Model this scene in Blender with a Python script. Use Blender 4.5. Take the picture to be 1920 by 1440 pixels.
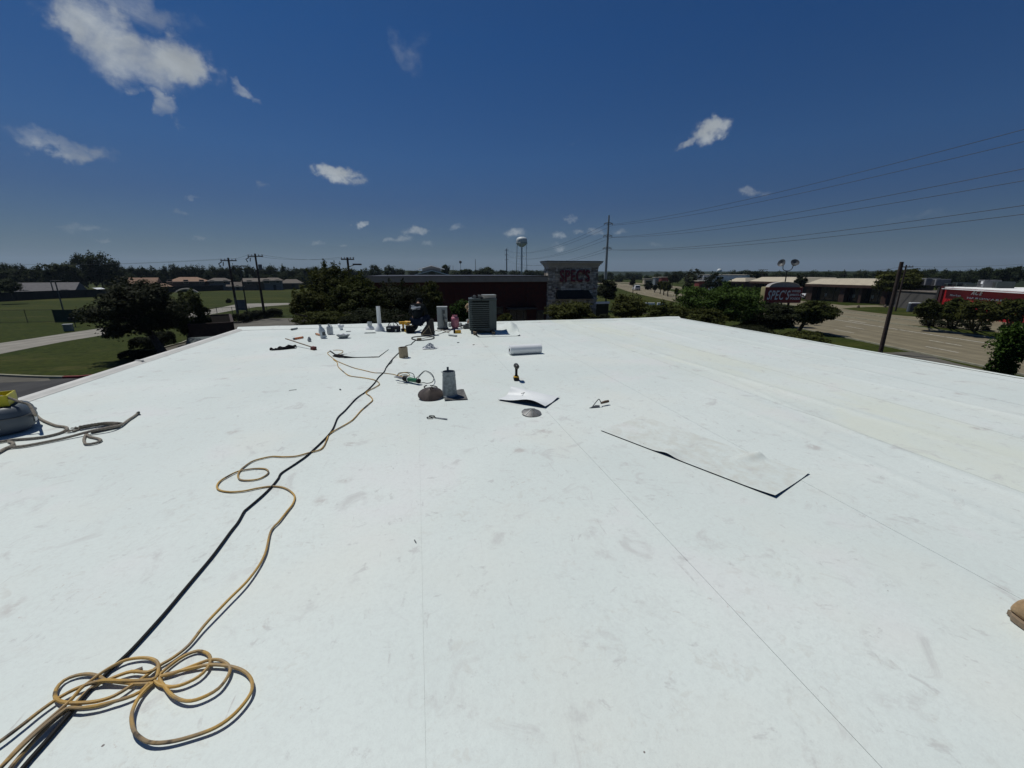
import bpy, bmesh, math, random
import numpy as np
from mathutils import Vector, Matrix, Quaternion
from mathutils import noise as mnoise
random.seed(4)
S = bpy.context.scene
for o in list(bpy.data.objects): bpy.data.objects.remove(o)
ROOF = 5.35
CAMZ = 7.0
YAW = math.radians(12.7)
# ---------------------------------------------------------------- camera
cd = bpy.data.cameras.new('camera'); cam = bpy.data.objects.new('camera', cd); S.collection.objects.link(cam)
cd.sensor_width = 36; cd.lens = 14.4375; cd.clip_end = 20000; cd.clip_start = 0.05
cam.location = (0, 0, CAMZ); cam.rotation_euler = (math.radians(90-15.2), 0, -YAW)
S.camera = cam
# ---------------------------------------------------------------- light
SUN_EL, SUN_AZ = math.radians(65), math.radians(-40)      # azimuth clockwise from +Y
sd = Vector((math.sin(SUN_AZ)*math.cos(SUN_EL), math.cos(SUN_AZ)*math.cos(SUN_EL), math.sin(SUN_EL)))
L = bpy.data.lights.new('sun', 'SUN'); L.energy = 3.3; L.angle = math.radians(0.5); L.color = (1.0, 0.98, 0.935)
sun = bpy.data.objects.new('sun', L); S.collection.objects.link(sun); sun.rotation_euler = sd.to_track_quat('Z', 'Y').to_euler()
S.view_settings.view_transform = 'Standard'; S.view_settings.look = 'None'; S.view_settings.exposure = 0.0; S.view_settings.gamma = 1.0
S.view_settings.use_curve_mapping = False
w = bpy.data.worlds.new('World'); S.world = w; w.use_nodes = True
nt = w.node_tree; nt.nodes.clear()
def N(t, **k):
    n = nt.nodes.new(t)
    for a, b in k.items(): setattr(n, a, b)
    return n
def sock(s, v):
    if isinstance(v, bpy.types.NodeSocket): s.id_data.links.new(v, s)
    elif v is not None: s.default_value = v
def math_(op, a, b=None, c=None, clamp=False):
    n = nt.nodes.new('ShaderNodeMath'); n.operation = op; n.use_clamp = clamp
    sock(n.inputs[0], a)
    if b is not None: sock(n.inputs[1], b)
    if c is not None: sock(n.inputs[2], c)
    return n.outputs[0]
def vmath(op, a, b=None, out=0):
    n = nt.nodes.new('ShaderNodeVectorMath'); n.operation = op; sock(n.inputs[0], a)
    if b is not None: sock(n.inputs[1], b)
    return n.outputs[out]
def mixc(f, a, b, bt='MIX'):
    n = nt.nodes.new('ShaderNodeMix'); n.data_type = 'RGBA'; n.blend_type = bt
    sock(n.inputs[0], f); sock(n.inputs[6], a); sock(n.inputs[7], b); return n.outputs[2]
def maprange(v, a, b, c=0.0, d=1.0, smooth=True):
    n = nt.nodes.new('ShaderNodeMapRange'); n.interpolation_type = 'SMOOTHSTEP' if smooth else 'LINEAR'
    sock(n.inputs[0], v); n.inputs[1].default_value = a; n.inputs[2].default_value = b; n.inputs[3].default_value = c; n.inputs[4].default_value = d
    return n.outputs[0]
def noise_(vec, scale, detail=3, rough=.5, dist=0.0, col=False):
    n = nt.nodes.new('ShaderNodeTexNoise'); n.inputs['Scale'].default_value = scale; n.inputs['Detail'].default_value = detail
    n.inputs['Roughness'].default_value = rough; n.inputs['Distortion'].default_value = dist
    if vec is not None: sock(n.inputs['Vector'], vec)
    return n.outputs['Color' if col else 'Fac']
sky = N('ShaderNodeTexSky', sky_type='NISHITA', sun_disc=False, sun_elevation=SUN_EL, sun_rotation=SUN_AZ, altitude=100, air_density=1.0, dust_density=0.6, ozone_density=3.0)
geo = N('ShaderNodeTexCoord'); dirv = geo.outputs['Generated']
sep = N('ShaderNodeSeparateXYZ'); nt.links.new(dirv, sep.inputs[0])
elev = maprange(sep.outputs[2], 0.0, 1.0, 0, 1, False)
grade = nt.nodes.new('ShaderNodeValToRGB'); sock(grade.inputs[0], elev)
cr = grade.color_ramp
GR = [(0.0, (.210,.280,.39)), (.05, (.178,.245,.342)), (.14, (.135,.232,.395)), (.23, (.128,.282,.480)), (.42, (.080,.278,.520)), (1.0, (.130,.265,.430))]
cr.elements[0].color = (*GR[0][1], 1); cr.elements[1].color = (*GR[-1][1], 1)
for p, c in GR[1:-1]: cr.elements.new(p).color = (*c, 1)
skyc = mixc(1.0, sky.outputs[0], grade.outputs[0], 'MULTIPLY')
CLOUDS = [([-0.4266, 0.8403, 0.3347], [7.4354, 5.6352, -6.0614], -0.4652, [9.3393, -1.4282, 14.277], -0.4055, 1, 1), ([-0.3586, 0.8752, 0.3246], [15.8864, 10.1364, -11.0555], -0.414, [9.6227, -3.8511, 19.7539], -0.4093, 1, 1), ([-0.4728, 0.8108, 0.345], [25.807, 20.9779, -14.9668], -0.3554, [8.9329, -8.4016, 30.8533], -0.3911, 0.9, 1), ([-0.4008, 0.8769, 0.2655], [20.2299, 12.5852, -12.8394], -0.4807, [27.9583, -6.7895, 63.5708], -0.2794, 0.85, 1), ([-0.3859, 0.8397, 0.3819], [10.5588, 6.9566, -5.9799], -0.5172, [11.4627, -14.9, 44.7667], 0.1617, 0.55, 1), ([-0.2755, 0.9105, 0.3084], [30.8716, 18.2586, -27.893], -0.4828, [65.7659, -9.6822, 86.131], -0.3716, 0.6, 0), ([-0.5096, 0.8393, 0.1893], [12.8352, 8.4806, -5.6766], -0.4975, [12.6525, -6.4895, 62.6328], -0.0408, 0.75, 1), ([-0.1369, 0.9717, 0.1924], [20.3783, 3.9756, -8.0856], -0.4815, [13.3706, -9.4875, 55.9223], -0.2891, 1, 0), ([-0.1635, 0.9663, 0.1988], [43.8751, 9.5819, -12.7698], -0.4517, [8.4488, -12.6882, 66.7243], -0.3751, 0.9, 0), ([-0.0002, 0.916, 0.4012], [29.8119, 3.0514, -8.0533], -0.4414, [2.218, -17.7002, 39.5197], -0.3596, 0.32, 1), ([0.5646, 0.7828, 0.2616], [19.2075, -19.0462, 13.2897], -0.5883, [-18.0573, -2.6957, 44.4077], -0.6909, 1, 0), ([0.5368, 0.8065, 0.2479], [26.2434, -26.817, 28.2619], -0.5342, [-67.493, 12.857, 101.5495], -0.6825, 0.7, 0), ([0.6489, 0.7453, 0.153], [25.5334, -24.3985, 6.9354], -0.5556, [-11.461, -14.8686, 115.3002], -0.8731, 0.5, 0), ([0.8263, 0.556, 0.0903], [11.5802, -19.0912, 5.3537], -0.563, [-7.0874, -4.2047, 80.1092], -0.956, 0.2, 0), ([-0.5244, 0.8486, 0.0695], [26.94, 16.6596, -7.3676], -0.5011, [5.7268, -8.7942, 151.0067], 0.0235, 0.5, 0), ([-0.1116, 0.9889, 0.0981], [61.0927, 6.9695, -5.6686], -0.4829, [-3.5341, -16.1845, 155.5875], -0.3467, 0.75, 0), ([-0.2855, 0.9447, 0.1614], [78.9996, 30.1093, -39.3691], -0.4635, [47.1871, -9.3874, 135.9003], -0.3985, 0.4, 0), ([-0.3862, 0.9127, 0.1338], [107.0895, 47.6303, -19.1806], -0.4497, [-6.7436, -30.7468, 187.9726], -0.3153, 0.4, 0), ([-0.4136, 0.9044, 0.105], [69.0218, 34.1055, -26.4323], -0.4763, [36.4793, -4.0846, 175.6838], -0.3372, 0.35, 0), ([-0.0421, 0.9965, 0.0717], [33.2582, 0.827, 1.1278], -0.4942, [-17.7277, -11.822, 149.7162], -0.308, 0.65, 0), ([0.005, 0.9962, 0.087], [29.4106, -0.6727, 0.328], -0.4949, [-11.9814, -12.3169, 137.9085], -0.3291, 0.7, 0), ([0.026, 0.9976, 0.0649], [60.2652, -1.8492, -3.2733], -0.4907, [-2.571, -11.7506, 175.5026], -0.4047, 0.55, 0), ([0.2249, 0.9704, 0.0879], [36.1831, -8.6522, -2.7451], -0.4987, [4.2217, -10.2686, 96.9204], -0.4912, 0.7, 0), ([0.3425, 0.9326, 0.114], [52.6815, -20.1456, 1.9944], -0.5142, [-3.0498, -13.1859, 112.179], -0.5531, 0.55, 0), ([0.3188, 0.9446, 0.0784], [39.0923, -13.8269, 1.1515], -0.5068, [-2.3521, -10.1452, 124.7265], -0.5565, 0.6, 0), ([0.3142, 0.9478, 0.0554], [48.5296, -16.7014, 1.3608], -0.5073, [-1.6804, -7.1921, 122.863], -0.5396, 0.55, 0), ([0.3982, 0.913, 0.0886], [51.9487, -23.5089, 2.943], -0.5169, [-2.9679, -12.6454, 136.9976], -0.5866, 0.65, 0), ([0.3635, 0.9276, 0.0858], [86.7289, -34.896, 3.8855], -0.5147, [-3.9627, -17.1868, 196.0398], -0.5598, 0.5, 0), ([0.4467, 0.8905, 0.0865], [55.5469, -28.853, 4.1461], -0.521, [-3.5002, -14.8321, 163.6256], -0.6207, 0.6, 0), ([0.0938, 0.9905, 0.1007], [55.5183, -5.5488, -2.0289], -0.4936, [-4.0294, -18.1061, 177.6011], -0.4234, 0.45, 0), ([-0.2004, 0.9781, 0.0561], [73.3514, 15.3018, -13.5127], -0.487, [13.6387, -10.854, 232.6649], -0.306, 0.45, 0), ([-0.1536, 0.9867, 0.0529], [102.8124, 16.0806, -10.5506], -0.4795, [-2.8212, -13.1313, 229.8882], -0.3717, 0.45, 0), ([-0.3933, 0.9173, 0.062], [94.7338, 41.8381, -25.9175], -0.4837, [29.2771, -7.8532, 297.279], -0.2768, 0.45, 0), ([0.3386, 0.9053, 0.2564], [70.5705, -27.7834, 2.8805], -0.5169, [-12.0675, -53.1662, 201.2561], -0.6081, 0.25, 0), ([0.5177, 0.8536, 0.0572], [59.3916, -37.036, 6.105], -0.5183, [-4.3886, -18.3866, 301.2481], -0.7372, 0.35, 0), ([-0.5081, 0.8596, 0.0541], [88.0167, 52.9254, -23.4216], -0.4882, [14.4536, -12.6804, 333.9149], -0.1823, 0.4, 0)]
warp = vmath('SUBTRACT', noise_(dirv, 9, 6, .6, 0, True), (.5, .5, .5))
nbig = noise_(vmath('MULTIPLY', dirv, (1, 1, 1.6)), 11, 9, .62, .4)
nsml = noise_(vmath('MULTIPLY', dirv, (1, 1, 1.5)), 38, 8, .6, .3)
tot = None
warp2 = vmath('SUBTRACT', noise_(dirv, 34, 6, .65, 0, True), (.5, .5, .5))
wbig = vmath('ADD', dirv, vmath('MULTIPLY', warp, (.20, .20, .16)))
wsml = vmath('ADD', vmath('ADD', dirv, vmath('MULTIPLY', warp, (.03, .03, .02))), vmath('MULTIPLY', warp2, (.06, .06, .035)))
for c, A, ao, B, bo, op, big in CLOUDS:
    dv = wbig if big else wsml
    s = math_('SUBTRACT', vmath('DOT_PRODUCT', dv, tuple(A), 1), ao); t = math_('SUBTRACT', vmath('DOT_PRODUCT', dv, tuple(B), 1), bo)
    r2 = math_('ADD', math_('MULTIPLY', s, s), math_('MULTIPLY', t, t))
    facing = math_('GREATER_THAN', vmath('DOT_PRODUCT', dirv, tuple(c), 1), 0.5)
    k = math_('MULTIPLY', maprange(r2, 1.7, 0.0, 0, 1), facing)
    k = math_('MULTIPLY', k, op)
    k = math_('MULTIPLY', k, maprange(math_('ADD', nbig if big else nsml, math_('MULTIPLY', k, .42 if big else .40)), .48 if big else .46, 1.0 if big else .94))
    tot = k if tot is None else math_('MAXIMUM', tot, k)
cshade = maprange(noise_(dirv, 16, 5, .5), .3, .7, .78, 1.05)
ccol = vmath('MULTIPLY', (5.3, 5.8, 6.2), cshade)
skyc = mixc(math_('MULTIPLY', tot, .95), skyc, ccol)
bg = N('ShaderNodeBackground'); bg.inputs[1].default_value = 0.075; nt.links.new(skyc, bg.inputs[0])
wo = N('ShaderNodeOutputWorld'); nt.links.new(bg.outputs[0], wo.inputs[0])
S.render.engine = 'CYCLES'; S.cycles.max_bounces = 6; S.cycles.transparent_max_bounces = 8

# ---------------------------------------------------------------- helpers
COL = S.collection
def tag(o, label=None, cat=None, group=None, kind=None):
    if label: o['label'] = label
    if cat: o['category'] = cat
    if group: o['group'] = group
    if kind: o['kind'] = kind
    return o
def thing(name, label, cat, loc=(0, 0, 0), rz=0, group=None):
    o = bpy.data.objects.new(name, None); COL.objects.link(o); o.location = loc; o.rotation_euler = (0, 0, rz); o.empty_display_size = .1
    return tag(o, label, cat, group)
class MB:
    def __init__(s): s.v = []; s.f = []; s.m = []; s.cur = 0
    def add(s, vs, fs):
        b = len(s.v); s.v += [tuple(p) for p in vs]; s.f += [tuple(b+i for i in f) for f in fs]; s.m += [s.cur]*len(fs); return s
    def mat(s, i): s.cur = i; return s
    def box(s, c, d, rz=0, rot=None, taper=1.0):
        x, y, z = d[0]/2, d[1]/2, d[2]/2
        P = [(-x,-y,-z),(x,-y,-z),(x,y,-z),(-x,y,-z),(-x*taper,-y*taper,z),(x*taper,-y*taper,z),(x*taper,y*taper,z),(-x*taper,y*taper,z)]
        M = rot if rot is not None else Matrix.Rotation(rz, 3, 'Z')
        return s.add([Vector(c)+M@Vector(p) for p in P], [(0,3,2,1),(4,5,6,7),(0,1,5,4),(1,2,6,5),(2,3,7,6),(3,0,4,7)])
    def bbox(s, c, d, bev=.01, rz=0, rot=None):      # bevelled box
        bm = bmesh.new(); bmesh.ops.create_cube(bm, size=1)
        bmesh.ops.scale(bm, vec=d, verts=bm.verts); bmesh.ops.bevel(bm, geom=bm.edges[:], offset=bev, segments=2, affect='EDGES', profile=.6)
        M = rot if rot is not None else Matrix.Rotation(rz, 3, 'Z')
        bm.verts.index_update(); vs = [Vector(c)+M@v.co for v in bm.verts]; fs = [[v.index for v in f.verts] for f in bm.faces]; bm.free()
        return s.add(vs, fs)
    def cyl(s, p0, p1, r0, r1=None, n=12, cap=True):
        r1 = r0 if r1 is None else r1; p0, p1 = Vector(p0), Vector(p1); a = (p1-p0).normalized()
        u = a.orthogonal().normalized(); v = a.cross(u); vs = []
        for p, r in ((p0, r0), (p1, r1)):
            for i in range(n): t = 2*math.pi*i/n; vs.append(p+u*math.cos(t)*r+v*math.sin(t)*r)
        fs = [(i, (i+1) % n, n+(i+1) % n, n+i) for i in range(n)]
        if cap: fs += [tuple(range(n))[::-1], tuple(range(n, 2*n))]
        return s.add(vs, fs)
    def lathe(s, prof, c=(0, 0, 0), n=24, rot=None):
        vs = []; fs = []; M = rot if rot is not None else Matrix.Identity(3)
        for r, z in prof:
            for i in range(n): t = 2*math.pi*i/n; vs.append(Vector(c)+M@Vector((r*math.cos(t), r*math.sin(t), z)))
        for j in range(len(prof)-1):
            for i in range(n): fs.append((j*n+i, j*n+(i+1) % n, (j+1)*n+(i+1) % n, (j+1)*n+i))
        return s.add(vs, fs)
    def tube(s, pts, r, n=8, closed=False):
        pts = [Vector(p) for p in pts]; k = len(pts); rs = r if isinstance(r, (list, tuple)) else [r]*k
        u = None; vs = []; fs = []
        for i, p in enumerate(pts):
            t = (pts[(i+1) % k if closed else min(i+1, k-1)]-pts[(i-1) % k if closed else max(i-1, 0)])
            if t.length < 1e-9: t = Vector((1, 0, 0))
            t.normalize()
            if u is None: u = t.cross(Vector((0, 0, 1))); u = u.normalized() if u.length > 1e-3 else t.orthogonal().normalized()
            u = (u-t*u.dot(t)); u = u.normalized() if u.length > 1e-6 else t.orthogonal().normalized()
            q = t.cross(u)
            for j in range(n): a = 2*math.pi*j/n; vs.append(p+u*math.cos(a)*rs[i]+q*math.sin(a)*rs[i])
        for i in range(k if closed else k-1):
            i2 = (i+1) % k
            for j in range(n): fs.append((i*n+j, i*n+(j+1) % n, i2*n+(j+1) % n, i2*n+j))
        if not closed: fs += [tuple(range(n))[::-1], tuple((k-1)*n+j for j in range(n))]
        return s.add(vs, fs)
    def quad(s, *p): return s.add(p, [tuple(range(len(p)))])
    def grid(s, f, nx, ny):
        vs = [f(i/nx, j/ny) for j in range(ny+1) for i in range(nx+1)]
        return s.add(vs, [(j*(nx+1)+i, j*(nx+1)+i+1, (j+1)*(nx+1)+i+1, (j+1)*(nx+1)+i) for j in range(ny) for i in range(nx)])
    def solid(s, f, nx, ny, th):                      # a sheet with thickness
        top = [Vector(f(i/nx, j/ny)) for j in range(ny+1) for i in range(nx+1)]; n = len(top)
        q = lambda i, j: j*(nx+1)+i
        F = [(q(i,j), q(i+1,j), q(i+1,j+1), q(i,j+1)) for j in range(ny) for i in range(nx)]
        B = [tuple(n+k for k in reversed(t)) for t in F]
        ring = [q(i,0) for i in range(nx+1)]+[q(nx,j) for j in range(1,ny+1)]+[q(i,ny) for i in range(nx-1,-1,-1)]+[q(0,j) for j in range(ny-1,0,-1)]
        E = [(ring[k], n+ring[k], n+ring[(k+1) % len(ring)], ring[(k+1) % len(ring)]) for k in range(len(ring))]
        b0 = len(s.f); s.add(top+[v-Vector((0,0,th)) for v in top], F+B+E); return b0, len(F), len(B), len(E)
    def build(s, name, mats, parent=None, smooth=False, loc=None):
        me = bpy.data.meshes.new(name); me.from_pydata(s.v, [], s.f); mats = mats if isinstance(mats, (list, tuple)) else [mats]
        for m in mats: me.materials.append(m)
        me.polygons.foreach_set('material_index', s.m)
        if smooth: me.polygons.foreach_set('use_smooth', [True]*len(s.f)); 
        me.update()
        if smooth:
            try: me.set_sharp_from_angle(angle=math.radians(40))
            except Exception: pass
        o = bpy.data.objects.new(name, me); COL.objects.link(o)
        if parent: o.parent = parent
        if loc: o.location = loc
        return o
def copy_tree(o, parent=None):
    c = o.copy(); COL.objects.link(c)
    if parent: c.parent = parent
    for ch in o.children: copy_tree(ch, c)
    return c
def spline(pts, step=.02, closed=False):
    P = [Vector(p) for p in pts]; out = []; k = len(P)
    for i in range(k if closed else k-1):
        a, b, c, d = (P[(i-1) % k] if closed else P[max(i-1, 0)]), P[i], P[(i+1) % k], (P[(i+2) % k] if closed else P[min(i+2, k-1)])
        n = max(2, int((c-b).length/step))
        for j in range(n):
            t = j/n; out.append(.5*((2*b)+(c-a)*t+(2*a-5*b+4*c-d)*t*t+(3*b-3*c+d-a)*t**3))
    if not closed: out.append(P[-1])
    return out
MATS = {}
def mat(name, col, rough=.7, var=.15, scale=4.0, bump=0.0, bscale=None, metal=0.0, spec=.4, detail=4, tint=None, sub=0, rand=0.0, stretch=None):
    global nt
    if name in MATS: return MATS[name]
    m = bpy.data.materials.new(name); m.use_nodes = True; old = nt; nt = m.node_tree; b = nt.nodes['Principled BSDF']
    tc = nt.nodes.new('ShaderNodeTexCoord').outputs['Object']
    if stretch: tc = vmath('MULTIPLY', tc, stretch)
    f = noise_(tc, scale, detail, .6)
    lo = [c*(1-var) for c in col]; hi = [min(1, c*(1+var)) for c in (tint or col)]
    c = mixc(maprange(f, .3, .7), (*lo, 1), (*hi, 1))
    if rand:
        oi = nt.nodes.new('ShaderNodeObjectInfo').outputs['Random']; c = mixc(1.0, c, mixc(oi, (1-rand,)*3+(1,), (1+rand,)*3+(1,)), 'MULTIPLY')
    sock(b.inputs['Base Color'], c); b.inputs['Metallic'].default_value = metal; b.inputs['Specular IOR Level'].default_value = spec
    sock(b.inputs['Roughness'], maprange(f, .2, .8, max(0, rough-.1), min(1, rough+.08)))
    if bump:
        bn = nt.nodes.new('ShaderNodeBump'); bn.inputs['Strength'].default_value = bump; bn.inputs['Distance'].default_value = .02
        sock(bn.inputs['Height'], noise_(tc, bscale or scale*6, 4, .6)); sock(b.inputs['Normal'], bn.outputs[0])
    nt = old; MATS[name] = m; return m
def leafmat(name, lo, hi, scale=.8):
    global nt
    m = bpy.data.materials.new(name); m.use_nodes = True; old = nt; nt = m.node_tree; b = nt.nodes['Principled BSDF']
    at = nt.nodes.new('ShaderNodeAttribute'); at.attribute_name = 'tone'
    tc = nt.nodes.new('ShaderNodeTexCoord').outputs['Object']
    f = math_('ADD', math_('MULTIPLY', at.outputs['Fac'], .6), math_('MULTIPLY', noise_(tc, scale, 3), .4))
    c = mixc(f, (*lo, 1), (*hi, 1))
    oi = nt.nodes.new('ShaderNodeObjectInfo').outputs['Random']; c = mixc(1.0, c, mixc(oi, (.8, .85, .8, 1), (1.2, 1.12, 1.1, 1)), 'MULTIPLY')
    sock(b.inputs['Base Color'], c); b.inputs['Roughness'].default_value = .75; b.inputs['Specular IOR Level'].default_value = .08
    tr = nt.nodes.new('ShaderNodeBsdfTranslucent'); sock(tr.inputs[0], c); mx = nt.nodes.new('ShaderNodeMixShader'); mx.inputs[0].default_value = .22
    nt.links.new(b.outputs[0], mx.inputs[1]); nt.links.new(tr.outputs[0], mx.inputs[2]); nt.links.new(mx.outputs[0], nt.nodes['Material Output'].inputs[0])
    nt = old; MATS[name] = m; return m
# ---------------------------------------------------------------- materials
def roof_material(name='white_membrane', dirt=0.0):
    global nt
    m = bpy.data.materials.new(name); m.use_nodes = True; old = nt; nt = m.node_tree; b = nt.nodes['Principled BSDF']
    g = nt.nodes.new('ShaderNodeNewGeometry').outputs['Position']
    sx = nt.nodes.new('ShaderNodeSeparateXYZ'); nt.links.new(g, sx.inputs[0]); X = sx.outputs[0]
    c = mixc(maprange(noise_(g, .55, 4), .3, .7), (.612, .668, .628, 1), (.662, .712, .668, 1))
    c = mixc(math_('MULTIPLY', maprange(noise_(g, 38, 4, .7), .42, .68), .34), c, (.55, .58, .55, 1))
    c = mixc(math_('MULTIPLY', maprange(noise_(g, 150, 2, .6), .5, .7), .20), c, (.50, .52, .50, 1))
    c = mixc(math_('MULTIPLY', math_('MULTIPLY', maprange(noise_(g, 13, 6, .72, .6), .54, .66), maprange(noise_(vmath('ADD', g, (2, 8, 0)), 1.6, 4, .6), .42, .60)), .34), c, (.50, .49, .44, 1))
    c = mixc(math_('MULTIPLY', math_('MULTIPLY', maprange(noise_(vmath('ADD', g, (5, 1, 0)), 24, 5, .7, .4), .62, .70), maprange(noise_(vmath('ADD', g, (9, 2, 0)), 1.1, 3, .6), .50, .62)), .45), c, (.40, .31, .26, 1))
    if dirt: c = mixc(math_('MULTIPLY', maprange(noise_(vmath('MULTIPLY', g, (1.3, 1, 1)), 6.5, 8, .7, .2), .36, .66), dirt), c, (.53, .53, .465, 1))
    c = mixc(math_('MULTIPLY', maprange(noise_(g, 1.1, 3, .5, .5), .55, .72), .35), c, (.675, .655, .645, 1))     # pinkish dust
    c = mixc(math_('MULTIPLY', maprange(noise_(vmath('ADD', g, (7, 3, 0)), .9, 3), .5, .75), .4), c, (.66, .67, .60, 1))
    strip = math_('MULTIPLY', maprange(X, 4.45, 4.55), maprange(X, 6.1, 5.9)); strip2 = math_('MULTIPLY', maprange(X, 3.0, 4.5), maprange(X, 8.8, 6.0))
    c = mixc(math_('MULTIPLY', strip, maprange(noise_(vmath('MULTIPLY', g, (1, .45, 1)), 1.2, 4, .6, .6), .40, .62, .1, .5)), c, (.645, .668, .545, 1))
    c = mixc(math_('MULTIPLY', strip2, maprange(noise_(vmath('MULTIPLY', g, (1.4, .3, 1)), 1.0, 4), .45, .7, 0, .35)), c, (.655, .68, .585, 1))
    # smudges, foot scuffs
    c = mixc(math_('MULTIPLY', maprange(noise_(g, 3.2, 8, .68, .8), .56, .71), .72), c, (.50, .505, .48, 1))
    c = mixc(math_('MULTIPLY', maprange(noise_(vmath('ADD', g, (11, 4, 0)), 9, 7, .7, .5), .59, .69), .55), c, (.45, .45, .43, 1))
    sc = vmath('MULTIPLY', g, (7, 3.2, 1)); c = mixc(math_('MULTIPLY', math_('MULTIPLY', maprange(noise_(sc, 1.3, 5, .62, .3), .63, .74), maprange(noise_(g, 34, 5, .7), .38, .58)), .55), c, (.42, .415, .40, 1))
    # thin scratches in two directions
    rot = nt.nodes.new('ShaderNodeMapping'); nt.links.new(g, rot.inputs[0]); rot.inputs['Rotation'].default_value = (0, 0, .7); rot.inputs['Scale'].default_value = (26, 2.4, 1)
    c = mixc(math_('MULTIPLY', math_('MULTIPLY', maprange(noise_(rot.outputs[0], 1.0, 3, .6, .2), .69, .76), maprange(noise_(g, 45, 4, .7), .36, .56)), .6), c, (.45, .45, .43, 1))
    rot2 = nt.nodes.new('ShaderNodeMapping'); nt.links.new(g, rot2.inputs[0]); rot2.inputs['Rotation'].default_value = (0, 0, -.9); rot2.inputs['Scale'].default_value = (34, 3.5, 1)
    c = mixc(math_('MULTIPLY', math_('MULTIPLY', maprange(noise_(rot2.outputs[0], 1.0, 3, .6, .2), .70, .77), maprange(noise_(g, 45, 4, .7), .36, .56)), .6), c, (.42, .40, .38, 1))
    # specks of debris colour
    vo = nt.nodes.new('ShaderNodeTexVoronoi'); vo.inputs['Scale'].default_value = 5.5; nt.links.new(g, vo.inputs['Vector'])
    c = mixc(math_('MULTIPLY', maprange(vo.outputs['Distance'], .034, .02), math_('GREATER_THAN', noise_(g, 2.3, 2), .55)), c, (.16, .14, .13, 1))
    vo2 = nt.nodes.new('ShaderNodeTexVoronoi'); vo2.inputs['Scale'].default_value = 1.25; nt.links.new(vmath('ADD', g, vmath('MULTIPLY', noise_(g, 4, 3, .5, 0, True), (.22, .22, 0))), vo2.inputs['Vector'])
    c = mixc(math_('MULTIPLY', math_('MULTIPLY', maprange(vo2.outputs['Distance'], .13, .04), maprange(noise_(g, 14, 5, .7), .35, .6)), .8), c, (.46, .44, .41, 1))
    sock(b.inputs['Base Color'], c); b.inputs['Roughness'].default_value = .55; b.inputs['Specular IOR Level'].default_value = .25
    bn = nt.nodes.new('ShaderNodeBump'); bn.inputs['Strength'].default_value = .35; bn.inputs['Distance'].default_value = .012
    h = math_('ADD', math_('MULTIPLY', noise_(g, 70, 4, .7), .22), math_('ADD', noise_(g, 7, 5, .6), math_('MULTIPLY', noise_(vmath('MULTIPLY', g, (1, .5, 1)), 2.2, 2), .9)))
    sock(bn.inputs['Height'], h); sock(b.inputs['Normal'], bn.outputs[0]); nt = old; return m
M_ROOF = roof_material(); M_ROOFD = roof_material('stained_membrane', .6); M_ROOFN = mat('new_membrane', (.70, .725, .715), .5, .03, 3)
M_UNDER = mat('black_membrane_underside', (.010, .010, .011), .9, .2, 8, spec=.04)
M_GRIME = mat('seam_grime', (.36, .36, .34), .9, .3, 3)
M_COPING = mat('cream_coping', (.60, .59, .54), .5, .06, 2)
M_WHITE = mat('white_plastic', (.74, .75, .75), .45, .05, 6)
M_CARD = mat('cardboard', (.36, .29, .19), .85, .15, 20)
M_GALV = mat('galvanised_steel', (.235, .26, .265), .55, .30, 22, metal=.35, detail=8, bump=.1)
M_RUST = mat('brown_rusted_metal', (.056, .044, .038), .6, .4, 9, metal=.3)
M_DGREY = mat('dark_grey_metal', (.075, .08, .082), .5, .15, 10)
M_BLACK = mat('black_rubber', (.010, .010, .010), .65, .2, 10, spec=.2)
M_YEL = mat('yellow_plastic', (.62, .35, .03), .45, .15, 10)
M_PINK = mat('pink_paint', (.48, .175, .225), .4, .06, 6)
M_GREEN = mat('green_plastic', (.012, .12, .05), .4, .15, 10)
M_STEEL = mat('bare_steel', (.34, .34, .34), .35, .2, 20, metal=.7)
M_WOOD = mat('weathered_wood', (.20, .15, .10), .85, .3, 12)
M_ROPE = mat('dirty_rope', (.27, .24, .195), .95, .3, 60, bump=.6, bscale=260)
M_ACG = mat('grey_green_cabinet', (.045, .060, .058), .5, .1, 4)
M_ACL = mat('light_grey_cabinet', (.36, .38, .37), .55, .08, 4)
M_SKIN = mat('skin', (.30, .16, .10), .55, .08, 10)
M_SHIRT = mat('black_cotton', (.008, .011, .013), .95, .3, 12, bump=.4, bscale=20, spec=.06)
M_JEAN = mat('dark_denim', (.014, .019, .034), .95, .3, 16, bump=.3, spec=.08)
M_BOOT = mat('brown_leather', (.10, .065, .04), .6, .3, 14)
M_TAN = mat('tan_leather', (.36, .235, .12), .6, .25, 9, bump=.3, bscale=60)
M_KHAKI = mat('tan_cloth', (.33, .235, .14), .9, .2, 8, bump=.4, bscale=20)
M_GRASS = None
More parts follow.
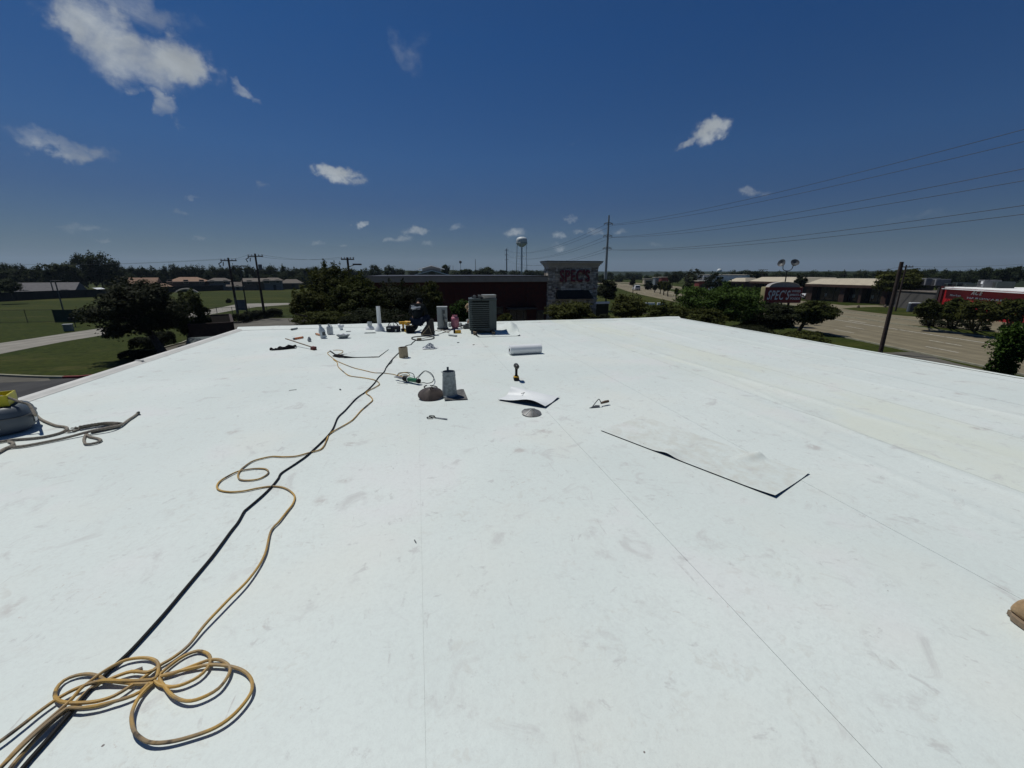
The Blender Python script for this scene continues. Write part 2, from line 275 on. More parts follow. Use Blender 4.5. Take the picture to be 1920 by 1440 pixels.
def grass_material():
    global nt
    m = bpy.data.materials.new('grass_ground'); m.use_nodes = True; old = nt; nt = m.node_tree; b = nt.nodes['Principled BSDF']
    g = nt.nodes.new('ShaderNodeNewGeometry').outputs['Position']
    c = mixc(maprange(noise_(g, 1.7, 8, .75), .3, .7), (.012, .020, .002, 1), (.044, .056, .007, 1))
    st = nt.nodes.new('ShaderNodeMapping'); nt.links.new(g, st.inputs[0]); st.inputs['Rotation'].default_value = (0, 0, .45); st.inputs['Scale'].default_value = (.35, 1, 1)
    c = mixc(math_('MULTIPLY', maprange(noise_(st.outputs[0], .06, 6, .65, .5), .45, .68), .6), c, (.068, .066, .014, 1))
    c = mixc(math_('MULTIPLY', maprange(noise_(st.outputs[0], .22, 5, .6), .55, .75), .6), c, (.092, .080, .028, 1))
    c = mixc(math_('MULTIPLY', maprange(noise_(g, .35, 5, .6), .5, .7), .45), c, (.012, .026, .003, 1))
    sock(b.inputs['Base Color'], c); b.inputs['Roughness'].default_value = .95; b.inputs['Specular IOR Level'].default_value = .1
    bn = nt.nodes.new('ShaderNodeBump'); bn.inputs['Strength'].default_value = .6; bn.inputs['Distance'].default_value = .08
    sock(bn.inputs['Height'], noise_(g, 9, 6, .7)); sock(b.inputs['Normal'], bn.outputs[0]); nt = old; return m
M_GRASS = grass_material()
def paving(name, c1, c2, crack=True, joint=0):
    global nt
    m = bpy.data.materials.new(name); m.use_nodes = True; old = nt; nt = m.node_tree; b = nt.nodes['Principled BSDF']
    g = nt.nodes.new('ShaderNodeNewGeometry').outputs['Position']
    c = mixc(maprange(noise_(g, .5, 7, .65), .3, .7), (*c1, 1), (*c2, 1))
    mp = nt.nodes.new('ShaderNodeMapping'); nt.links.new(g, mp.inputs[0]); mp.inputs['Rotation'].default_value = (0, 0, -ROADA); mp2 = vmath('MULTIPLY', mp.outputs[0], (1.1, .03, 1))
    c = mixc(math_('MULTIPLY', maprange(noise_(mp2, .9, 4, .6), .38, .66), .55), c, tuple(k*.62 for k in c1)+(1,))
    if joint:
        sp = nt.nodes.new('ShaderNodeSeparateXYZ'); nt.links.new(mp.outputs[0], sp.inputs[0])
        for ax, per in ((0, 3.9), (1, 5.5)):
            fr = math_('FRACT', math_('DIVIDE', sp.outputs[ax], per)); c = mixc(math_('MULTIPLY', math_('LESS_THAN', fr, .02), .45), c, tuple(k*.4 for k in c1)+(1,))
    c = mixc(math_('MULTIPLY', maprange(noise_(g, 3.5, 6, .7), .6, .75), .4), c, tuple(k*.6 for k in c1)+(1,))
    sock(b.inputs['Base Color'], c); b.inputs['Roughness'].default_value = .85; b.inputs['Specular IOR Level'].default_value = .2
    bn = nt.nodes.new('ShaderNodeBump'); bn.inputs['Strength'].default_value = .3; bn.inputs['Distance'].default_value = .01
    sock(bn.inputs['Height'], noise_(g, 60, 3, .6)); sock(b.inputs['Normal'], bn.outputs[0]); nt = old; return m
ROADA = math.atan2(.281, .96) * -1     # the boulevard's turn from +Y
M_ROAD = paving('road_concrete', (.170, .146, .094), (.225, .194, .126), joint=1)
M_LOT = paving('lot_concrete', (.095, .088, .072), (.14, .13, .105), joint=1)
M_PATH = paving('path_concrete', (.23, .215, .18), (.29, .27, .23))
M_ASPH = paving('asphalt', (.040, .040, .040), (.058, .057, .055))
M_KERB = mat('kerb_concrete', (.27, .26, .19), .85, .2, 1.5)
M_KERBRED = mat('red_kerb_paint', (.20, .022, .022), .7, .25, 3)
M_LINE = mat('white_road_paint', (.42, .40, .34), .8, .25, 2)
M_LEAF = [leafmat('leaf_dark', (.012, .018, .005), (.060, .078, .020)), leafmat('leaf_olive', (.016, .022, .005), (.088, .100, .024)),
          leafmat('leaf_bright', (.012, .026, .005), (.070, .125, .022)), leafmat('leaf_far', (.012, .020, .008), (.050, .066, .026), .3), leafmat('leaf_blackgreen', (.005, .008, .004), (.040, .048, .020))]
M_BARK = mat('bark', (.060, .048, .036), .95, .3, 6, bump=.5)
# ================================================================ THE ROOF WE STAND ON
RX0, RX1, RY0, RY1 = -5.12, 9.45, -6.0, 13.75
mb = MB(); mb.box(((RX0+RX1)/2, (RY0+RY1)/2, ROOF-.112), (RX1-RX0, RY1-RY0, .2)); roof = tag(mb.build('roof', M_GRIME), kind='structure')
M_OWNWALL = mat('own_brick_wall', (.16, .10, .075), .9, .2, 3)
wallb = thing('commercial_building', 'low brick building whose flat white roof fills the foreground', 'building', (0, 0, 0))
mb = MB(); mb.box(((RX0+RX1)/2, (RY0+RY1)/2, (ROOF-.22)/2), (RX1-RX0-.2, RY1-RY0-.2, ROOF-.22)); mb.build('wall', M_OWNWALL, wallb)
SEAMS = [RX0+.02, -4.62, -3.10, -1.585, -.065, 1.47, 2.99, 4.50, 5.98, 7.50, 9.0, RX1-.01]
def wave(x, y):
    z = .0018*mnoise.noise(Vector((x*1.3, y*.9, 0))) + .0012*mnoise.noise(Vector((x*4, y*2.5, 3)))
    far = max(0, min(1, (x-2.6)/2))
    for cx, am, wd, k, ph in ((3.75, .015, .05, .12, 0), (5.05, .020, .07, .20, 1.3), (6.9, .018, .06, .14, 2.1), (8.1, .016, .06, .10, .7), (4.9, .012, .04, .5, 4), (7.3, .013, .05, .3, 5)):
        d = x-(cx+k*math.sin(y*.38+ph)); z += far*am*math.exp(-(d/wd)**2)*(.55+.45*math.sin(y*.7+ph*3))
    return z
G0 = [.001, .0003, .0003, .0003, .0003, .0008, .0009, .0012, .0014, .0014, .0014, .001]
def sheet(x0, x1, k):
    nx, ny = max(4, int((x1-x0)/.045)), 300
    def f(u, v):
        x = x0+G0[k]+(x1-x0-G0[k]-G0[k+1])*u; y = RY0+.02+(RY1-RY0-.04)*(v**.72 if v > 0 else 0)
        e = .001*math.exp(-(x-x0)/.06)
        jx = .004*mnoise.noise(Vector((k*3, y*1.5, 0)))*(1 if u in (0, 1) else 0)
        return (x+jx*0, y, ROOF+e+wave(x, y))
    m = MB(); m.solid(f, nx, ny, .0035); o = m.build('membrane_sheet', M_ROOF, roof, smooth=False)
    o.data.polygons.foreach_set('use_smooth', [True]*len(o.data.polygons)); o.data.set_sharp_from_angle(angle=.6)
for k in range(len(SEAMS)-1): sheet(SEAMS[k], SEAMS[k+1], k)
# edge metal: left coping in three lengths with a cleat at each joint, raised lip along the far edge
for y0, y1 in ((-6, 2.4), (2.41, 8.95), (8.96, 13.62)):
    m = MB(); L_ = y1-y0
    prof = [(-.13, -.16), (-.13, .035), (-.12, .045), (-.04, .038), (.01, .012), (.035, .006)]
    vs = [(RX0+a, y, ROOF+b) for y in (y0, y1) for a, b in prof]; n = len(prof)
    m.add(vs, [(i, n+i, n+i+1, i+1) for i in range(n-1)]); m.build('edge_coping', M_COPING, roof)
m = MB()
for y in (2.405, 8.955): m.bbox((RX0-.07, y, ROOF+.046), (.12, .06, .022), .006)
m.build('coping_joint_cover', M_COPING, roof)
def farlip(u, v):
    prof = [(0, .006), (.10, .02), (.17, .075), (.23, .085), (.28, .07), (.285, -.14)]
    i = v*5; a = prof[min(5, int(round(i)))]
    x = RX0-.15+(RX1-RX0+.2)*u; wob = .008*mnoise.noise(Vector((x*2, 0, 0)))
    g = 1+.5*math.exp(-((x-9.1)/.5)**2); side = .55+.45*(1 if x < .3 else max(0, 1-(x-.3)/1.5))
    return (x, RY1-.22+a[0], ROOF+a[1]*(side if a[1] > 0 else 1)*g+wob*(a[1] > .03))
m = MB(); m.grid(farlip, 160, 5); m.build('edge_lip', M_ROOF, roof, smooth=True)
m = MB(); m.grid(lambda u, v: (RX1-.06+[0, .04, .07, .075][round(v*3)], RY0+(RY1-RY0)*u, ROOF+[.008, .022, .012, -.14][round(v*3)]+.003*mnoise.noise(Vector((u*60, 0, 0)))), 200, 3)
m.build('edge_trim', M_ROOF, roof, smooth=True)

Z = ROOF+.004
def on(p, z=0): return (p[0], p[1], Z+z)
# ---------------------------------------------------------------- cords
def cordmat():
    global nt
    m = bpy.data.materials.new('worn_yellow_cord'); m.use_nodes = True; old = nt; nt = m.node_tree; b = nt.nodes['Principled BSDF']
    g = nt.nodes.new('ShaderNodeNewGeometry').outputs['Position']
    c = mixc(maprange(noise_(g, 9, 4), .3, .7), (.42, .255, .065, 1), (.52, .325, .09, 1))
    c = mixc(math_('MULTIPLY', maprange(noise_(g, 3.6, 5, .65), .46, .62), .85), c, (.24, .185, .12, 1))
    c = mixc(math_('MULTIPLY', maprange(noise_(vmath('ADD', g, (3, 9, 1)), 5.0, 4, .6), .57, .64), .85), c, (.035, .032, .03, 1))
    sock(b.inputs['Base Color'], c); b.inputs['Roughness'].default_value = .55; b.inputs['Specular IOR Level'].default_value = .35
    bn = nt.nodes.new('ShaderNodeBump'); bn.inputs['Strength'].default_value = .3; bn.inputs['Distance'].default_value = .003
    sock(bn.inputs['Height'], noise_(g, 220, 3, .6)); sock(b.inputs['Normal'], bn.outputs[0]); nt = old; return m
M_CORD = cordmat()
def cord(pts, r, zf=None, step=.02):
    P = spline([(x, y, 0) for x, y in pts], step); out = []
    for i, p in enumerate(P):
        z = zf(i/len(P), p) if zf else 0
        out.append((p.x, p.y, Z+r+z+.0015*mnoise.noise(Vector((p.x*6, p.y*6, 2)))))
    return out
def z5(l): return l
ENTRY = [(-1.675, 8.435), (-1.556, 8.14), (-1.47, 7.749), (-1.276, 7.219), (-1.155, 6.971), (-0.941, 6.802), (-0.745, 6.613), (-0.663, 6.428), (-0.645, 6.292), (-0.701, 6.127), (-0.762, 5.997), (-0.784, 5.863), (-0.705, 5.671), (-0.665, 5.496), (-0.702, 5.311), (-0.76, 5.073), (-0.799, 4.821), (-0.838, 4.679), (-0.98, 4.375), (-0.984, 4.213), (-0.979, 4.042), (-1.0, 3.949), (-1.081, 3.899), (-1.177, 3.846), (-1.286, 3.854), (-1.389, 3.885), (-1.458, 3.869), (-1.532, 3.815), (-1.564, 3.704), (-1.568, 3.62), (-1.549, 3.535), (-1.505, 3.46), (-1.435, 3.432), (-1.361, 3.44), (-1.324, 3.497), (-1.323, 3.551), (-1.36, 3.615), (-1.416, 3.645), (-1.494, 3.652), (-1.581, 3.623), (-1.627, 3.552), (-1.654, 3.468), (-1.642, 3.38), (-1.597, 3.311), (-1.511, 3.263), (-1.409, 3.251), (-1.313, 3.276), (-1.22, 3.285), (-1.128, 3.246), (-1.048, 3.164), (-0.996, 3.075), (-0.98, 2.966), (-0.992, 2.86), (-1.007, 2.744), (-1.027, 2.631), (-0.983, 2.38), (-0.994, 2.171), (-1.043, 2.005), (-1.084, 1.874), (-1.106, 1.776)]
B = [[(-1.143, 1.721), (-1.181, 1.688), (-1.209, 1.641), (-1.24, 1.604), (-1.271, 1.572), (-1.317, 1.559), (-1.382, 1.565), (-1.447, 1.584), (-1.495, 1.616), (-1.524, 1.662), (-1.524, 1.699), (-1.494, 1.715), (-1.445, 1.711), (-1.388, 1.685), (-1.357, 1.661), (-1.282, 1.633), (-1.215, 1.614), (-1.159, 1.604), (-1.163, 1.592), (-1.172, 1.558), (-1.169, 1.517), (-1.151, 1.463), (-1.11, 1.402), (-1.069, 1.367), (-1.029, 1.345), (-0.979, 1.335), (-0.911, 1.337), (-0.824, 1.353), (-0.772, 1.394), (-0.745, 1.462), (-0.76, 1.521), (-0.806, 1.576), (-0.875, 1.616), (-0.969, 1.644), (-1.052, 1.645), (-1.103, 1.64), (-1.146, 1.63), (-1.096, 1.571), (-1.038, 1.516), (-0.979, 1.485), (-0.929, 1.486), (-0.88, 1.516), (-0.866, 1.577), (-0.88, 1.617), (-0.931, 1.659), (-0.981, 1.671), (-1.041, 1.656), (-1.102, 1.636), (-1.15, 1.637), (-1.134, 1.681), (-1.099, 1.722), (-1.054, 1.736), (-1.004, 1.712), (-0.973, 1.669), (-0.968, 1.626), (-0.985, 1.59), (-1.027, 1.568), (-1.073, 1.567), (-1.126, 1.59), (-1.166, 1.618), (-1.182, 1.572), (-1.22, 1.551), (-1.264, 1.543), (-1.308, 1.537), (-1.366, 1.54), (-1.406, 1.55), (-1.421, 1.532), (-1.442, 1.477), (-1.46, 1.413), (-1.468, 1.375), (-1.478, 1.326)], [(-1.587, 1.444), (-1.559, 1.461), (-1.533, 1.512), (-1.508, 1.571), (-1.477, 1.615), (-1.432, 1.642), (-1.368, 1.651), (-1.282, 1.633), (-1.206, 1.621), (-1.155, 1.622), (-1.178, 1.687), (-1.216, 1.725), (-1.271, 1.747), (-1.331, 1.748), (-1.363, 1.729), (-1.388, 1.701), (-1.407, 1.665), (-1.421, 1.632), (-1.421, 1.591), (-1.426, 1.563), (-1.447, 1.503), (-1.465, 1.443), (-1.471, 1.388), (-1.472, 1.358)], [(-1.169, 1.675), (-1.203, 1.659), (-1.271, 1.678), (-1.327, 1.668), (-1.388, 1.643), (-1.404, 1.599), (-1.411, 1.566), (-1.436, 1.519), (-1.449, 1.456), (-1.453, 1.387), (-1.45, 1.341)]]
def rise(k, hi):
    return lambda t, p: hi*max(0, .5+.9*mnoise.noise(Vector((p.x*3.1+k, p.y*3.1, k*2.7))))
C1 = cord(ENTRY+B[0], .0068, lambda t, p: rise(0, .017)(t, p)*max(0, min(1, (t-.60)*12)), .015)
nseg = 0
m = MB(); m.tube(C1, .0068, 8)
m.tube(cord(B[1], .0068, rise(5, .024), .015), .0068, 8); m.tube(cord(B[2], .0068, rise(9, .017), .015), .0068, 8)
# frayed repair wrap and bristles
tag(m.build('extension_cord', M_CORD, smooth=True), 'long yellow extension cord with a tangled coil in the near left corner of the roof', 'cord')
PA = [(-0.298, 6.717), (-0.386, 6.816), (-0.477, 6.937), (-0.643, 7.064), (-0.792, 7.123), (-1.007, 7.373), (-1.183, 7.589), (-1.383, 7.919), (-1.585, 8.287), (-1.756, 8.702), (-1.918, 9.161), (-1.909, 9.396)]
m = MB(); m.tube(cord(PA, .006), .006, 7)
m.tube(cord([(-1.863, 9.493), (-1.753, 9.49), (-1.655, 9.392), (-1.63, 9.157), (-1.684, 8.969), (-1.718, 8.919)], .006), .006, 7)
xc = tag(m.build('extension_cord', M_CORD, smooth=True), 'shorter yellow cord running to the green heat gun from a black connector', 'cord')
m = MB(); m.tube(cord([(-1.909, 9.396), (-1.812, 9.157), (-1.725, 8.94)], .011), .011, 8); m.build('plug_connector', M_BLACK, xc, smooth=True)
BK = [(-0.101, 10.547), (-0.18, 10.149), (-0.223, 9.868), (-0.312, 9.748), (-0.367, 9.536), (-0.385, 9.41), (-0.395, 9.499), (-0.436, 9.012), (-0.545, 8.267), (-0.617, 7.557), (-0.634, 7.14), (-0.691, 6.776), (-0.725, 6.389), (-0.794, 5.957), (-0.884, 5.627), (-0.952, 5.116), (-0.992, 4.864), (-0.984, 4.398), (-1.072, 3.888), (-1.133, 3.695), (-1.208, 3.512), (-1.206, 3.406), (-1.216, 3.272), (-1.24, 3.13), (-1.283, 2.964), (-1.289, 2.927), (-1.279, 2.797), (-1.283, 2.688), (-1.286, 2.448), (-1.306, 2.188), (-1.323, 1.976), (-1.345, 1.816), (-1.371, 1.721), (-1.395, 1.623), (-1.397, 1.548), (-1.405, 1.444), (-1.413, 1.364), (-1.414, 1.273)]
m = MB(); m.tube(cord(BK, .0078), .0078, 8)
ring = [(-0.101, 10.514), (-0.201, 10.733), (-0.186, 10.98), (-0.032, 11.098), (0.176, 11.111), (0.328, 10.981), (0.358, 10.776), (0.262, 10.541), (0.095, 10.449), (-0.036, 10.415)]
m.tube(cord(ring+ring[:1], .012, None, .03), .012, 8)
m.tube(cord([(-0.069, 10.422), (0.032, 10.681), (0.17, 10.876), (0.311, 10.985), (0.468, 11.355), (0.651, 11.707), (0.795, 11.881)], .006, None, .03), .006, 6)
blk = tag(m.build('power_cable', M_BLACK, smooth=True), 'black cable running straight across the roof to a round coil by the tool bags', 'cable')
m = MB(); m.bbox(on((-0.022, 10.54), .03), (.11, .05, .05), .01, .4); m.build('plug', M_CARD, blk)
m = MB(); m.tube(cord([(-0.554, 8.269), (-0.552, 7.93), (-0.595, 7.702), (-0.611, 7.519)], .005), .005, 6)
tag(m.build('thin_black_wire', M_BLACK, smooth=True), 'thin black wire bowed out beside the black cable near the cardboard tube', 'wire')
# ---------------------------------------------------------------- rope, left
def rope(pts, r, zf=None): return cord(pts, r, zf, .03)
def RP(l): return l
m = MB()
m.tube(rope([(-4.435, 5.671), (-4.281, 5.514), (-4.113, 5.368), (-3.972, 5.257), (-3.874, 5.208), (-3.791, 5.135), (-3.757, 5.01), (-3.804, 4.921), (-3.896, 4.881), (-4.076, 4.875), (-4.154, 4.835), (-4.237, 4.831)], .013), .013, 8)
m.tube(rope([(-3.364, 5.565), (-3.333, 5.423), (-3.316, 5.297), (-3.269, 5.08), (-3.295, 4.97), (-3.386, 4.921), (-3.48, 4.885), (-3.586, 4.811), (-3.662, 4.758), (-3.813, 4.665), (-3.938, 4.644), (-3.926, 4.538), (-3.915, 4.447)], .013, lambda t, p: .03*math.exp(-((t-.42)/.12)**2)), .013, 8)
m.tube(rope([(-3.462, 4.88), (-3.384, 4.731), (-3.273, 4.587), (-3.202, 4.598), (-3.197, 4.665), (-3.284, 4.743), (-3.385, 4.807), (-3.458, 4.892)], .012), .012, 8)
m.tube(rope([(-4.078, 4.829), (-3.985, 4.763), (-3.951, 4.69), (-3.952, 4.626), (-3.935, 4.55)], .013), .013, 8)
rp = tag(m.build('rope', M_ROPE, smooth=True), 'thick beige rope lying on the roof with a spliced eye and frayed end', 'rope')
m = MB()
tubeD = []
E0, E1 = ((-3.651, 5.09), (-3.301, 5.12))
for ph in (0, 2.1, 4.2):
    pts = []
    for i in range(60):
        t = i/59; x = E0[0]+(E1[0]-E0[0])*t; y = E0[1]+(E1[1]-E0[1])*t; a = t*30+ph
        pts.append((x+.026*math.cos(a), y+.026*math.cos(a+1)+.07*math.sin(t*3.1), Z+.026+.018*math.sin(a)))
    m.tube(pts, .009, 6)
E2, E3 = ((-3.453, 4.941), (-3.283, 5.074))
for ph in (0, 2.1, 4.2):
    pts = []
    for i in range(50):
        t = i/49; x = E2[0]+(E3[0]-E2[0])*t; y = E2[1]+(E3[1]-E2[1])*t; a = t*24+ph
        pts.append((x+.016*math.cos(a), y+.016*math.cos(a+1), Z+.022+.015*math.sin(a)))
    m.tube(pts, .009, 6)
m.build('braided_splice', M_ROPE, rp, smooth=True)
m = MB()
for c in (E0, (-3.667, 5.028)):
    for k in range(16): a = random.uniform(-.6, .6)+math.pi; m.cyl((c[0]+.03*math.cos(a)*0, c[1], Z+.02), (c[0]+random.uniform(.03, .08)*math.cos(a), c[1]+.05*math.sin(a), Z+random.uniform(.004, .04)), .004, .002, 5)
m.tube(rope([E0, (-3.659, 5.052), (-3.665, 5.02)], .011), .011, 7)
m.build('frayed_end', M_ROPE, rp); m = MB()
m.cyl(on((-3.378, 5.578), .005), on((-3.333, 5.519), .03), .018, .014, 8); m.build('whipped_end', M_ROPE, rp)
# ---------------------------------------------------------------- grey tub with yellow lid piece, left edge
def tub():
    x, y = (-4.302, 5.062); t = thing('grey_tub', 'rounded grey plastic tub with white labels at the left edge of the roof', 'tub', (x-.16, y+.12, Z), math.radians(28))
    M_T = mat('slate_grey_plastic', (.085, .105, .125), .45, .12, 5); m = MB()
    def ring(a, b, z, n=32, e=3.2): return [(a*math.copysign(abs(math.cos(q))**(2/e), math.cos(q)), b*math.copysign(abs(math.sin(q))**(2/e), math.sin(q)), z) for q in [2*math.pi*i/n for i in range(n)]]
    prof = [(.20, .14, 0), (.27, .20, .012), (.315, .235, .06), (.325, .245, .13), (.318, .24, .18), (.322, .244, .185), (.31, .235, .23), (.285, .21, .27), (.25, .18, .288), (.245, .175, .275)]
    vs = [p for a, b, z in prof for p in ring(a, b, z)]; n = 32
    m.add(vs, [(j*n+i, j*n+(i+1) % n, (j+1)*n+(i+1) % n, (j+1)*n+i) for j in range(len(prof)-1) for i in range(n)]+[tuple(range(n))[::-1], tuple((len(prof)-1)*n+i for i in range(n))])
    m.build('body', M_T, t, smooth=True)
    m = MB(); m.tube([(a*1.004, b*1.004, .182) for a, b, z in ring(.322, .244, 0, 40)], .007, 6, True); m.build('seam_band', M_DGREY, t, smooth=True)
    m = MB(); m.box((.05, -.2475, .12), (.09, .004, .075)); m.build('label_sticker', M_WHITE, t)
    m = MB(); m.box((.322, -.06, .12), (.004, .09, .075)); m.build('label_sticker', M_WHITE, t)
    m = MB(); m.box((-.16, -.236, .215), (.07, .004, .05), rot=Matrix.Rotation(-.3, 3, 'X')); m.build('label_sticker', M_WHITE, t)
    return t, (x, y)
tb, (tx, ty) = tub()
M_YT = mat('yellow_webbing_plastic', (.46, .40, .02), .5, .2, 8)
t = thing('yellow_tray', 'yellow open tray lying on top of the grey tub', 'tray', (tx-.19, ty+.14, Z+.290), math.radians(24))
m = MB(); m.bbox((0, 0, .012), (.42, .27, .02), .006)
for dx, dy, sx_, sy_ in ((0, .13, .42, .012), (0, -.13, .42, .012), (.204, 0, .012, .27), (-.204, 0, .012, .27)): m.box((dx, dy, .065), (sx_, sy_, .10))
m.build('tray_body', M_YT, t)
m = MB(); m.tube([(-.21, .1, .03), (-.23, .04, .12), (-.23, -.05, .13), (-.21, -.1, .03)], .014, 7); m.build('handle', M_BLACK, t, smooth=True)
m = MB(); base = (-4.435, 5.671)
dr = [(-4.35, 5.18, 5.76), (-4.26, 5.19, 5.73), (-4.15, 5.17, 5.68), (-4.09, 5.17, 5.65), (-4.04, 5.13, 5.6), (-4.02, 5.12, 5.54)]; m.tube(spline(dr+[(base[0]-.03, base[1]+.02, Z+.03), (base[0], base[1], Z+.015)], .02), .013, 8)
m.build('draped_length', M_ROPE, rp, smooth=True)
# ---------------------------------------------------------------- loose membrane sheets
def loose(name, label, A, B_, C, D, zf, nx=40, ny=14, cat='roofing sheet', th=.004, top=None):
    A, B_, C, D = [Vector((*p, 0)) for p in (A, B_, C, D)]
    def f(u, v):
        p = (A*(1-u)+B_*u)*(1-v)+(D*(1-u)+C*u)*v; return (p.x, p.y, Z+.0038+wave(p.x, p.y)+zf(u, v))
    m = MB(); b0, nt_, nb, ne = m.solid(f, nx, ny, th); m.m = [0]*nt_+[1]*(nb+ne)
    o = m.build(name, [top or M_ROOF, M_UNDER]); o.data.polygons.foreach_set('use_smooth', [i < nt_ for i in range(len(m.f))]); o.data.set_sharp_from_angle(angle=.6); return tag(o, label, cat)
W6 = [(1.842, 3.831), (2.551, 2.27), (3.151, 2.528), (2.524, 4.147)]
loose('loose_membrane_strip', 'long loose strip of stained white membrane with black edges lying right of centre', *W6,
      lambda u, v: .013*max(0, (u-.86)/.14)**1.6*(1-v)**3+.022*math.exp(-((u-.46)/.05)**2)*max(0, 1-v*2.2)+.045*math.exp(-((u-.66-.1*v)/.035)**2)*max(0, (v-.45)/.55)**1.2+.012*max(0, (u-.93)/.07)**2*max(0, (v-.7)/.3)**2+.004*(1-v), 90, 24, th=.0025, top=M_ROOFD)
sq = loose('membrane_patch', 'square of white membrane with black underside propped over a vent cap', *[(0.97, 5.144), (1.482, 4.686), (1.808, 5.079), (1.278, 5.462)],
      lambda u, v: (.008+.064*math.exp(-((u-.70)/.34)**2)*(1-.65*u**9))*(1-v)**2.4+.105*math.exp(-((v-.80)/.20)**2)*max(0, 1-u*.85)+.004, 40, 24, top=M_ROOFN)
m = MB(); a0, a1, a2 = ((1.297, 5.194), (1.405, 5.234), (1.489, 5.151))
m.tube(spline([(a0[0], a0[1], Z+.055), (a1[0], a1[1], Z+.062), (a2[0], a2[1], Z+.05)], .02), .0035, 5)
m.build('cut_slit', M_UNDER, sq)
PS = [(-1.522, 8.586), (-0.834, 8.513), (-0.689, 9.36), (-1.395, 9.291)]
loose('membrane_patch', 'white membrane patch with a black front edge beside the yellow cord loop', *PS,
      lambda u, v: .035*math.exp(-(u/.22)**2)*(1-v)+.006*(1-v)+.004*u, 24, 10, th=.006)
m = MB(); p = [(-1.761, 8.805), (-1.6, 8.63), (-1.298, 8.562), (-1.554, 8.787), (-1.702, 8.877)]
m.add([(*q, Z+.012+.02*(i in (3, 4))) for i, q in enumerate(p)], [(0, 1, 2, 3, 4)]); m.add([(q[0], q[1], Z+.004) for q in p], [(4, 3, 2, 1, 0)])
for i in range(5): pass
tag(m.build('black_offcut', M_UNDER), 'narrow black membrane offcut pointing left from the white patch', 'offcut')
m = MB(); m.tube(cord([(-1.615, 8.974), (-1.461, 8.998), (-1.286, 9.037)], .004), .004, 5)
tag(m.build('thin_grey_strip', M_DGREY), 'thin grey strip lying on the white patch near the cord loop', 'strip')
# membrane piece under the condenser with a curled-up edge on the right
AP = [(1.502, 10.693), (2.627, 10.68), (3.028, 12.815), (1.663, 13.122)]
loose('membrane_apron', 'white membrane sheet under the condenser with its right end curled up', *AP,
      lambda u, v: .19*math.exp(-((u-.84)/.14)**2)*max(0, 1-((v-.75)/.45)**2)+.03*math.exp(-((u-1)/.05)**2)*(1-v)+.012*(u < .03), 60, 24, th=.006)
# ---------------------------------------------------------------- black rag / scrap
p = [(-3.238, 9.836), (-3.114, 9.775), (-2.914, 9.634), (-2.763, 9.998), (-2.797, 10.217)]
m = MB(); P0, P1 = ((-3.216, 9.798), (-2.749, 10.029))
def rag(u, v):
    x = P0[0]+(P1[0]-P0[0])*u; y = P0[1]+(P1[1]-P0[1])*u+(v-.5)*(.03+.16*min(1, u*2.2)); n = mnoise.noise(Vector((x*14, y*14, 0)))
    return (x, y+.03*n*u, Z+.012+.10*abs(mnoise.noise(Vector((x*9, y*9, 4))))*math.sin(math.pi*v)**.5+.05*u*math.sin(v*math.pi))
m.solid(rag, 30, 8, .006); tag(m.build('black_rag', M_UNDER, smooth=True), 'crumpled black strip of scrap lying left of the brush', 'rag')
# ---------------------------------------------------------------- push brush
H0, H1 = ((-3.11, 10.623), (-2.337, 9.732))
t = thing('long_brush', 'long wooden handled brush with a dark red head', 'brush', (H1[0], H1[1], Z), math.atan2(H1[1]-H0[1], H1[0]-H0[0]))
hl = math.hypot(H1[0]-H0[0], H1[1]-H0[1])
m = MB(); m.cyl((-hl, 0, .13), (0, 0, .05), .013, .013, 10); m.build('handle', M_WOOD, t, smooth=True)
m = MB(); m.bbox((.05, 0, .055), (.13, .08, .03), .008); m.build('brush_block', mat('dark_red_paint', (.13, .035, .03), .6, .2, 10), t)
m = MB()
for i in range(7):
    for j in range(4): m.cyl((-.005+i*.018, -.03+j*.02, .045), (-.008+i*.019, -.034+j*.022, 0), .008, .011, 5)
m.build('bristles', mat('red_bristles', (.16, .05, .04), .9, .3, 20), t)
# ---------------------------------------------------------------- caulk tubes, bottles, tray
def caulk(name, label, A, B_, m_, wrap):
    A = Vector((*A, Z+.026)); B_ = Vector((*B_, Z+.026)); t = thing(name, label, 'caulk tube', A); d = B_-A; n = d.normalized()
    m = MB(); m.cyl((0, 0, 0), d, .026, .026, 14); m.build('barrel', m_, t, smooth=True)
    m = MB(); m.cyl(n*-.006, n*.02, .0265, .0265, 14); m.build('end_cap', M_DGREY, t, smooth=True); m = MB(); m.cyl(d-n*.015, d+n*.006, .0265, .0265, 14); m.build('end_cap', M_DGREY, t, smooth=True)
    m = MB(); m.cyl(n*-.006, n*-.09, .009, .003, 8); m.build('nozzle', wrap, t, smooth=True)
M_OR = mat('orange_label', (.56, .17, .06), .5, .25, 30)
caulk('sealant_tube', 'orange sealant tube lying in front of the small silver ball', *((-3.116, 11.28), (-2.96, 11.513)), M_OR, M_WHITE)
caulk('sealant_tube', 'orange sealant tube half behind the crushed white bottle', *((-2.762, 12.095), (-2.567, 11.802)), mat('tan_label', (.50, .24, .12), .5, .25, 30), M_WHITE)
caulk('sealant_tube', 'silver sealant tube lying near the far left corner of the roof', *((-3.677, 13.234), (-3.587, 13.455)), M_GALV, M_STEEL)
x, y = (-2.666, 10.924)
m = MB(); m.lathe([(.0, 0), (.035, .003), (.047, .03), (.04, .07), (.025, .085), (.03, .10), (.018, .118), (0, .12)], (0, 0, 0), 14)
tag(m.build('foil_ball', mat('crumpled_foil', (.36, .36, .37), .35, .5, 40, metal=.6, bump=.8), smooth=True, loc=(x, y, Z)), 'small silver crumpled ball beside the orange tube', 'foil ball')
M_LB = mat('bottle_blue_white', (.50, .54, .56), .35, .3, 16)
x, y = (-2.436, 11.441)
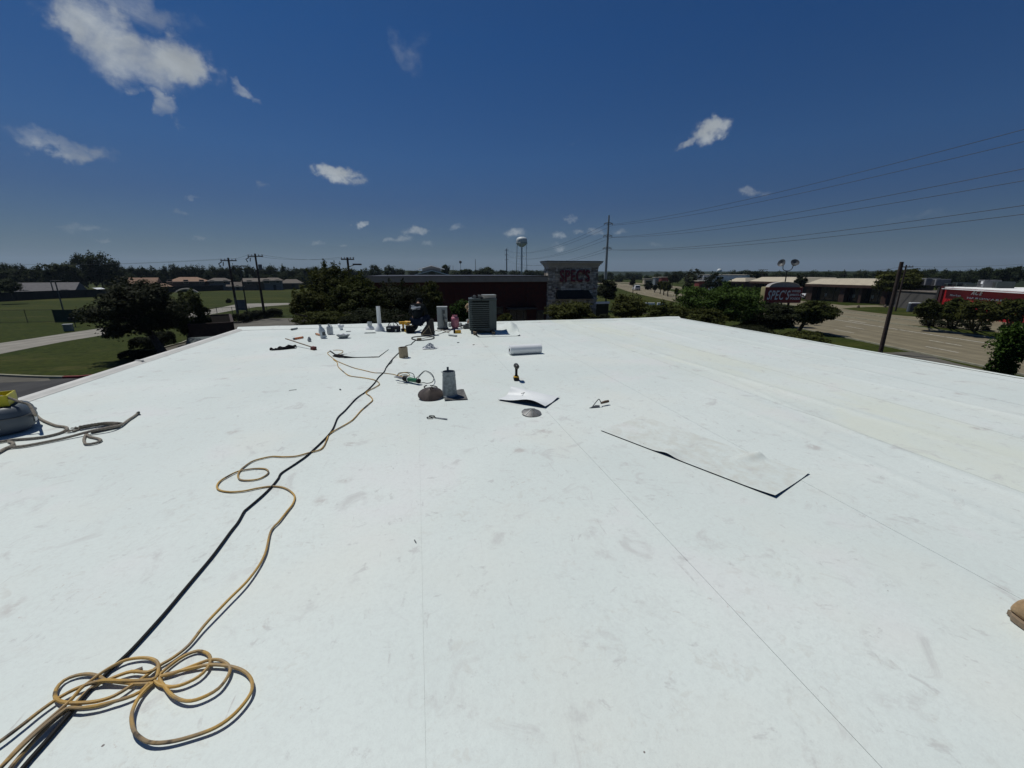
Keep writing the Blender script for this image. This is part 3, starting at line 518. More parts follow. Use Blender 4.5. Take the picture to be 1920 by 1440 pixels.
t = thing('crushed_bottle', 'crushed upright white bottle leaning back near the far roof edge', 'bottle', (x, y, Z))
m = MB(); m.lathe([(0, 0), (.075, .003), (.083, .02), (.07, .10), (.083, .16), (.075, .22), (.05, .275), (.03, .30), (.03, .325), (0, .326)], (0, 0, 0), 16, Matrix.Rotation(-.18, 3, 'Y')@Matrix.Scale(.8, 3, (0, 1, 0))); m.build('bottle_body', M_LB, t, smooth=True)
m = MB(); m.cyl((-.058, 0, .315), (-.064, 0, .35), .03, .03, 12); m.build('cap', M_ACL, t)
m = MB(); m.bbox((.02, -.055, .12), (.08, .02, .09), .008, rot=Matrix.Rotation(-.18, 3, 'Y')); m.build('label_band', M_DGREY, t)
x, y = (-2.405, 12.117)
t = thing('square_jug', 'square pale grey jug with a handle standing near the far roof edge', 'jug', (x, y, Z), -.2)
m = MB(); m.bbox((0, 0, .105), (.145, .10, .21), .02); m.lathe([(.055, .20), (.045, .225), (.022, .24), (.022, .262), (0, .264)], (-.02, 0, 0), 12); m.build('jug_body', mat('pale_grey_plastic', (.46, .49, .50), .4, .1, 8), t, smooth=True)
m = MB(); m.cyl((-.02, 0, .262), (-.02, 0, .285), .026, .024, 12); m.build('cap', M_ACL, t)
m = MB(); m.tube([(.0, 0, .225), (.03, 0, .25), (.06, 0, .24), (.066, 0, .20)], .009, 6); m.build('handle', M_ACL, t, smooth=True)
x, y = (-2.27, 13.037)
m = MB(); m.lathe([(0, 0), (.10, .004), (.115, .03), (.10, .065), (.05, .085), (.035, .13), (.03, .15), (0, .152)], (0, 0, 0), 14, Matrix.Rotation(1.1, 3, 'Y')@Matrix.Scale(.6, 3, (0, 1, 0)))
tag(m.build('flattened_bag', M_WHITE, smooth=True, loc=(x-.05, y, Z+.06)), 'flattened white bottle on its side against the far roof edge', 'bottle')
x, y = (-1.942, 11.329)
t = thing('metal_pan', 'open grey metal pan with white paper scraps inside', 'pan', (x, y, Z))
m = MB(); m.lathe([(0, .004), (.09, .004), (.165, .085), (.172, .088), (.17, .08), (.095, 0), (0, 0)], (0, 0, 0), 20, Matrix.Scale(.75, 3, (0, 1, 0))); m.build('pan_body', M_GALV, t, smooth=True)
for k, (a, b, c) in enumerate(((.04, .02, .095), (-.05, .0, .09), (.09, -.02, .08))):
    m = MB(); m.bbox((a, b, c), (.10, .06, .02), .004, rot=Matrix.Rotation(.4-.5*k, 3, 'Y')@Matrix.Rotation(k, 3, 'Z')); m.build('paper_scrap', M_WHITE, t)
x, y = (-1.999, 12.567)
m = MB(); m.bbox((0, 0, .008), (.13, .05, .016), .004); tag(m.build('metal_strip', M_STEEL, loc=(x, y, Z)), 'short flat metal strip behind the grey pan', 'metal strip')
# vent boots and pipes
x, y = (-1.446, 12.973)
t = thing('pipe_boot', 'short translucent pipe boot on a white cone, left of the tall pipe', 'pipe boot', (x, y, Z))
m = MB(); m.lathe([(.135, 0), (.125, .03), (.095, .075), (.072, .09), (.068, .10)], n=24); m.build('cone_base', M_WHITE, t, smooth=True)
m = MB(); m.lathe([(.066, .095), (.064, .22), (.058, .225), (.056, .215), (.058, .10)], n=24); m.build('sleeve', mat('cloudy_plastic', (.42, .45, .46), .3, .35, 20), t, smooth=True)
m = MB(); m.tube([(.069*math.cos(a), .069*math.sin(a), .205) for a in [i*math.pi/10 for i in range(20)]], .005, 5, True); m.build('clamp', M_STEEL, t)
x, y = (-1.128, 12.542)
t = thing('vent_pipe', 'tall white vent pipe rising from a cone flashing left of the tool bags', 'vent pipe', (x, y, Z))
m = MB(); m.lathe([(.145, 0), (.14, .02), (.135, .06), (.085, .13), (.064, .19), (.06, .195)], n=28); m.build('cone_base', M_WHITE, t, smooth=True)
m = MB(); m.lathe([(.058, .19), (.056, .70), (.058, .705), (.050, .706), (.048, .64), (.048, .3)], n=24); m.build('pipe', M_WHITE, t, smooth=True)
m = MB(); x, y = (-1.357, 12.092); m.tube([(x+.155*math.cos(a), y+.06*math.sin(a), Z+.008) for a in [i*math.pi/12 for i in range(24)]], .007, 6, True); m.tube([(x-.13, y, Z+.02), (x+.13, y+.01, Z+.02)], .006, 5)
tag(m.build('wire_ring', M_ACL, smooth=True), 'flat oval wire ring lying in front of the short pipe boot', 'ring')
# ---------------------------------------------------------------- cardboard tube
x, y = (-0.339, 8.319)
t = thing('cardboard_core', 'tan cardboard core standing upright with the black cable behind it', 'cardboard tube', (x, y+.07, Z), .3)
m = MB(); m.lathe([(.088, 0), (.09, .02), (.0885, .10), (.09, .19), (.087, .205), (.080, .205), (.080, .0)], n=28, rot=Matrix.Rotation(-.03, 3, 'Y')); m.build('tube_wall', M_CARD, t, smooth=True)
m = MB(); m.lathe([(.0795, .17), (.0795, .203)], n=28); m.build('inner_liner', M_WOOD, t)
# ---------------------------------------------------------------- crumpled plastic
x, y = (0.202, 9.261); m = MB()
def crump(u, v):
    a = u*2*math.pi; r = (.02+.13*v)*(1+.5*mnoise.noise(Vector((math.cos(a)*2.2, math.sin(a)*2.2, v*2))))
    return (x+r*math.cos(a)*1.15, y+r*math.sin(a)*.6, Z+.006+(1-v)**1.2*.11*(1+.6*mnoise.noise(Vector((math.cos(a)*4, math.sin(a)*4, v*5)))))
m.grid(crump, 26, 7); tag(m.build('crumpled_film', mat('plastic_film', (.50, .52, .53), .3, .3, 30), smooth=False), 'crumpled clear plastic film between the cardboard tube and the coil', 'plastic film')
for nm, lab, q, s_ in (('dark_screw_box', 'small dark scrap on the bare roof in front of the yellow case', (0.896, 9.917), (.06, .02, .014)), ('brown_chip', 'tiny brown chip on the roof left of the white roll', (1.222, 9.533), (.05, .015, .01)), ('grey_paper_scrap', 'small grey paper scrap on the roof left of the black cable', (-1.176, 6.156), (.022, .06, .006)),
        ('twig', 'thin dark twig on the roof at the left, below the brush', (-1.842, 6.278), (.10, .006, .006)), ('black_chip', 'small black chip beside the centre seam in the foreground', (-0.104, 2.332), (.006, .03, .004)), ('brown_leaf', 'curled brown leaf inside the tangled yellow cord coil', (-1.262, 1.697), (.03, .012, .006))):
    m = MB(); m.bbox((0, 0, s_[2]/2), s_, s_[2]*.3, rz=.35); tag(m.build(nm, M_DGREY if 'brown' not in nm else M_BOOT, loc=(q[0], q[1], Z)), lab, 'scrap')
# ---------------------------------------------------------------- heat gun
A, B_ = ((-0.397, 6.546), (-0.037, 6.17))
t = thing('heat_gun', 'green handled hot air welder lying beside its looped cable', 'heat gun', (A[0], A[1], Z), math.atan2(B_[1]-A[1], B_[0]-A[0])); gl = math.hypot(B_[0]-A[0], B_[1]-A[1])
R90 = Matrix.Rotation(math.pi/2, 3, 'Y')
m = MB(); m.lathe([(.014, 0), (.017, .02), (.02, gl*.33)], (0, 0, .05), 12, R90); m.bbox((-.01, 0, .05), (.04, .055, .012), .003); m.build('nozzle', M_STEEL, t, smooth=True)
m = MB(); m.lathe([(.021, gl*.30), (.045, gl*.34), (.047, gl*.50), (.04, gl*.53)], (0, 0, .055), 16, R90); m.build('motor_housing', M_BLACK, t, smooth=True)
m = MB(); m.lathe([(.041, gl*.53), (.034, gl*.60), (.033, gl*.90), (.035, gl*.91)], (0, 0, .055), 16, R90); m.build('handle', M_GREEN, t, smooth=True)
m = MB(); m.lathe([(.036, gl*.90), (.037, gl*.97), (.02, gl), (0, gl)], (0, 0, .055), 16, R90); m.build('end_cap', M_BLACK, t, smooth=True)
m = MB(); m.lathe([(.0435, gl*.525), (.036, gl*.56)], (0, 0, .055), 16, R90); m.build('collar', M_WHITE, t, smooth=True)
c = B_
m = MB(); m.tube(cord([c]+[(0.015, 6.174), (0.07, 6.106), (0.142, 6.145), (0.175, 6.339), (0.16, 6.652), (0.115, 6.93), (0.047, 7.052), (-0.019, 6.858), (-0.082, 6.548), (-0.114, 6.464), (-0.142, 6.72), (-0.219, 6.836), (-0.288, 6.851), (-0.371, 6.837), (-0.394, 6.681)], .006, lambda t_, p: .02+.02*math.sin(t_*9)), .006, 7)
m.tube(cord([(0.056, 6.109), (0.015, 6.011), (0.065, 5.91), (0.159, 5.889), (0.207, 5.941), (0.179, 6.027), (0.111, 6.086)], .006), .006, 7)
tag(m.build('power_lead', M_BLACK, t and None, smooth=True), 'black power lead looped around the hot air welder', 'cable')
m = MB(); q = (-0.285, 6.661)
for k in range(2): m.tube([(q[0]+(.075+.012*k)*math.cos(a), q[1]+(.055+.01*k)*math.sin(a), Z+.02+.03*k+.02*math.sin(a)) for a in [i*math.pi/14 for i in range(28)]], .006, 6, True)
tag(m.build('cord_coil', M_CORD, smooth=True), 'small ring of yellow cord tied above the welder nozzle', 'cord')
m = MB(); m.tube(cord([(-0.381, 6.359), (-0.284, 6.305), (-0.227, 6.245)], .003), .003, 5); tag(m.build('thin_rod', M_DGREY), 'thin dark rod in front of the welder nozzle', 'rod')
# ---------------------------------------------------------------- galvanised flue with base plate, conical cap
x, y = (0.354, 5.407)
t = thing('flue_pipe', 'galvanised tapered flue pipe standing on a square flashing plate', 'flue pipe', (x, y+.06, Z), .1)
PL = [(0.266, 5.267), (0.577, 5.257), (0.569, 5.678), (0.332, 5.703)]
m = MB(); cx = [p[0]-x for p in PL]; cy_ = [p[1]-y-.06 for p in PL]; rr = Matrix.Rotation(-.1, 3, 'Z')
def plate(u, v):
    a = (cx[0]*(1-u)+cx[1]*u)*(1-v)+(cx[3]*(1-u)+cx[2]*u)*v; b = (cy_[0]*(1-u)+cy_[1]*u)*(1-v)+(cy_[3]*(1-u)+cy_[2]*u)*v; q = rr@Vector((a, b, 0))
    return (q.x, q.y, .012+.010*mnoise.noise(Vector((a*9, b*9, 0)))+.02*u*v)
m.solid(plate, 12, 8, .004); m.build('flashing_plate', mat('dark_weathered_flashing', (.10, .10, .095), .75, .45, 14, metal=.2, detail=8), t)
m = MB(); m.lathe([(.112, .004), (.105, .025), (.100, .03), (.092, .21), (.086, .29), (.0865, .295), (.085, .355), (.079, .355), (.080, .29), (.085, .1)], n=36); m.build('pipe', M_GALV, t, smooth=True)
m = MB(); m.tube([(.088*math.cos(a), .088*math.sin(a), .300) for a in [i*math.pi/18 for i in range(36)]], .003, 5, True); m.build('crimp_bead', M_GALV, t)
m = MB(); m.box((-.09, 0, .35), (.03, .035, .003), rot=Matrix.Rotation(.2, 3, 'Y')); m.build('bent_tab', M_GALV, t); m = MB(); m.box((.0, .075, .375), (.03, .002, .05)); m.build('bent_tab', M_GALV, t)
m = MB(); m.cyl((.083, -.06, .0), (.083, -.06, .03), .004, .004, 5); 
x, y = (0.096, 5.39)
t = thing('conical_cap', 'brown rusted conical rain cap tipped beside the galvanised flue', 'vent cap', (x, y+.07, Z+.052)); t.rotation_euler = (math.radians(18), math.radians(-6), .2)
m = MB(); m.lathe([(.165, -.006), (.170, 0), (.166, .004), (.03, .078), (.01, .086), (0, .087)], n=40); m.build('cone', M_RUST, t, smooth=True)
m = MB(); m.cyl((0, 0, .07), (.004, .0, .095), .008, .008, 8); m.box((.035, .03, .07), (.02, .035, .03), rz=.4); m.build('bracket_stub', M_BLACK, t)
x, y = (1.26, 4.51)
t = thing('storm_collar', 'grey round metal storm collar with folded seams half under the membrane square', 'storm collar', (x, y+.015, Z+.012)); t.rotation_euler = (math.radians(7), 0, .2)
m = MB(); m.lathe([(.118, 0), (.12, .003), (.06, .03), (.02, .045), (0, .046)], n=32); m.build('cone', mat('dull_zinc', (.17, .17, .165), .55, .25, 12, metal=.4), t, smooth=True)
for a in (2.0, .75, 3.6, 5.2, 4.4):
    m = MB(); m.box((.065*math.cos(a), .065*math.sin(a), .0285), (.11, .006 if a != 2.0 else .018, .006), rot=Matrix.Rotation(a, 3, 'Z')@Matrix.Rotation(.40, 3, 'Y')); m.build('standing_seam', M_GALV, t)
# ---------------------------------------------------------------- drill standing on its battery
x, y = (1.451, 6.13)
t = thing('cordless_driver', 'cordless impact driver standing upside down on its yellow battery', 'power drill', (x, y, Z), -.12)
m = MB(); m.bbox((0, 0, .028), (.085, .105, .05), .012); m.build('battery_case', M_BLACK, t, smooth=True)
m = MB(); m.bbox((0, 0, .052), (.080, .10, .026), .008); m.build('yellow_foot', M_YEL, t, smooth=True)
m = MB(); m.tube([(0, 0, .06), (0, .0, .09), (.0, -.005, .15), (0, -.012, .20)], [.03, .021, .020, .024], 12); m.build('handle', M_BLACK, t, smooth=True)
m = MB(); m.cyl((0, -.09, .235), (0, .045, .225), .037, .040, 18); m.cyl((0, -.125, .237), (0, -.09, .235), .018, .034, 14); m.build('gear_case', mat('dark_charcoal', (.03, .03, .028), .5, .2, 8), t, smooth=True)
# ---------------------------------------------------------------- roll of membrane
A, B_ = ((1.79, 8.09), (2.477, 8.14))
Av = Vector((A[0], A[1]+.09, Z+.098)); Bv = Vector((B_[0], B_[1]+.09, Z+.098)); d = Bv-Av; n_ = d.normalized()
t = thing('membrane_roll', 'short roll of new white membrane lying on its side', 'roll', Av)
rot = n_.to_track_quat('Z', 'Y').to_matrix(); m = MB(); L_ = d.length
m.lathe([(.035, 0), (.09, 0), (.096, .004), (.0965, L_/2), (.096, L_-.004), (.09, L_), (.035, L_)], n=40, rot=rot); m.build('wrapped_sheet', mat('bright_white_membrane', (.72, .74, .74), .5, .03, 3), t, smooth=True)
m = MB(); m.lathe([(.036, .002), (.036, L_)], n=20, rot=rot); m.build('core', M_BLACK, t)
m = MB(); m.tube([rot@Vector((.0968*math.cos(a), .0968*math.sin(a), L_*.5)) for a in [1, 1.02]], .001, 4); 
m = MB(); m.solid(lambda u, v: tuple(rot@Vector((.0975*math.cos(-.9-u*.25), .0975*math.sin(-.9-u*.25), L_*v))), 4, 6, .002); m.build('loose_flap', M_WHITE, t)
# ---------------------------------------------------------------- scissors
c = (0.126, 4.622); t = thing('scissors', 'open handled metal scissors lying near the centre seam', 'scissors', (c[0], c[1], Z), -.55)
for s_ in (1, -1):
    m = MB(); m.box((.075, .004*s_, .006), (.15, .013, .003), rz=s_*.03, taper=.9); m.build('blade', M_STEEL, t)
    m = MB(); m.tube([(-.065+.035*math.cos(a), .028*s_+.020*math.sin(a), .007) for a in [i*math.pi/10 for i in range(20)]], .0045, 6, True); m.cyl((-.035, .02*s_, .007), (.005, 0, .007), .005, .004, 6); m.build('finger_loop', M_BLACK, t, smooth=True)
# ---------------------------------------------------------------- trowel
A, B_ = ((2.018, 4.566), (2.331, 4.661))
t = thing('pointing_trowel', 'small pointing trowel with a dark handle lying on the white roof', 'trowel', (A[0], A[1], Z), math.atan2(B_[1]-A[1], B_[0]-A[0])); tl = math.hypot(B_[0]-A[0], B_[1]-A[1])
m = MB(); m.add([(0, 0, .004), (tl*.42, -.035, .01), (tl*.55, 0, .012), (tl*.42, .035, .01), (0, 0, .002), (tl*.42, -.035, .007), (tl*.55, 0, .009), (tl*.42, .035, .007)], [(0, 1, 2, 3), (7, 6, 5, 4), (0, 4, 5, 1), (1, 5, 6, 2), (2, 6, 7, 3), (3, 7, 4, 0)]); m.build('blade', M_DGREY, t)
m = MB(); m.tube(spline([(tl*.18, 0, .012), (tl*.42, 0, .085), (tl*.50, 0, .092), (tl*.60, 0, .045), (tl*.64, 0, .04)], .01), .0055, 6); m.build('tang', M_DGREY, t, smooth=True)
m = MB(); m.tube([(tl*.60, 0, .036), (tl*.66, 0, .038), (tl*.8, 0, .042), (tl*.98, 0, .042), (tl, 0, .04)], [.011, .015, .018, .017, .008], 10); m.build('handle', M_BOOT, t, smooth=True)
# ---------------------------------------------------------------- tan work glove and boot at right edge
x, y = (2.61, 0.993)
t = thing('work_boot', 'tan leather work boot cut off by the right edge of the picture', 'boot', (x+.15, y-.04, Z), math.radians(-20))
m = MB()
secs = [(-.135, .030, .055, .035), (-.12, .042, .10, .05), (-.07, .047, .15, .075), (-.02, .045, .16, .08), (.03, .043, .115, .06), (.09, .047, .08, .045), (.14, .045, .068, .038), (.17, .03, .05, .03)]
vs = []
for yy, wx, hz, zc_ in secs:
    for k in range(14): a = 2*math.pi*k/14; vs.append((wx*math.cos(a), -yy, max(.028, zc_+hz*.5*math.sin(a)+.01)))
m.add(vs, [(j*14+i, j*14+(i+1) % 14, (j+1)*14+(i+1) % 14, (j+1)*14+i) for j in range(7) for i in range(14)]+[tuple(range(14)), tuple(98+i for i in range(13, -1, -1))])
m.build('upper', M_TAN, t, smooth=True)
m = MB(); m.lathe([(.044, .10), (.046, .17), (.05, .20), (.046, .205), (.04, .15)], (0, .045, 0), 18, Matrix.Scale(1.25, 3, (0, 1, 0))); m.build('cuff', M_TAN, t, smooth=True)
m = MB(); m.solid(lambda u, v: ((u-.5)*(.095+.012*math.sin(v*9))*(1 if .1 < v < .9 else .7), .138-.312*v, .028), 6, 16, .026); m.build('sole', M_WOOD, t)
for k in range(4): 
    m = MB(); m.tube([(-.025, -.03-.02*k, .128-.016*k), (0, -.035-.02*k, .142-.016*k), (.025, -.03-.02*k, .128-.016*k)], .003, 5); m.build('lace', M_BOOT, t)
# ================================================================ CONDENSER AND WORK AREA
x, y = (1.774, 11.28)
AC = thing('condenser_unit', 'square dark grey louvred air conditioner condenser on wood blocks', 'air conditioner', (x, y+.40, Z+.085), -YAW*.55)
a = .375; h = .86
m = MB()
for sx_, sy_ in ((-1, -1), (1, -1), (1, 1), (-1, 1)): m.bbox((sx_*(a-.045), sy_*(a-.045), h/2), (.09, .09, h-.06), .02)
m.bbox((0, 0, .03), (2*a, 2*a, .06), .02); m.box((a-.10, -a+.012, h/2), (.20, .02, h-.09)); m.build('frame', M_ACG, AC)
m = MB(); m.box((0, 0, h/2), (2*a-.07, 2*a-.07, h-.10)); m.build('coil', M_BLACK, AC)
m = MB(); m.bbox((0, 0, h-.015), (2*a+.025, 2*a+.025, .05), .022); m.build('top_cover', M_ACG, AC, smooth=True)
m = MB()
for r in (.08, .15, .22, .29): m.tube([(r*math.cos(q), r*math.sin(q), h+.02) for q in [i*math.pi/14 for i in range(28)]], .004, 5, True)
for k in range(8): q = k*math.pi/8; m.cyl((.3*math.cos(q), .3*math.sin(q), h+.024), (-.3*math.cos(q), -.3*math.sin(q), h+.024), .004, .004, 5)
m.build('fan_grille', M_BLACK, AC)
M_LV = mat('louvre_lit_lip', (.15, .18, .175), .45, .1, 5)
mlv = MB(); mlv.box((-.09, 0, 0), (2*a-.22, .05, .004), rot=Matrix.Rotation(-.75, 3, 'X')); mlv.mat(1); mlv.box((-.09, -.024, -.021), (2*a-.22, .012, .009))  # light and shade put into the colour: near-black slat, paler front lip
lv = None
for k in range(13):
    z_ = .085+k*.057
    if lv is None: lv = mlv.build('louvre', [mat('louvre_shaded', (.035, .042, .042), .5, .1, 5), M_LV], AC); o = lv
    else: o = lv.copy(); COL.objects.link(o); o.parent = AC
    o.location = (0, -a+.012, z_)
    o = lv.copy(); COL.objects.link(o); o.parent = AC; o.location = (-a+.012, 0, z_); o.rotation_euler = (0, 0, -math.pi/2)
for lab, px in (('weathered wood block under the left of the condenser', -.24), ('weathered wood block under the right of the condenser', .27)):
    m = MB(); m.bbox((0, 0, .04), (.085, 1.0, .078), .006); o = tag(m.build('wood_block', M_WOOD), lab, 'wood block'); o.location = Vector((x, y+.40, Z+.002))+Matrix.Rotation(-YAW*.55, 3, 'Z')@Vector((px, -.12, 0)); o.rotation_euler = (0, 0, -YAW*.5)
top = Z+.085+h+.012
t = thing('gauge_manifold', 'black gauge manifold with short hoses on top of the condenser', 'gauges', (x-.19, y+.12, top))
m = MB(); m.bbox((0, 0, .035), (.24, .07, .05), .01); m.build('manifold_body', M_BLACK, t)
for s_ in (-.07, .07):
    m = MB(); m.cyl((s_, -.04, .05), (s_, .0, .055), .042, .042, 16); m.build('gauge', M_DGREY, t, smooth=True)
m = MB(); m.tube(spline([(.02, -.03, .03), (.05, -.2, .05), (.08, -.27, .0), (.07, -.285, -.06)], .02), .008, 6); m.tube(spline([(-.08, 0, .03), (-.16, -.03, .06), (-.2, .02, .02)], .02), .008, 6); m.build('hose', M_BLACK, t, smooth=True)
t = thing('parts_carton', 'open beige parts carton on top of the condenser', 'carton', (x+.14, y+.16, top+.002), .12)
m = MB(); m.bbox((0, 0, .045), (.36, .24, .085), .004); m.build('carton_body', mat('beige_board', (.27, .25, .22), .8, .15, 10), t)
m = MB(); m.box((-.23, 0, .065), (.12, .22, .004), rot=Matrix.Rotation(.5, 3, 'Y')); m.box((0, 0, .093), (.37, .25, .006)); m.build('flap', M_ACL, t)
# white ductless unit
x, y = (0.692, 12.43)
WU = thing('power_cabinet', 'tall narrow light grey equipment cabinet left of the pink cylinder', 'equipment cabinet', (x, y+.16, Z+.03), -YAW*.3)
m = MB(); m.bbox((0, 0, .31), (.30, .27, .62), .012); m.bbox((0, 0, .625), (.315, .285, .02), .008); m.build('cabinet', M_ACL, WU)
m = MB(); m.box((.055, -.140, .33), (.155, .008, .50)); m.build('front_panel', mat('panel_grey', (.28, .30, .29), .55, .1, 5), WU)
m = MB(); m.bbox((.045, -.155, .49), (.075, .03, .11), .006); m.build('switch_box', M_DGREY, WU)
m = MB(); m.bbox((.03, -.155, .38), (.05, .03, .07), .006); m.bbox((.10, -.16, .24), (.075, .04, .10), .006); m.bbox((.10, -.16, .12), (.08, .04, .08), .006); m.build('valve_cover', M_ACL, WU)
m = MB()
for k in range(4): m.tube(spline([(.02+.02*k, -.16, .46-.05*k), (.02+.01*k, -.20-.01*k, .28), (.05+.02*k, -.19, .12), (.0+.05*k, -.22, -.01)], .02), .007, 6)
m.build('wiring', M_DGREY, WU, smooth=True)
m = MB(); m.box((0, .05, -.012), (.34, .05, .03)); m.box((0, -.12, -.012), (.34, .05, .03)); m.build('feet', M_DGREY, WU)
# pink refrigerant cylinder
x, y = (1.061, 12.469)
PC = thing('refrigerant_cylinder', 'pink refrigerant cylinder standing right of the grey cabinet', 'gas cylinder', (x, y+.11, Z+.035))
m = MB(); m.lathe([(0, 0), (.09, .003), (.118, .03), (.124, .07), (.124, .23), (.118, .27), (.09, .315), (.05, .335), (.048, .355), (0, .356)], n=32); m.build('shell', M_PINK, PC, smooth=True)
m = MB(); m.lathe([(.075, .30), (.078, .37), (.072, .372), (.068, .31)], n=20); m.build('collar_guard', M_PINK, PC, smooth=True)
m = MB(); m.lathe([(.09, -.03), (.09, .01)], n=24); m.build('foot_ring', M_PINK, PC)
m = MB(); m.cyl((0, 0, .355), (0, 0, .385), .014, .014, 8); m.build('valve', M_STEEL, PC)
# yellow tool case in front of it
x, y = (1.038, 11.552)
t = thing('yellow_case', 'small yellow and black tool case in front of the pink cylinder', 'tool case', (x, y+.03, Z), -.1)
m = MB(); m.bbox((0, 0, .04), (.20, .10, .075), .012); m.build('case_body', M_YEL, t)
m = MB(); m.bbox((-.085, -.0, .045), (.05, .106, .09), .01); m.bbox((.03, 0, .078), (.10, .05, .015), .004); m.build('black_trim', M_BLACK, t)
x, y = (0.86, 11.03)
m = MB(); m.bbox((0, 0, .02), (.075, .26, .035), .006, rz=.75); tag(m.build('metal_bracket', M_ACL, loc=(x, y, Z)), 'pale flat metal bar lying in front of the yellow case', 'metal bar')
# hoses and cables on the floor between the units
m = MB()
for l in ([(1.328, 13.338), (1.436, 12.967), (1.519, 12.619), (1.522, 12.004), (1.489, 11.188), (1.504, 10.716)], [(1.239, 12.682), (1.353, 12.419), (1.52, 12.46), (1.504, 11.721), (1.482, 10.938)], [(1.039, 12.727), (1.195, 12.855), (1.393, 13.148), (1.59, 13.191)]):
    m.tube(cord(l, .013, None, .03), .013, 6)
tag(m.build('line_set', M_BLACK, smooth=True), 'black insulated refrigerant lines running to the left of the condenser', 'pipes')
m = MB()
for l in ([(0.452, 12.245), (0.559, 12.076), (0.71, 12.335), (0.815, 12.163), (0.942, 12.283)], [(0.571, 13.509), (0.599, 12.826), (0.652, 12.348), (0.739, 11.894), (0.812, 11.603)], [(0.633, 11.711), (0.734, 11.825), (0.852, 12.01), (0.966, 12.584)]):
    m.tube(cord(l, .009, None, .03), .009, 6)
tag(m.build('loose_wires', M_ROPE, smooth=True), 'tangle of thin beige wires around the feet of the grey cabinet', 'wires')
for q, s_, lab in (((1.28, 13.208), (.12, .10, .10), 'small grey jar behind the pink cylinder'), ((1.598, 13.87), (.10, .10, .13), 'small grey can between the pink cylinder and the condenser'), ((0.927, 13.015), (.09, .08, .14), 'small beige box right at the foot of the grey cabinet')):
    m = MB(); m.lathe([(0, 0), (s_[0]/2, .004), (s_[0]/2, s_[2]*.8), (s_[0]*.3, s_[2]*.9), (s_[0]*.3, s_[2]), (0, s_[2])], n=14); tag(m.build('small_can', M_ACL, smooth=True, loc=(q[0], q[1], Z)), lab, 'can')
q = (1.406, 12.392)
m = MB(); m.bbox((0, 0, .06), (.22, .16, .11), .02); m.bbox((.02, 0, .13), (.12, .10, .04), .01); tag(m.build('vacuum_pump', M_DGREY, smooth=True, loc=(q[0], q[1]+.1, Z)), 'dark squat pump against the left side of the condenser', 'pump')
# ---------------------------------------------------------------- tool bags
x, y = (-0.733, 12.17)
M_NAVY = mat('navy_canvas', (.016, .02, .035), .85, .3, 12, bump=.4)
TB = thing('tool_bag', 'black and navy open tool bag right of the white vent pipe', 'tool bag', (x, y+.12, Z), -.2)
m = MB(); m.bbox((0, 0, .08), (.37, .22, .16), .03); m.build('bag_body', M_NAVY, TB, smooth=True)
m = MB(); m.bbox((-.09, -.115, .09), (.13, .02, .10), .006); m.bbox((.08, -.115, .08), (.12, .02, .09), .006); m.build('pocket', M_BLACK, TB)
m = MB(); m.bbox((-.085, -.128, .11), (.09, .006, .03), .002); m.bbox((.10, -.128, .05), (.04, .006, .06), .002); m.build('reflective_patch', M_ACL, TB)
m = MB(); m.tube(spline([(-.15, 0, .15), (-.10, 0, .24), (.02, .02, .26), (.12, 0, .22), (.15, 0, .15)], .02), .012, 7); m.build('handle', M_BLACK, TB, smooth=True)
m = MB()
for k in range(5): m.cyl((-.1+.05*k, .03*(-1)**k, .14), (-.11+.055*k, .05*(-1)**k, .20+.02*(k % 3)), .010, .008, 7)
m.build('tool_handles', mat('blue_grips', (.03, .06, .16), .5, .2, 10), TB)
x, y = (-0.296, 12.183)
YT = thing('drill_set', 'heap of yellow and black cordless tools beside the kneeling worker', 'power tools', (x-.04, y+.08, Z), -.1); YT.scale = (1.25, 1.25, 1.25)
for k, (dx, dy, rz) in enumerate(((-.10, .05, .4), (.02, .10, -.5), (.0, -.02, 1.3))):
    m = MB(); R_ = Matrix.Rotation(rz, 3, 'Z'); o3 = Vector((dx, dy, .0))
    m.cyl(o3+R_@Vector((-.09, 0, .19)), o3+R_@Vector((.07, 0, .19)), .036, .034, 12); m.tube([o3+Vector((0, 0, .17)), o3+Vector((0, .0, .10)), o3+Vector((0, 0, .05))], [.026, .022, .026], 9); m.build('drill_body', M_YEL, YT, smooth=True)
    m = MB(); m.bbox(o3+Vector((0, 0, .03)), (.09, .11, .055), .01, rz=rz); m.cyl(o3+R_@Vector((.07, 0, .19)), o3+R_@Vector((.12, 0, .19)), .025, .012, 10); m.build('battery', M_BLACK, YT)
m = MB(); m.bbox((.09, -.14, .03), (.10, .07, .05), .01, rz=.3); m.cyl((-.04, -.15, .03), (.0, -.12, .03), .028, .028, 10); m.build('spare_battery', M_YEL, YT)
x, y = (-0.269, 11.847)
t = thing('open_crate', 'dark open box with a tan rim standing in front of the kneeling worker', 'box', (x+.02, y+.06, Z), -YAW)
m = MB()
for dx, dy, sx_, sy_ in ((0, -.09, .20, .008), (0, .09, .20, .008), (-.096, 0, .008, .18), (.096, 0, .008, .18)): m.box((dx, dy, .11), (sx_, sy_, .20))
m.box((0, 0, .012), (.19, .17, .01)); m.build('box_wall', M_UNDER, t)
m = MB(); m.box((0, -.09, .214), (.21, .014, .010)); m.box((-.098, -.0, .15), (.014, .19, .01)); m.box((-.104, -.09, .11), (.012, .012, .2)); m.build('rim', M_CARD, t)
x, y = (0.238, 11.318)
t = thing('folding_frame', 'dark triangular canvas tool tote with crossed bars behind the black coil', 'tool tote', (x, y+.10, Z), -YAW)
m = MB()
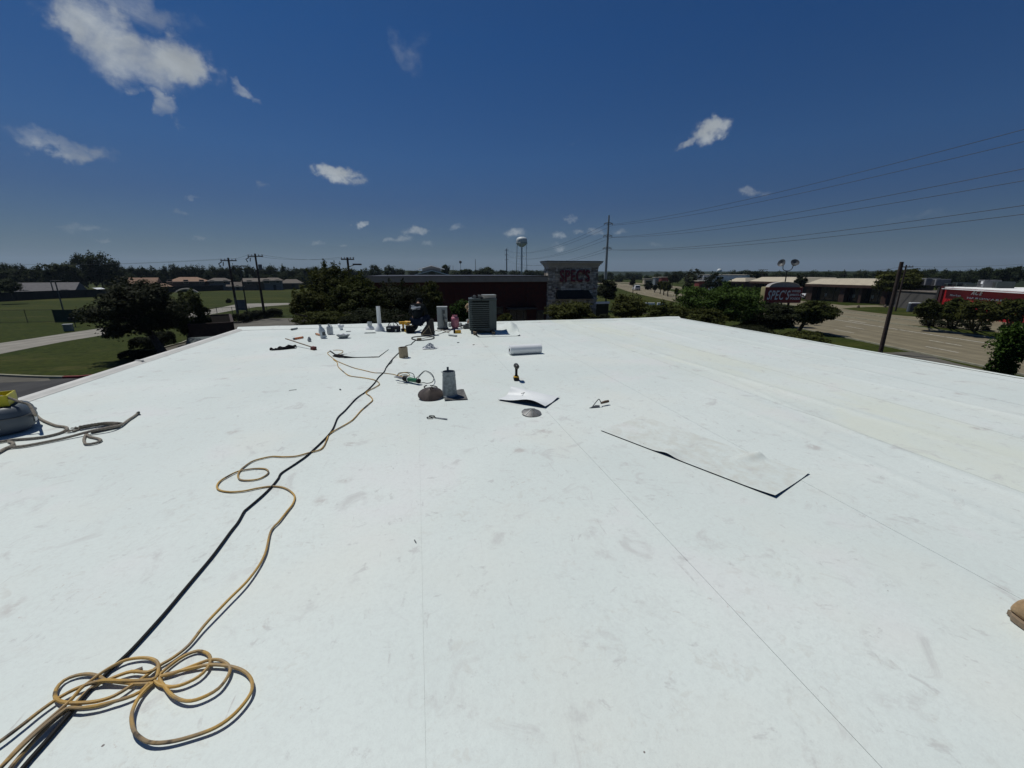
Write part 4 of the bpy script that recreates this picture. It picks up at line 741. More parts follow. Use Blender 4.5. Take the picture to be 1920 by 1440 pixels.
m.add([(-.19, -.10, 0), (.15, -.10, 0), (.15, .10, 0), (-.19, .10, 0), (.06, -.05, .42), (.14, -.05, .43), (.14, .05, .43), (.06, .05, .42), (-.19, -.10, .07), (.15, -.10, .07), (.15, .10, .07), (-.19, .10, .07)],
      [(3, 2, 1, 0), (0, 1, 9, 8), (1, 2, 10, 9), (2, 3, 11, 10), (3, 0, 8, 11), (8, 9, 5, 4), (9, 10, 6, 5), (10, 11, 7, 6), (11, 8, 4, 7), (4, 5, 6, 7)])
m.build('canvas', mat('dark_brown_canvas', (.035, .03, .026), .9, .4, 20, bump=.5), t)
m = MB()
for p0, p1 in (((-.14, -.108, .05), (.05, -.075, .25)), ((.03, -.075, .26), (.10, -.108, .05)), ((-.18, -.112, .03), (.14, -.112, .03))): m.cyl(p0, p1, .008, .008, 6)
m.build('crossed_bar', M_CARD, t)
# ================================================================ PEOPLE
def skinned(name, J, E, material, parent, root, sub=2):
    keys = list(J); idx = {k: i for i, k in enumerate(keys)}
    me = bpy.data.meshes.new(name); me.from_pydata([J[k][0] for k in keys], [(idx[a_], idx[b_]) for a_, b_ in E], [])
    o = bpy.data.objects.new(name, me); COL.objects.link(o); o.parent = parent; me.materials.append(material)
    o.modifiers.new('Skin', 'SKIN'); sv = me.skin_vertices[0].data
    for k in keys:
        r = J[k][1]; sv[idx[k]].radius = r if isinstance(r, tuple) else (r, r)
    sv[idx[root]].use_root = True
    o.modifiers['Skin'].use_smooth_shade = True
    s_ = o.modifiers.new('Sub', 'SUBSURF'); s_.levels = sub; s_.render_levels = sub; return o
def hand(J, E, w_, key, d, side):
    d = Vector(d).normalized(); up = Vector((0, 0, 1)); r = d.cross(up).normalized()
    w_ = Vector(w_); pk = key+'p'; J[pk] = (tuple(w_+d*.07), (.030, .016)); E.append((key, pk))
    for i, L_ in enumerate((.062, .075, .08, .074, .058)):
        if i == 0: a0 = w_+d*.02+r*side*.03; a1 = a0+d*.035+r*side*.025; a2 = a1+d*.025-up*.012
        else:
            a0 = w_+d*.085+r*side*(.045-.02*i); a1 = a0+d*L_*.5; a2 = a1+d*L_*.35-up*L_*.4
        for n_, p in enumerate((a0, a1, a2)): J[f'{key}f{i}{n_}'] = (tuple(p), .0085)
        E += [(pk if i else key, f'{key}f{i}0'), (f'{key}f{i}0', f'{key}f{i}1'), (f'{key}f{i}1', f'{key}f{i}2')]
def face(t, c, fwd, up, mats_skin):
    c, fwd, up = Vector(c), Vector(fwd).normalized(), Vector(up).normalized(); r = fwd.cross(up).normalized()
    m = MB()
    for s_ in (-1, 1): m.lathe([(0, -.006), (.014, -.004), (.014, .004), (0, .006)], c+r*s_*.032+fwd*.088+up*.0, 10, Matrix((r, up, fwd)).transposed())
    m.build('eye', M_WHITE, t, smooth=True)
    m = MB(); m.tube([c+fwd*.095+up*.02, c+fwd*.118-up*.025, c+fwd*.10-up*.035], [.008, .013, .008], 8); m.build('nose', mats_skin, t, smooth=True)
    m = MB(); m.tube([c+fwd*.092-up*.065-r*.025, c+fwd*.102-up*.062, c+fwd*.092-up*.065+r*.025], .006, 6); m.build('mouth', mat('lips', (.22, .09, .07), .5), t, smooth=True)
    for s_ in (-1, 1):
        m = MB(); m.lathe([(0, -.008), (.022, -.006), (.026, .0), (.018, .008), (0, .004)], c+r*s_*.082-up*.01, 10, Matrix((fwd, up, r*s_)).transposed()); m.build('ear', mats_skin, t, smooth=True)
q = (-0.042, 11.904)
P1 = thing('person', 'person in a black long sleeved shirt and dark jeans kneeling with their back turned', 'person', (q[0], q[1]+.12, Z), -YAW)
J = {'pel': ((0, 0, .34), .10), 'sp': ((-.01, .05, .52), .09), 'ch': ((-.02, .14, .68), .11), 'nk': ((-.01, .25, .765), .052), 'nk2': ((-.005, .30, .795), .05), 'hd': ((0, .36, .815), (.075, .09)), 'hd2': ((0, .41, .82), (.07, .085)),
     'sL': ((-.17, .15, .72), .062), 'sR': ((.15, .15, .72), .062), 'eL': ((-.26, .32, .50), .042), 'eR': ((.20, .36, .52), .042), 'wL': ((-.14, .50, .34), .027), 'wR': ((.10, .54, .36), .027),
     'hL': ((-.09, .01, .31), .09), 'hR': ((.09, .01, .31), .09), 'kL': ((-.13, .30, .09), .06), 'aL': ((-.12, -.03, .07), .042), 'fL': ((-.12, -.14, .05), .04), 'kR': ((.29, .16, .46), .058), 'aR': ((.30, .02, .11), .042), 'fR': ((.33, .15, .045), .04)}
E_ = [('pel', 'sp'), ('sp', 'ch'), ('ch', 'nk'), ('nk', 'nk2'), ('nk2', 'hd'), ('hd', 'hd2'), ('ch', 'sL'), ('ch', 'sR'), ('sL', 'eL'), ('eL', 'wL'), ('sR', 'eR'), ('eR', 'wR'), ('pel', 'hL'), ('pel', 'hR'), ('hL', 'kL'), ('kL', 'aL'), ('aL', 'fL'), ('hR', 'kR'), ('kR', 'aR'), ('aR', 'fR')]
Jb, Eb = dict(J), list(E_); hand(Jb, Eb, J['wL'][0], 'wL', (.1, 1, -.6), 1); hand(Jb, Eb, J['wR'][0], 'wR', (-.1, 1, -.6), -1)
skinned('body', Jb, Eb, M_SKIN, P1, 'pel')
g = lambda k, e=.016: (J[k][0], J[k][1]+e if not isinstance(J[k][1], tuple) else J[k][1])
Js = {'pel': ((0, -.01, .37), .135), 'sp': ((-.01, .05, .52), .138), 'ch': ((-.02, .13, .67), .148), 'nk': ((-.01, .19, .765), .075), 'sL': ((-.165, .15, .70), .092), 'sR': ((.145, .15, .70), .092), 'eL': ((-.26, .32, .50), .062), 'eR': ((.20, .36, .52), .062), 'wL': ((-.15, .475, .36), .036), 'wR': ((.11, .515, .38), .036)}
skinned('shirt', Js, [('pel', 'sp'), ('sp', 'ch'), ('ch', 'nk'), ('ch', 'sL'), ('ch', 'sR'), ('sL', 'eL'), ('eL', 'wL'), ('sR', 'eR'), ('eR', 'wR')], M_SHIRT, P1, 'sp')
Jj = {'pel': ((0, -.02, .33), .135), 'hL': ((-.09, .0, .30), .115), 'hR': ((.10, .0, .31), .115), 'kL': ((-.13, .29, .105), .08), 'aL': ((-.12, .02, .075), .055), 'kR': ((.29, .15, .45), .080), 'aR': ((.30, .03, .15), .055)}
skinned('jeans', Jj, [('pel', 'hL'), ('pel', 'hR'), ('hL', 'kL'), ('kL', 'aL'), ('hR', 'kR'), ('kR', 'aR')], M_JEAN, P1, 'pel')
for nm, p0, p1, p2 in (('boot', (-.12, -.0, .075), (-.12, -.08, .06), (-.12, -.17, .05)), ('boot', (.30, .02, .12), (.31, .05, .06), (.34, .18, .045))):
    m = MB(); m.tube([p0, p1, p2, tuple(Vector(p2)+(Vector(p2)-Vector(p1)).normalized()*.03)], [.05, .055, .048, .03], 12); m.build(nm, mat('grey_boot', (.10, .095, .085), .7, .2, 10), P1, smooth=True)
face(P1, (0, .395, .81), (0, .85, -.5), (0, .5, .85), M_SKIN)
m = MB(); m.lathe([(.094, -.03), (.100, .0), (.096, .04), (.07, .075), (.03, .09), (0, .092)], (0, .385, .84), 18, Matrix.Rotation(-.65, 3, 'X')); m.bbox((0, .485, .80), (.14, .10, .012), .004, rot=Matrix.Rotation(-.6, 3, 'X')); m.build('cap', M_SHIRT, P1, smooth=True)
m = MB(); m.lathe([(.090, -.05), (.096, -.02), (.094, .0)], (0, .372, .82), 18, Matrix.Rotation(-.45, 3, 'X')); m.build('hair', M_BLACK, P1, smooth=True)
# print across the shoulders: pale cap-like mark over a thin line, sewn on the curved back
def onback(u, v):   # u across, v up
    return Vector((u*1.15-.02, -.045+.115*(v)/.2*.8+.9*u*u, .61+v*1.05))
M_PRINT = mat('pale_print', (.42, .44, .46), .8, .1, 30)
def printshape(pts):
    m = MB(); P = [onback(u, v) for u, v in pts]; c = sum(P, Vector())/len(P); k = len(P)
    m.add([p for p in P]+[c]+[p+Vector((0, .03, -.02)) for p in P], [(i, (i+1) % k, k) for i in range(k)]+[(i, k+1+i, k+1+(i+1) % k, (i+1) % k) for i in range(k)]); return m.build('shirt_print', M_PRINT, P1)
printshape([(-.125, .05), (-.12, .095), (-.085, .115), (-.03, .118), (.02, .10), (.06, .105), (.10, .118), (.115, .10), (.08, .085), (.03, .07), (-.03, .055), (-.08, .045)])
printshape([(-.125, .128), (-.05, .133), (-.05, .139), (-.125, .134)])
printshape([(-.09, .022), (.10, .045), (.10, .052), (-.09, .029)])
# second worker bent over behind the condenser
q = (1.743, 12.831)
P2 = thing('person', 'person in a tan hat and tan shirt stooped behind the condenser', 'person', (q[0], q[1]+.05, Z), -YAW)
J = {'pel': ((.16, .10, .38), .10), 'sp': ((.10, .08, .54), .10), 'ch': ((.0, .05, .66), .11), 'nk': ((-.09, .03, .66), .052), 'nk2': ((-.13, .02, .64), .05), 'hd': ((-.16, .01, .60), (.08, .085)), 'hd2': ((-.175, .01, .56), (.07, .08)),
     'sL': ((-.02, .22, .65), .06), 'sR': ((-.02, -.13, .65), .06), 'eL': ((-.1, .27, .40), .04), 'eR': ((-.06, -.19, .40), .04), 'wL': ((-.20, .18, .24), .027), 'wR': ((-.16, -.10, .24), .027),
     'hL': ((.15, .19, .35), .09), 'hR': ((.15, .01, .35), .09), 'kL': ((-.06, .22, .34), .06), 'aL': ((.08, .22, .08), .042), 'fL': ((-.05, .22, .045), .04), 'kR': ((.0, .02, .09), .06), 'aR': ((.30, .02, .09), .042), 'fR': ((.38, .02, .05), .04)}
Jb, Eb = dict(J), list(E_); hand(Jb, Eb, J['wL'][0], 'wL', (-.6, -.2, -.8), 1); hand(Jb, Eb, J['wR'][0], 'wR', (-.6, .2, -.8), -1)
skinned('body', Jb, Eb, M_SKIN, P2, 'pel')
skinned('shirt', {k: (J[k][0], r) for k, r in (('pel', .13), ('sp', .135), ('ch', .145), ('nk', .07), ('sL', .085), ('sR', .085), ('eL', .06), ('eR', .06), ('wL', .036), ('wR', .036))}, [('pel', 'sp'), ('sp', 'ch'), ('ch', 'nk'), ('ch', 'sL'), ('ch', 'sR'), ('sL', 'eL'), ('eL', 'wL'), ('sR', 'eR'), ('eR', 'wR')], M_KHAKI, P2, 'sp')
skinned('trousers', {k: (J[k][0], r) for k, r in (('pel', .13), ('hL', .11), ('hR', .11), ('kL', .075), ('aL', .055), ('kR', .075), ('aR', .055))}, [('pel', 'hL'), ('pel', 'hR'), ('hL', 'kL'), ('kL', 'aL'), ('hR', 'kR'), ('kR', 'aR')], M_JEAN, P2, 'pel')
for p0, p2 in (((.09, .22, .10), (-.08, .22, .045)), ((.30, .02, .09), (.40, .02, .05))):
    m = MB(); m.tube([p0, tuple((Vector(p0)+Vector(p2))/2), p2], [.05, .052, .045], 12); m.build('boot', M_BOOT, P2, smooth=True)
face(P2, (-.17, .01, .57), (-.8, 0, -.6), (-.6, 0, .8), M_SKIN)
RH = Matrix.Rotation(-.95, 3, 'Y')
m = MB(); m.lathe([(.175, -.012), (.15, 0), (.105, .012), (.098, .06), (.085, .10), (.05, .118), (0, .12)], (-.20, .01, .60), 24, RH); m.lathe([(.175, -.014), (.15, -.003), (.10, .006)], (-.20, .01, .60), 24, RH); m.build('hat', M_KHAKI, P2, smooth=True)
m = MB(); m.lathe([(.106, .014), (.103, .035)], (-.20, .01, .60), 24, RH); m.build('hat_band', M_WOOD, P2)
# ================================================================ GROUND, ROADS
def strip_poly(name, pts, z, m, kind='structure', parent=None):
    mb = MB(); mb.add([(x, y, z) for x, y in pts], [tuple(range(len(pts)))]); o = mb.build(name, m, parent)
    me = o.data
    if me.polygons[0].normal.z < 0: me.flip_normals()
    bm = bmesh.new(); bm.from_mesh(me); bmesh.ops.triangulate(bm, faces=bm.faces[:]); bm.to_mesh(me); bm.free()
    return tag(o, kind=kind) if not parent else o
m = MB(); m.quad((-7000, -3000, 0), (9000, -3000, 0), (9000, 9000, 0), (-7000, 9000, 0)); tag(m.build('ground', M_GRASS), kind='structure')
def offs(pts, d):
    out = []
    for i, p in enumerate(pts):
        a = Vector(pts[max(0, i-1)]); b = Vector(pts[min(len(pts)-1, i+1)]); t = (b-a).normalized(); n = Vector((t.y, -t.x)); out.append((p[0]+n.x*d, p[1]+n.y*d))
    return out
def ribbon(name, pts, w0, w1, z, m):
    A_, B__ = offs(pts, w0), offs(pts, w1); mb = MB(); n = len(pts)
    mb.add([(x, y, z) for x, y in A_]+[(x, y, z) for x, y in B__], [(i, n+i, n+i+1, i+1) for i in range(n-1)]); return tag(mb.build(name, m), kind='structure')
def kerb(pts, w_=.16, h_=.13, m=None, name='kerb', d=0):
    A_, B__ = offs(pts, d), offs(pts, d+w_); n = len(pts); mb = MB()
    mb.add([(x, y, 0) for x, y in A_]+[(x, y, h_) for x, y in A_]+[(x, y, h_) for x, y in B__]+[(x, y, 0) for x, y in B__], [f for i in range(n-1) for f in ((i, i+1, n+i+1, n+i), (n+i, n+i+1, 2*n+i+1, 2*n+i), (2*n+i, 2*n+i+1, 3*n+i+1, 3*n+i))]+[(0, n, 2*n, 3*n), (n-1, 4*n-1, 3*n-1, 2*n-1)])
    return tag(mb.build(name, m or M_KERB), kind='structure')
NEAR = [(p.x, p.y) for p in spline([(x, y, 0) for x, y in [(22.6, -44), (34.4, -4), (42.6, 24), (45.2, 33), (47.8, 43), (55, 68), (62.2, 93.5), (74.9, 136.5), (88, 172), (101, 208), (112, 245), (116, 285), (112, 330), (100, 380)]], 4)]
ribbon('road', NEAR, 0, 16.0, .02, M_ROAD)
ribbon('far_road', NEAR, 22.3, 33.5, .02, M_ROAD)
kerb(NEAR[:26], d=-.16); kerb(NEAR, d=16.0); kerb(NEAR, d=22.1)
def seg_s(s0, s1, off, w_, name='lane_line'):
    # a painted line between road distances s0..s1 measured along the kerb
    acc = 0; P = []
    for i in range(len(NEAR)-1):
        a, b = Vector(NEAR[i]), Vector(NEAR[i+1]); L_ = (b-a).length
        if acc+L_ >= s0 and acc <= s1:
            t0, t1 = max(0, (s0-acc)/L_), min(1, (s1-acc)/L_); n = Vector(((b-a).y, -(b-a).x)).normalized()
            P.append((a.lerp(b, t0)+n*off, n)); P.append((a.lerp(b, t1)+n*off, n))
        acc += L_
    mb = MB()
    for i in range(0, len(P), 2):
        (p, n), (q, n2) = P[i], P[i+1]; mb.quad((*(p-n*w_/2), .032), (*(p+n*w_/2), .032), (*(q+n2*w_/2), .032), (*(q-n2*w_/2), .032))
    return mb
mb = seg_s(20, 400, 11.7, .26); tag(mb.build('lane_line', M_LINE), kind='structure')
for k in range(26):
    for off in (3.7, 7.6):
        s_ = 26+k*12.2+(3.8 if off > 5 else 0); tag(seg_s(s_, s_+3.2, off, .17).build('lane_dash', M_LINE), kind='structure')
mb = seg_s(98, 101.5, 13.2, .25); mb2 = MB(); tag(mb.build('turn_arrow', M_LINE), kind='structure')
# parking in front of the mall, curved drive, islands
strip_poly('mall_parking', [(63.687, 47.698), (71.057, 58.885), (78.502, 66.091), (87.315, 71.507), (93.905, 73.353), (101.304, 72.159), (103.385, 69.371), (107.573, 66.216), (115.764, 58.951), (116.529, 52.837), (65.841, 29.132), (68.294, 36.012), (66.781, 41.337)], .012, M_ROAD)
strip_poly('grass_island', [(82.357, 66.48), (87.209, 68.014), (93.469, 68.539), (98.796, 66.222), (99.683, 62.575), (87.121, 53.325), (79.822, 50.522), (78.761, 52.475), (79.306, 57.026), (81.055, 63.108)], .03, M_GRASS)
strip_poly('driveway', [(41.549, 28.187), (43.627, 27.85), (43.29, 26.277), (42.239, 24.885), (41.247, 23.01), (39.219, 20.57), (33.983, 21.75), (40.694, 24.793), (40.986, 26.555)], .03, M_LOT)
strip_poly('cross_drive', [(10, 20), (34, 8), (40.2, 19.5), (43.0, 27.5), (38.5, 29.5), (36, 25), (26, 27), (10, 40)], .010, M_LOT)
# car park between the two buildings and its landscaped strip
strip_poly('car_park', [(-23.308, 41.903), (-23.899, 44.867), (-23.624, 48.083), (-24.666, 54.666), (-25.988, 68.254), (-23.552, 72.585), (-11.925, 69.563), (-2.075, 67.343), (26.143, 61.792), (27, 45), (26, 30), (-12, 17), (-16, 30)], .012, M_LOT)
KL = [(-23.308, 41.903), (-23.899, 44.867), (-23.624, 48.083), (-24.666, 54.666), (-25.988, 68.254), (-23.664, 72.208)]
kerb(KL, d=-.2)
strip_poly('service_lane', [(-60, 34.5), (-46, 34.2), (-34, 34.0), (-29, 33.9), (-25, 33.3), (-22, 33.1), (-19, 34.5), (-16.5, 38), (-8, 30), (-4, 12), (-4, -20), (-60, -20)], .008, M_ASPH)
KA = [(-28.919, 35.197), (-27.613, 34.667), (-26.353, 34.182), (-25.146, 33.757), (-23.964, 33.445)]; KB = [(-23.964, 33.445), (-23.031, 33.326), (-21.978, 33.633), (-21.348, 34.47), (-21.074, 36.093)]
KA = [(KA[0][0]-14, KA[0][1]+1.5)]+KA
kerb(KA, .18, .15); kerb(KB, .18, .15, M_KERBRED, 'red_kerb')
strip_poly('kerb_gutter', KA[:5]+[(-24.279, 32.719), (-25.598, 32.732), (-27.062, 32.783)]+[(-43, 33.2)], .016, M_LOT)
PU = [(-43.282, 50.579), (-42.02, 52.229), (-41.449, 55.16), (-41.146, 59.048), (-40.552, 62.792), (-40.063, 67.494), (-39.835, 75.853), (-40.068, 88.128), (-39.689, 95.94), (-40.204, 105.17), (-38.54, 108.148), (-34.658, 108.324), (-29.511, 108.417), (-26.023, 108.546)]
PL_ = [(-36.625, 42.436), (-36.454, 44.992), (-36.509, 48.295), (-36.436, 52.004), (-35.897, 55.294), (-35.428, 59.387), (-35.738, 67.775), (-35.303, 77.313), (-34.793, 83.748), (-34.465, 89.731), (-32.995, 96.478), (-30.909, 99.635), (-27.969, 102.576), (-24.942, 103.884)]
mb = MB(); n = len(PU); mb.add([(x, y, .012) for x, y in PU+PL_], [(i, n+i, n+i+1, i+1) for i in range(n-1)]); tag(mb.build('path', M_PATH), kind='structure')
# far woodland: rolling canopy beyond the last rows of single trees
M_WOODS = leafmat('far_canopy', (.020, .030, .016), (.046, .058, .030), .02)
def woods(name, D0, D1, a0, a1, h0, hv, na, nr, base=0):
    def f(u, v):
        a = math.radians(a0+(a1-a0)*u); D = D0+(D1-D0)*v; x, y = D*math.sin(a), D*math.cos(a)
        n1 = mnoise.noise(Vector((x/170, y/170, 1))); n2 = abs(mnoise.noise(Vector((x/22, y/22, 4)))); n3 = mnoise.noise(Vector((x/8, y/8, 9)))
        return (x, y, (base*v+h0+hv*(n1*.6+n2*1.0+n3*.25)) if v > 0 else -1)
    mb = MB(); mb.grid(f, na, nr); o = mb.build(name, M_WOODS, smooth=True)
    return tag(o, 'dark rolling woodland filling the horizon', 'woodland', kind='stuff')
woods('distant_woodland', 420, 900, -62, 12, 6.5, 4.0, 520, 14)
woods('distant_woodland', 900, 4200, -64, 80, 5.5, 4.5, 700, 16, 9)
woods('distant_woodland', 330, 800, 42, 80, 4.6, 4.2, 420, 14)
# ================================================================ TREES
def leaf_mesh(name, P, Nrm, size, tone, material, rng):
    n = len(P); r = rng.normal(size=(n, 3)); t = np.cross(Nrm, r); t /= np.linalg.norm(t, axis=1)[:, None]+1e-9; b = np.cross(Nrm, t)
    s_ = size[:, None]; V = np.empty((n, 4, 3)); V[:, 0] = P-t*s_; V[:, 1] = P-b*s_*.55+Nrm*s_*.12; V[:, 2] = P+t*s_; V[:, 3] = P+b*s_*.55+Nrm*s_*.12
    me = bpy.data.meshes.new(name); me.vertices.add(4*n); me.vertices.foreach_set('co', V.reshape(-1)); me.loops.add(4*n); me.loops.foreach_set('vertex_index', np.arange(4*n, dtype=np.int32))
    me.polygons.add(n); me.polygons.foreach_set('loop_start', np.arange(0, 4*n, 4, dtype=np.int32))
    try: me.polygons.foreach_set('loop_total', np.full(n, 4, dtype=np.int32))
    except Exception: pass
    me.materials.append(material); me.update(calc_edges=True)
    at = me.attributes.new('tone', 'FLOAT', 'FACE'); at.data.foreach_set('value', tone.astype(np.float32)); return me
def crown_points(rng, n, nclump, flat=.8, spread=.20, bumps=None):
    # clumps spread through an ellipsoid of unit radius, heavier towards its skin
    c = rng.normal(size=(nclump, 3)); c /= np.linalg.norm(c, axis=1)[:, None]; rad = rng.uniform(.25, 1, nclump)**.45*.86; c *= rad[:, None]
    c[:, 2] = np.where(c[:, 2] < -.55, -.55+rng.uniform(-.1, .1, nclump), c[:, 2])
    cr_ = rng.uniform(.6, 1.35, nclump)*spread; ct = rng.uniform(0, 1, nclump)
    k = rng.integers(0, nclump, n); d = rng.normal(size=(n, 3)); d /= np.linalg.norm(d, axis=1)[:, None]; rr_ = rng.uniform(0, 1, n)**.4
    P = c[k]+d*(rr_*cr_[k])[:, None]*np.array([1.15, 1.15, flat]); lo = rng.uniform(size=n) < .20; q = rng.normal(size=(n, 3)); q /= np.linalg.norm(q, axis=1)[:, None]; q *= (rng.uniform(.2, 1, n)**.4*.88)[:, None]; q[:, 2] = np.maximum(q[:, 2], -.7); P[lo] = q[lo]+rng.normal(size=(lo.sum(), 3))*.05
    dn = P/(np.linalg.norm(P, axis=1)[:, None]+1e-6); lob = np.ones(n)
    for k_, am in ((2.3, .13), (4.1, .10), (7.0, .07), (12.0, .04)):
        kv = rng.normal(size=(2, 3)); kv = kv/np.linalg.norm(kv, axis=1)[:, None]*k_; lob += am*np.sin(dn@kv[0]+rng.uniform(0, 6))*np.sin(dn@kv[1]+rng.uniform(0, 6))*1.6
    P = P*lob[:, None]
    Nn = d*.7+np.array([0, 0, .75])+rng.normal(size=(n, 3))*.45+P*.35; Nn /= np.linalg.norm(Nn, axis=1)[:, None]
    return P, Nn, np.clip(.08+.75*ct[k]+rng.normal(size=n)*.18, 0, 1)  # random clump tone, its contrast widened to paint light patches into the crown
def tree(name, label, T, mi, seed, base=None, n=14000, leaf=.11, nclump=60, stems=1, group=None, spread=.20, ry=None, cat='tree', bark=True, trunk_r=.16, sprigs=0, jag=0.0):
    x, y, z, rx, rz = T; rng = np.random.default_rng(seed); bx, by = base if base else (x, y); t = thing(name, label, cat, (bx, by, 0), 0, group)
    P, Nn, tone = crown_points(rng, n, int(nclump*1.7), spread=spread*.82); ry = ry or rx
    P = P*np.array([rx, ry, rz])
    if sprigs:
        m_ = []
        for k in range(sprigs):
            a = rng.uniform(0, 2*np.pi); el = rng.uniform(.1, 1.45); o3 = np.array([math.cos(a)*math.cos(el)*rx, math.sin(a)*math.cos(el)*ry, math.sin(el)*rz])*.85
            d3 = o3/np.linalg.norm(o3)*.6+np.array([0, 0, .6]); L_ = rng.uniform(.4, 1.0)*(.25*min(rx, rz)+.3); q = rng.uniform(0, 1, 34)
            m_.append(o3+d3*(q*L_)[:, None]+rng.normal(size=(34, 3))*.10*(1.3-q)[:, None])
        Q = np.concatenate(m_); P = np.concatenate([P, Q]); Nq = rng.normal(size=(len(Q), 3))+np.array([0, 0, .6]); Nq /= np.linalg.norm(Nq, axis=1)[:, None]; Nn = np.concatenate([Nn, Nq]); tone = np.concatenate([tone, np.full(len(Q), .75)])
    P = P+np.array([x-bx, y-by, z]); keep = P[:, 2] > .12; P, Nn, tone = P[keep], Nn[keep], tone[keep]
    me = leaf_mesh('crown', P, Nn, leaf*rng.uniform(.6, 1.25, len(P)), tone, M_LEAF[mi], rng); o = bpy.data.objects.new('crown', me); COL.objects.link(o); o.parent = t
    if not bark: return t
    mb = MB(); top = Vector((x-bx, y-by, z)); rnd_ = random.Random(seed)
    for s_ in range(stems):
        a = 2*math.pi*s_/max(1, stems)+seed; b0 = Vector((math.cos(a)*.25, math.sin(a)*.25, 0)) if stems > 1 else Vector((0, 0, 0)); sp = Vector((math.cos(a)*rx*.45, math.sin(a)*ry*.45, 0)) if stems > 1 else Vector((0, 0, 0))
        j = top*.8+sp; j.z = max(.6, z-rz*.45); r0 = trunk_r/(1 if stems == 1 else 2.0)
        mid = (b0+j)/2+Vector((rnd_.uniform(-.12, .12), rnd_.uniform(-.12, .12), 0)); P3 = spline([b0, mid, j], .3); mb.tube(P3, [r0*(1.25-.6*i/len(P3)) for i in range(len(P3))], 8)
        for k in range(7 if stems == 1 else 3):
            q = Vector((rnd_.uniform(-.7, .7)*rx, rnd_.uniform(-.7, .7)*ry, rnd_.uniform(-.2, .75)*rz))+Vector((x-bx, y-by, z)); P4 = spline([j-(j-mid)*.25*rnd_.random(), (j+q)/2+Vector((0, 0, .1*rz)), q], .4)
            mb.tube(P4, [r0*.5*(1-.8*i/len(P4)) for i in range(len(P4))], 6)
    mb.build('trunk', M_BARK, t, smooth=True); return t
TR = lambda *a, **k: tree('broadleaf_tree', *a, **k)
TR('dark spreading oak on the lawn left of the car park, trunk beside the low hedge', (-22.96, 41.01, 3.87, 3.2543, 2.6478), 4, 11, (-21.404, 40.376), 26000, .13, 95, trunk_r=.28, spread=.19)
TR('smaller olive tree tucked behind the right side of the dark oak', (-22.14, 47.05, 2.96, 1.8683, 2.7456), 1, 12, (-22.184, 45.671), 14000, .13, 50)
TR('tallest bushy tree just beyond the far roof edge, feathery pointed top', (-6.6, 35.39, 5.16, 2.1575, 2.3142), 1, 13, None, 24000, .085, 110, sprigs=26, spread=.17)
TR('wide dark tree under the pole with the transformer box', (-4.45, 32.7, 4.9, 2.3987, 1.8945), 1, 14, None, 26000, .085, 110, sprigs=14, spread=.17)
TR('low bush in the gap under the left end of the thicket', (-5.5, 25.41, 4.47, 1.5153, 0.517), 1, 84, None, 9000, .06, 60)
TR('low dark bush at the roof edge left of the short pipe boot', (-3.13, 21.78, 4.64, 0.8684, 0.3188), 4, 85, None, 6000, .05, 40)
TR('low spreading tree at the left end of the thicket beyond the roof', (-7.62, 32.11, 4.69, 1.2917, 1.1763), 1, 24, None, 12000, .08, 60, sprigs=14, spread=.18)
TR('dark tree in front of the left end of the brick store wall', (-1.34, 34.97, 4.44, 2.3386, 1.9898), 4, 15, None, 20000, .085, 90, sprigs=10)
TR('olive tree behind the kneeling worker with a sunlit tip on the right', (0.99, 35.99, 4.51, 1.2831, 1.6244), 1, 16, None, 9000, .085, 50, sprigs=8)
TR('low dark tree whose crown fills the gap behind the white vent pipe', (-2.75, 26.86, 4.16, 2.9746, 0.661), 4, 17, None, 16000, .075, 90)
TR('yellow green shrub between the pink cylinder and the condenser', (2.91, 27.85, 4.41, 0.887, 0.8933), 2, 18, None, 6000, .07, 40)
TR('small shrub just right of the condenser', (5.29, 25.46, 4.01, 0.5376, 0.5377), 1, 19, None, 3000, .065, 24)
TR('rounded dark tree directly in front of the stone tower', (10.77, 28.0, 4.12, 2.1151, 1.1073), 1, 20, None, 16000, .085, 80, stems=4, trunk_r=.12)
TR('vase shaped tree with several pale stems right of the stone tower', (20.77, 38.79, 3.58, 2.0394, 1.3035), 1, 21, (29.557, 55.046), 12000, .11, 60, stems=6, trunk_r=.13)
TR('low green tree between the multi stemmed tree and the largest tree', (19.52, 30.25, 3.72, 1.7941, 0.9131), 1, 22, None, 11000, .09, 60, sprigs=6)
TR('bright green feathery tree, largest right of the stone tower', (28.87, 35.81, 4.14, 3.8895, 1.8976), 2, 23, None, 26000, .12, 100, sprigs=10)
TR('dark leafy tree behind the roof corner, lowest in front of the bright tree', (24.08, 31.94, 3.0, 2.5698, 1.1762), 1, 25, None, 14000, .10, 70)
TR('dark tree directly below the red roadside sign', (34.86, 35.84, 2.37, 3.0426, 1.65), 4, 26, None, 16000, .13, 70)
TR('roadside tree at the kerb right of the red sign with a leaning trunk', (44.89, 39.81, 2.52, 2.3276, 1.5016), 1, 27, (46.095, 41.992), 16000, .14, 70, trunk_r=.2)
TR('broad low tree behind the upper left of the red sign', (48.77, 52.97, 3.23, 3.2559, 1.6691), 2, 28, None, 10000, .16, 60)
TR('leafy sapling at the right edge beside the roof', (19.69, 9.81, 4.21, 0.4223, 0.8817), 2, 29, None, 6500, .055, 60, spread=.2, sprigs=60)
TR('round dark tree directly right of the stone tower', (34.25, 72.3, 3.73, 2.2179, 1.8799), 4, 30, None, 9000, .15, 40)
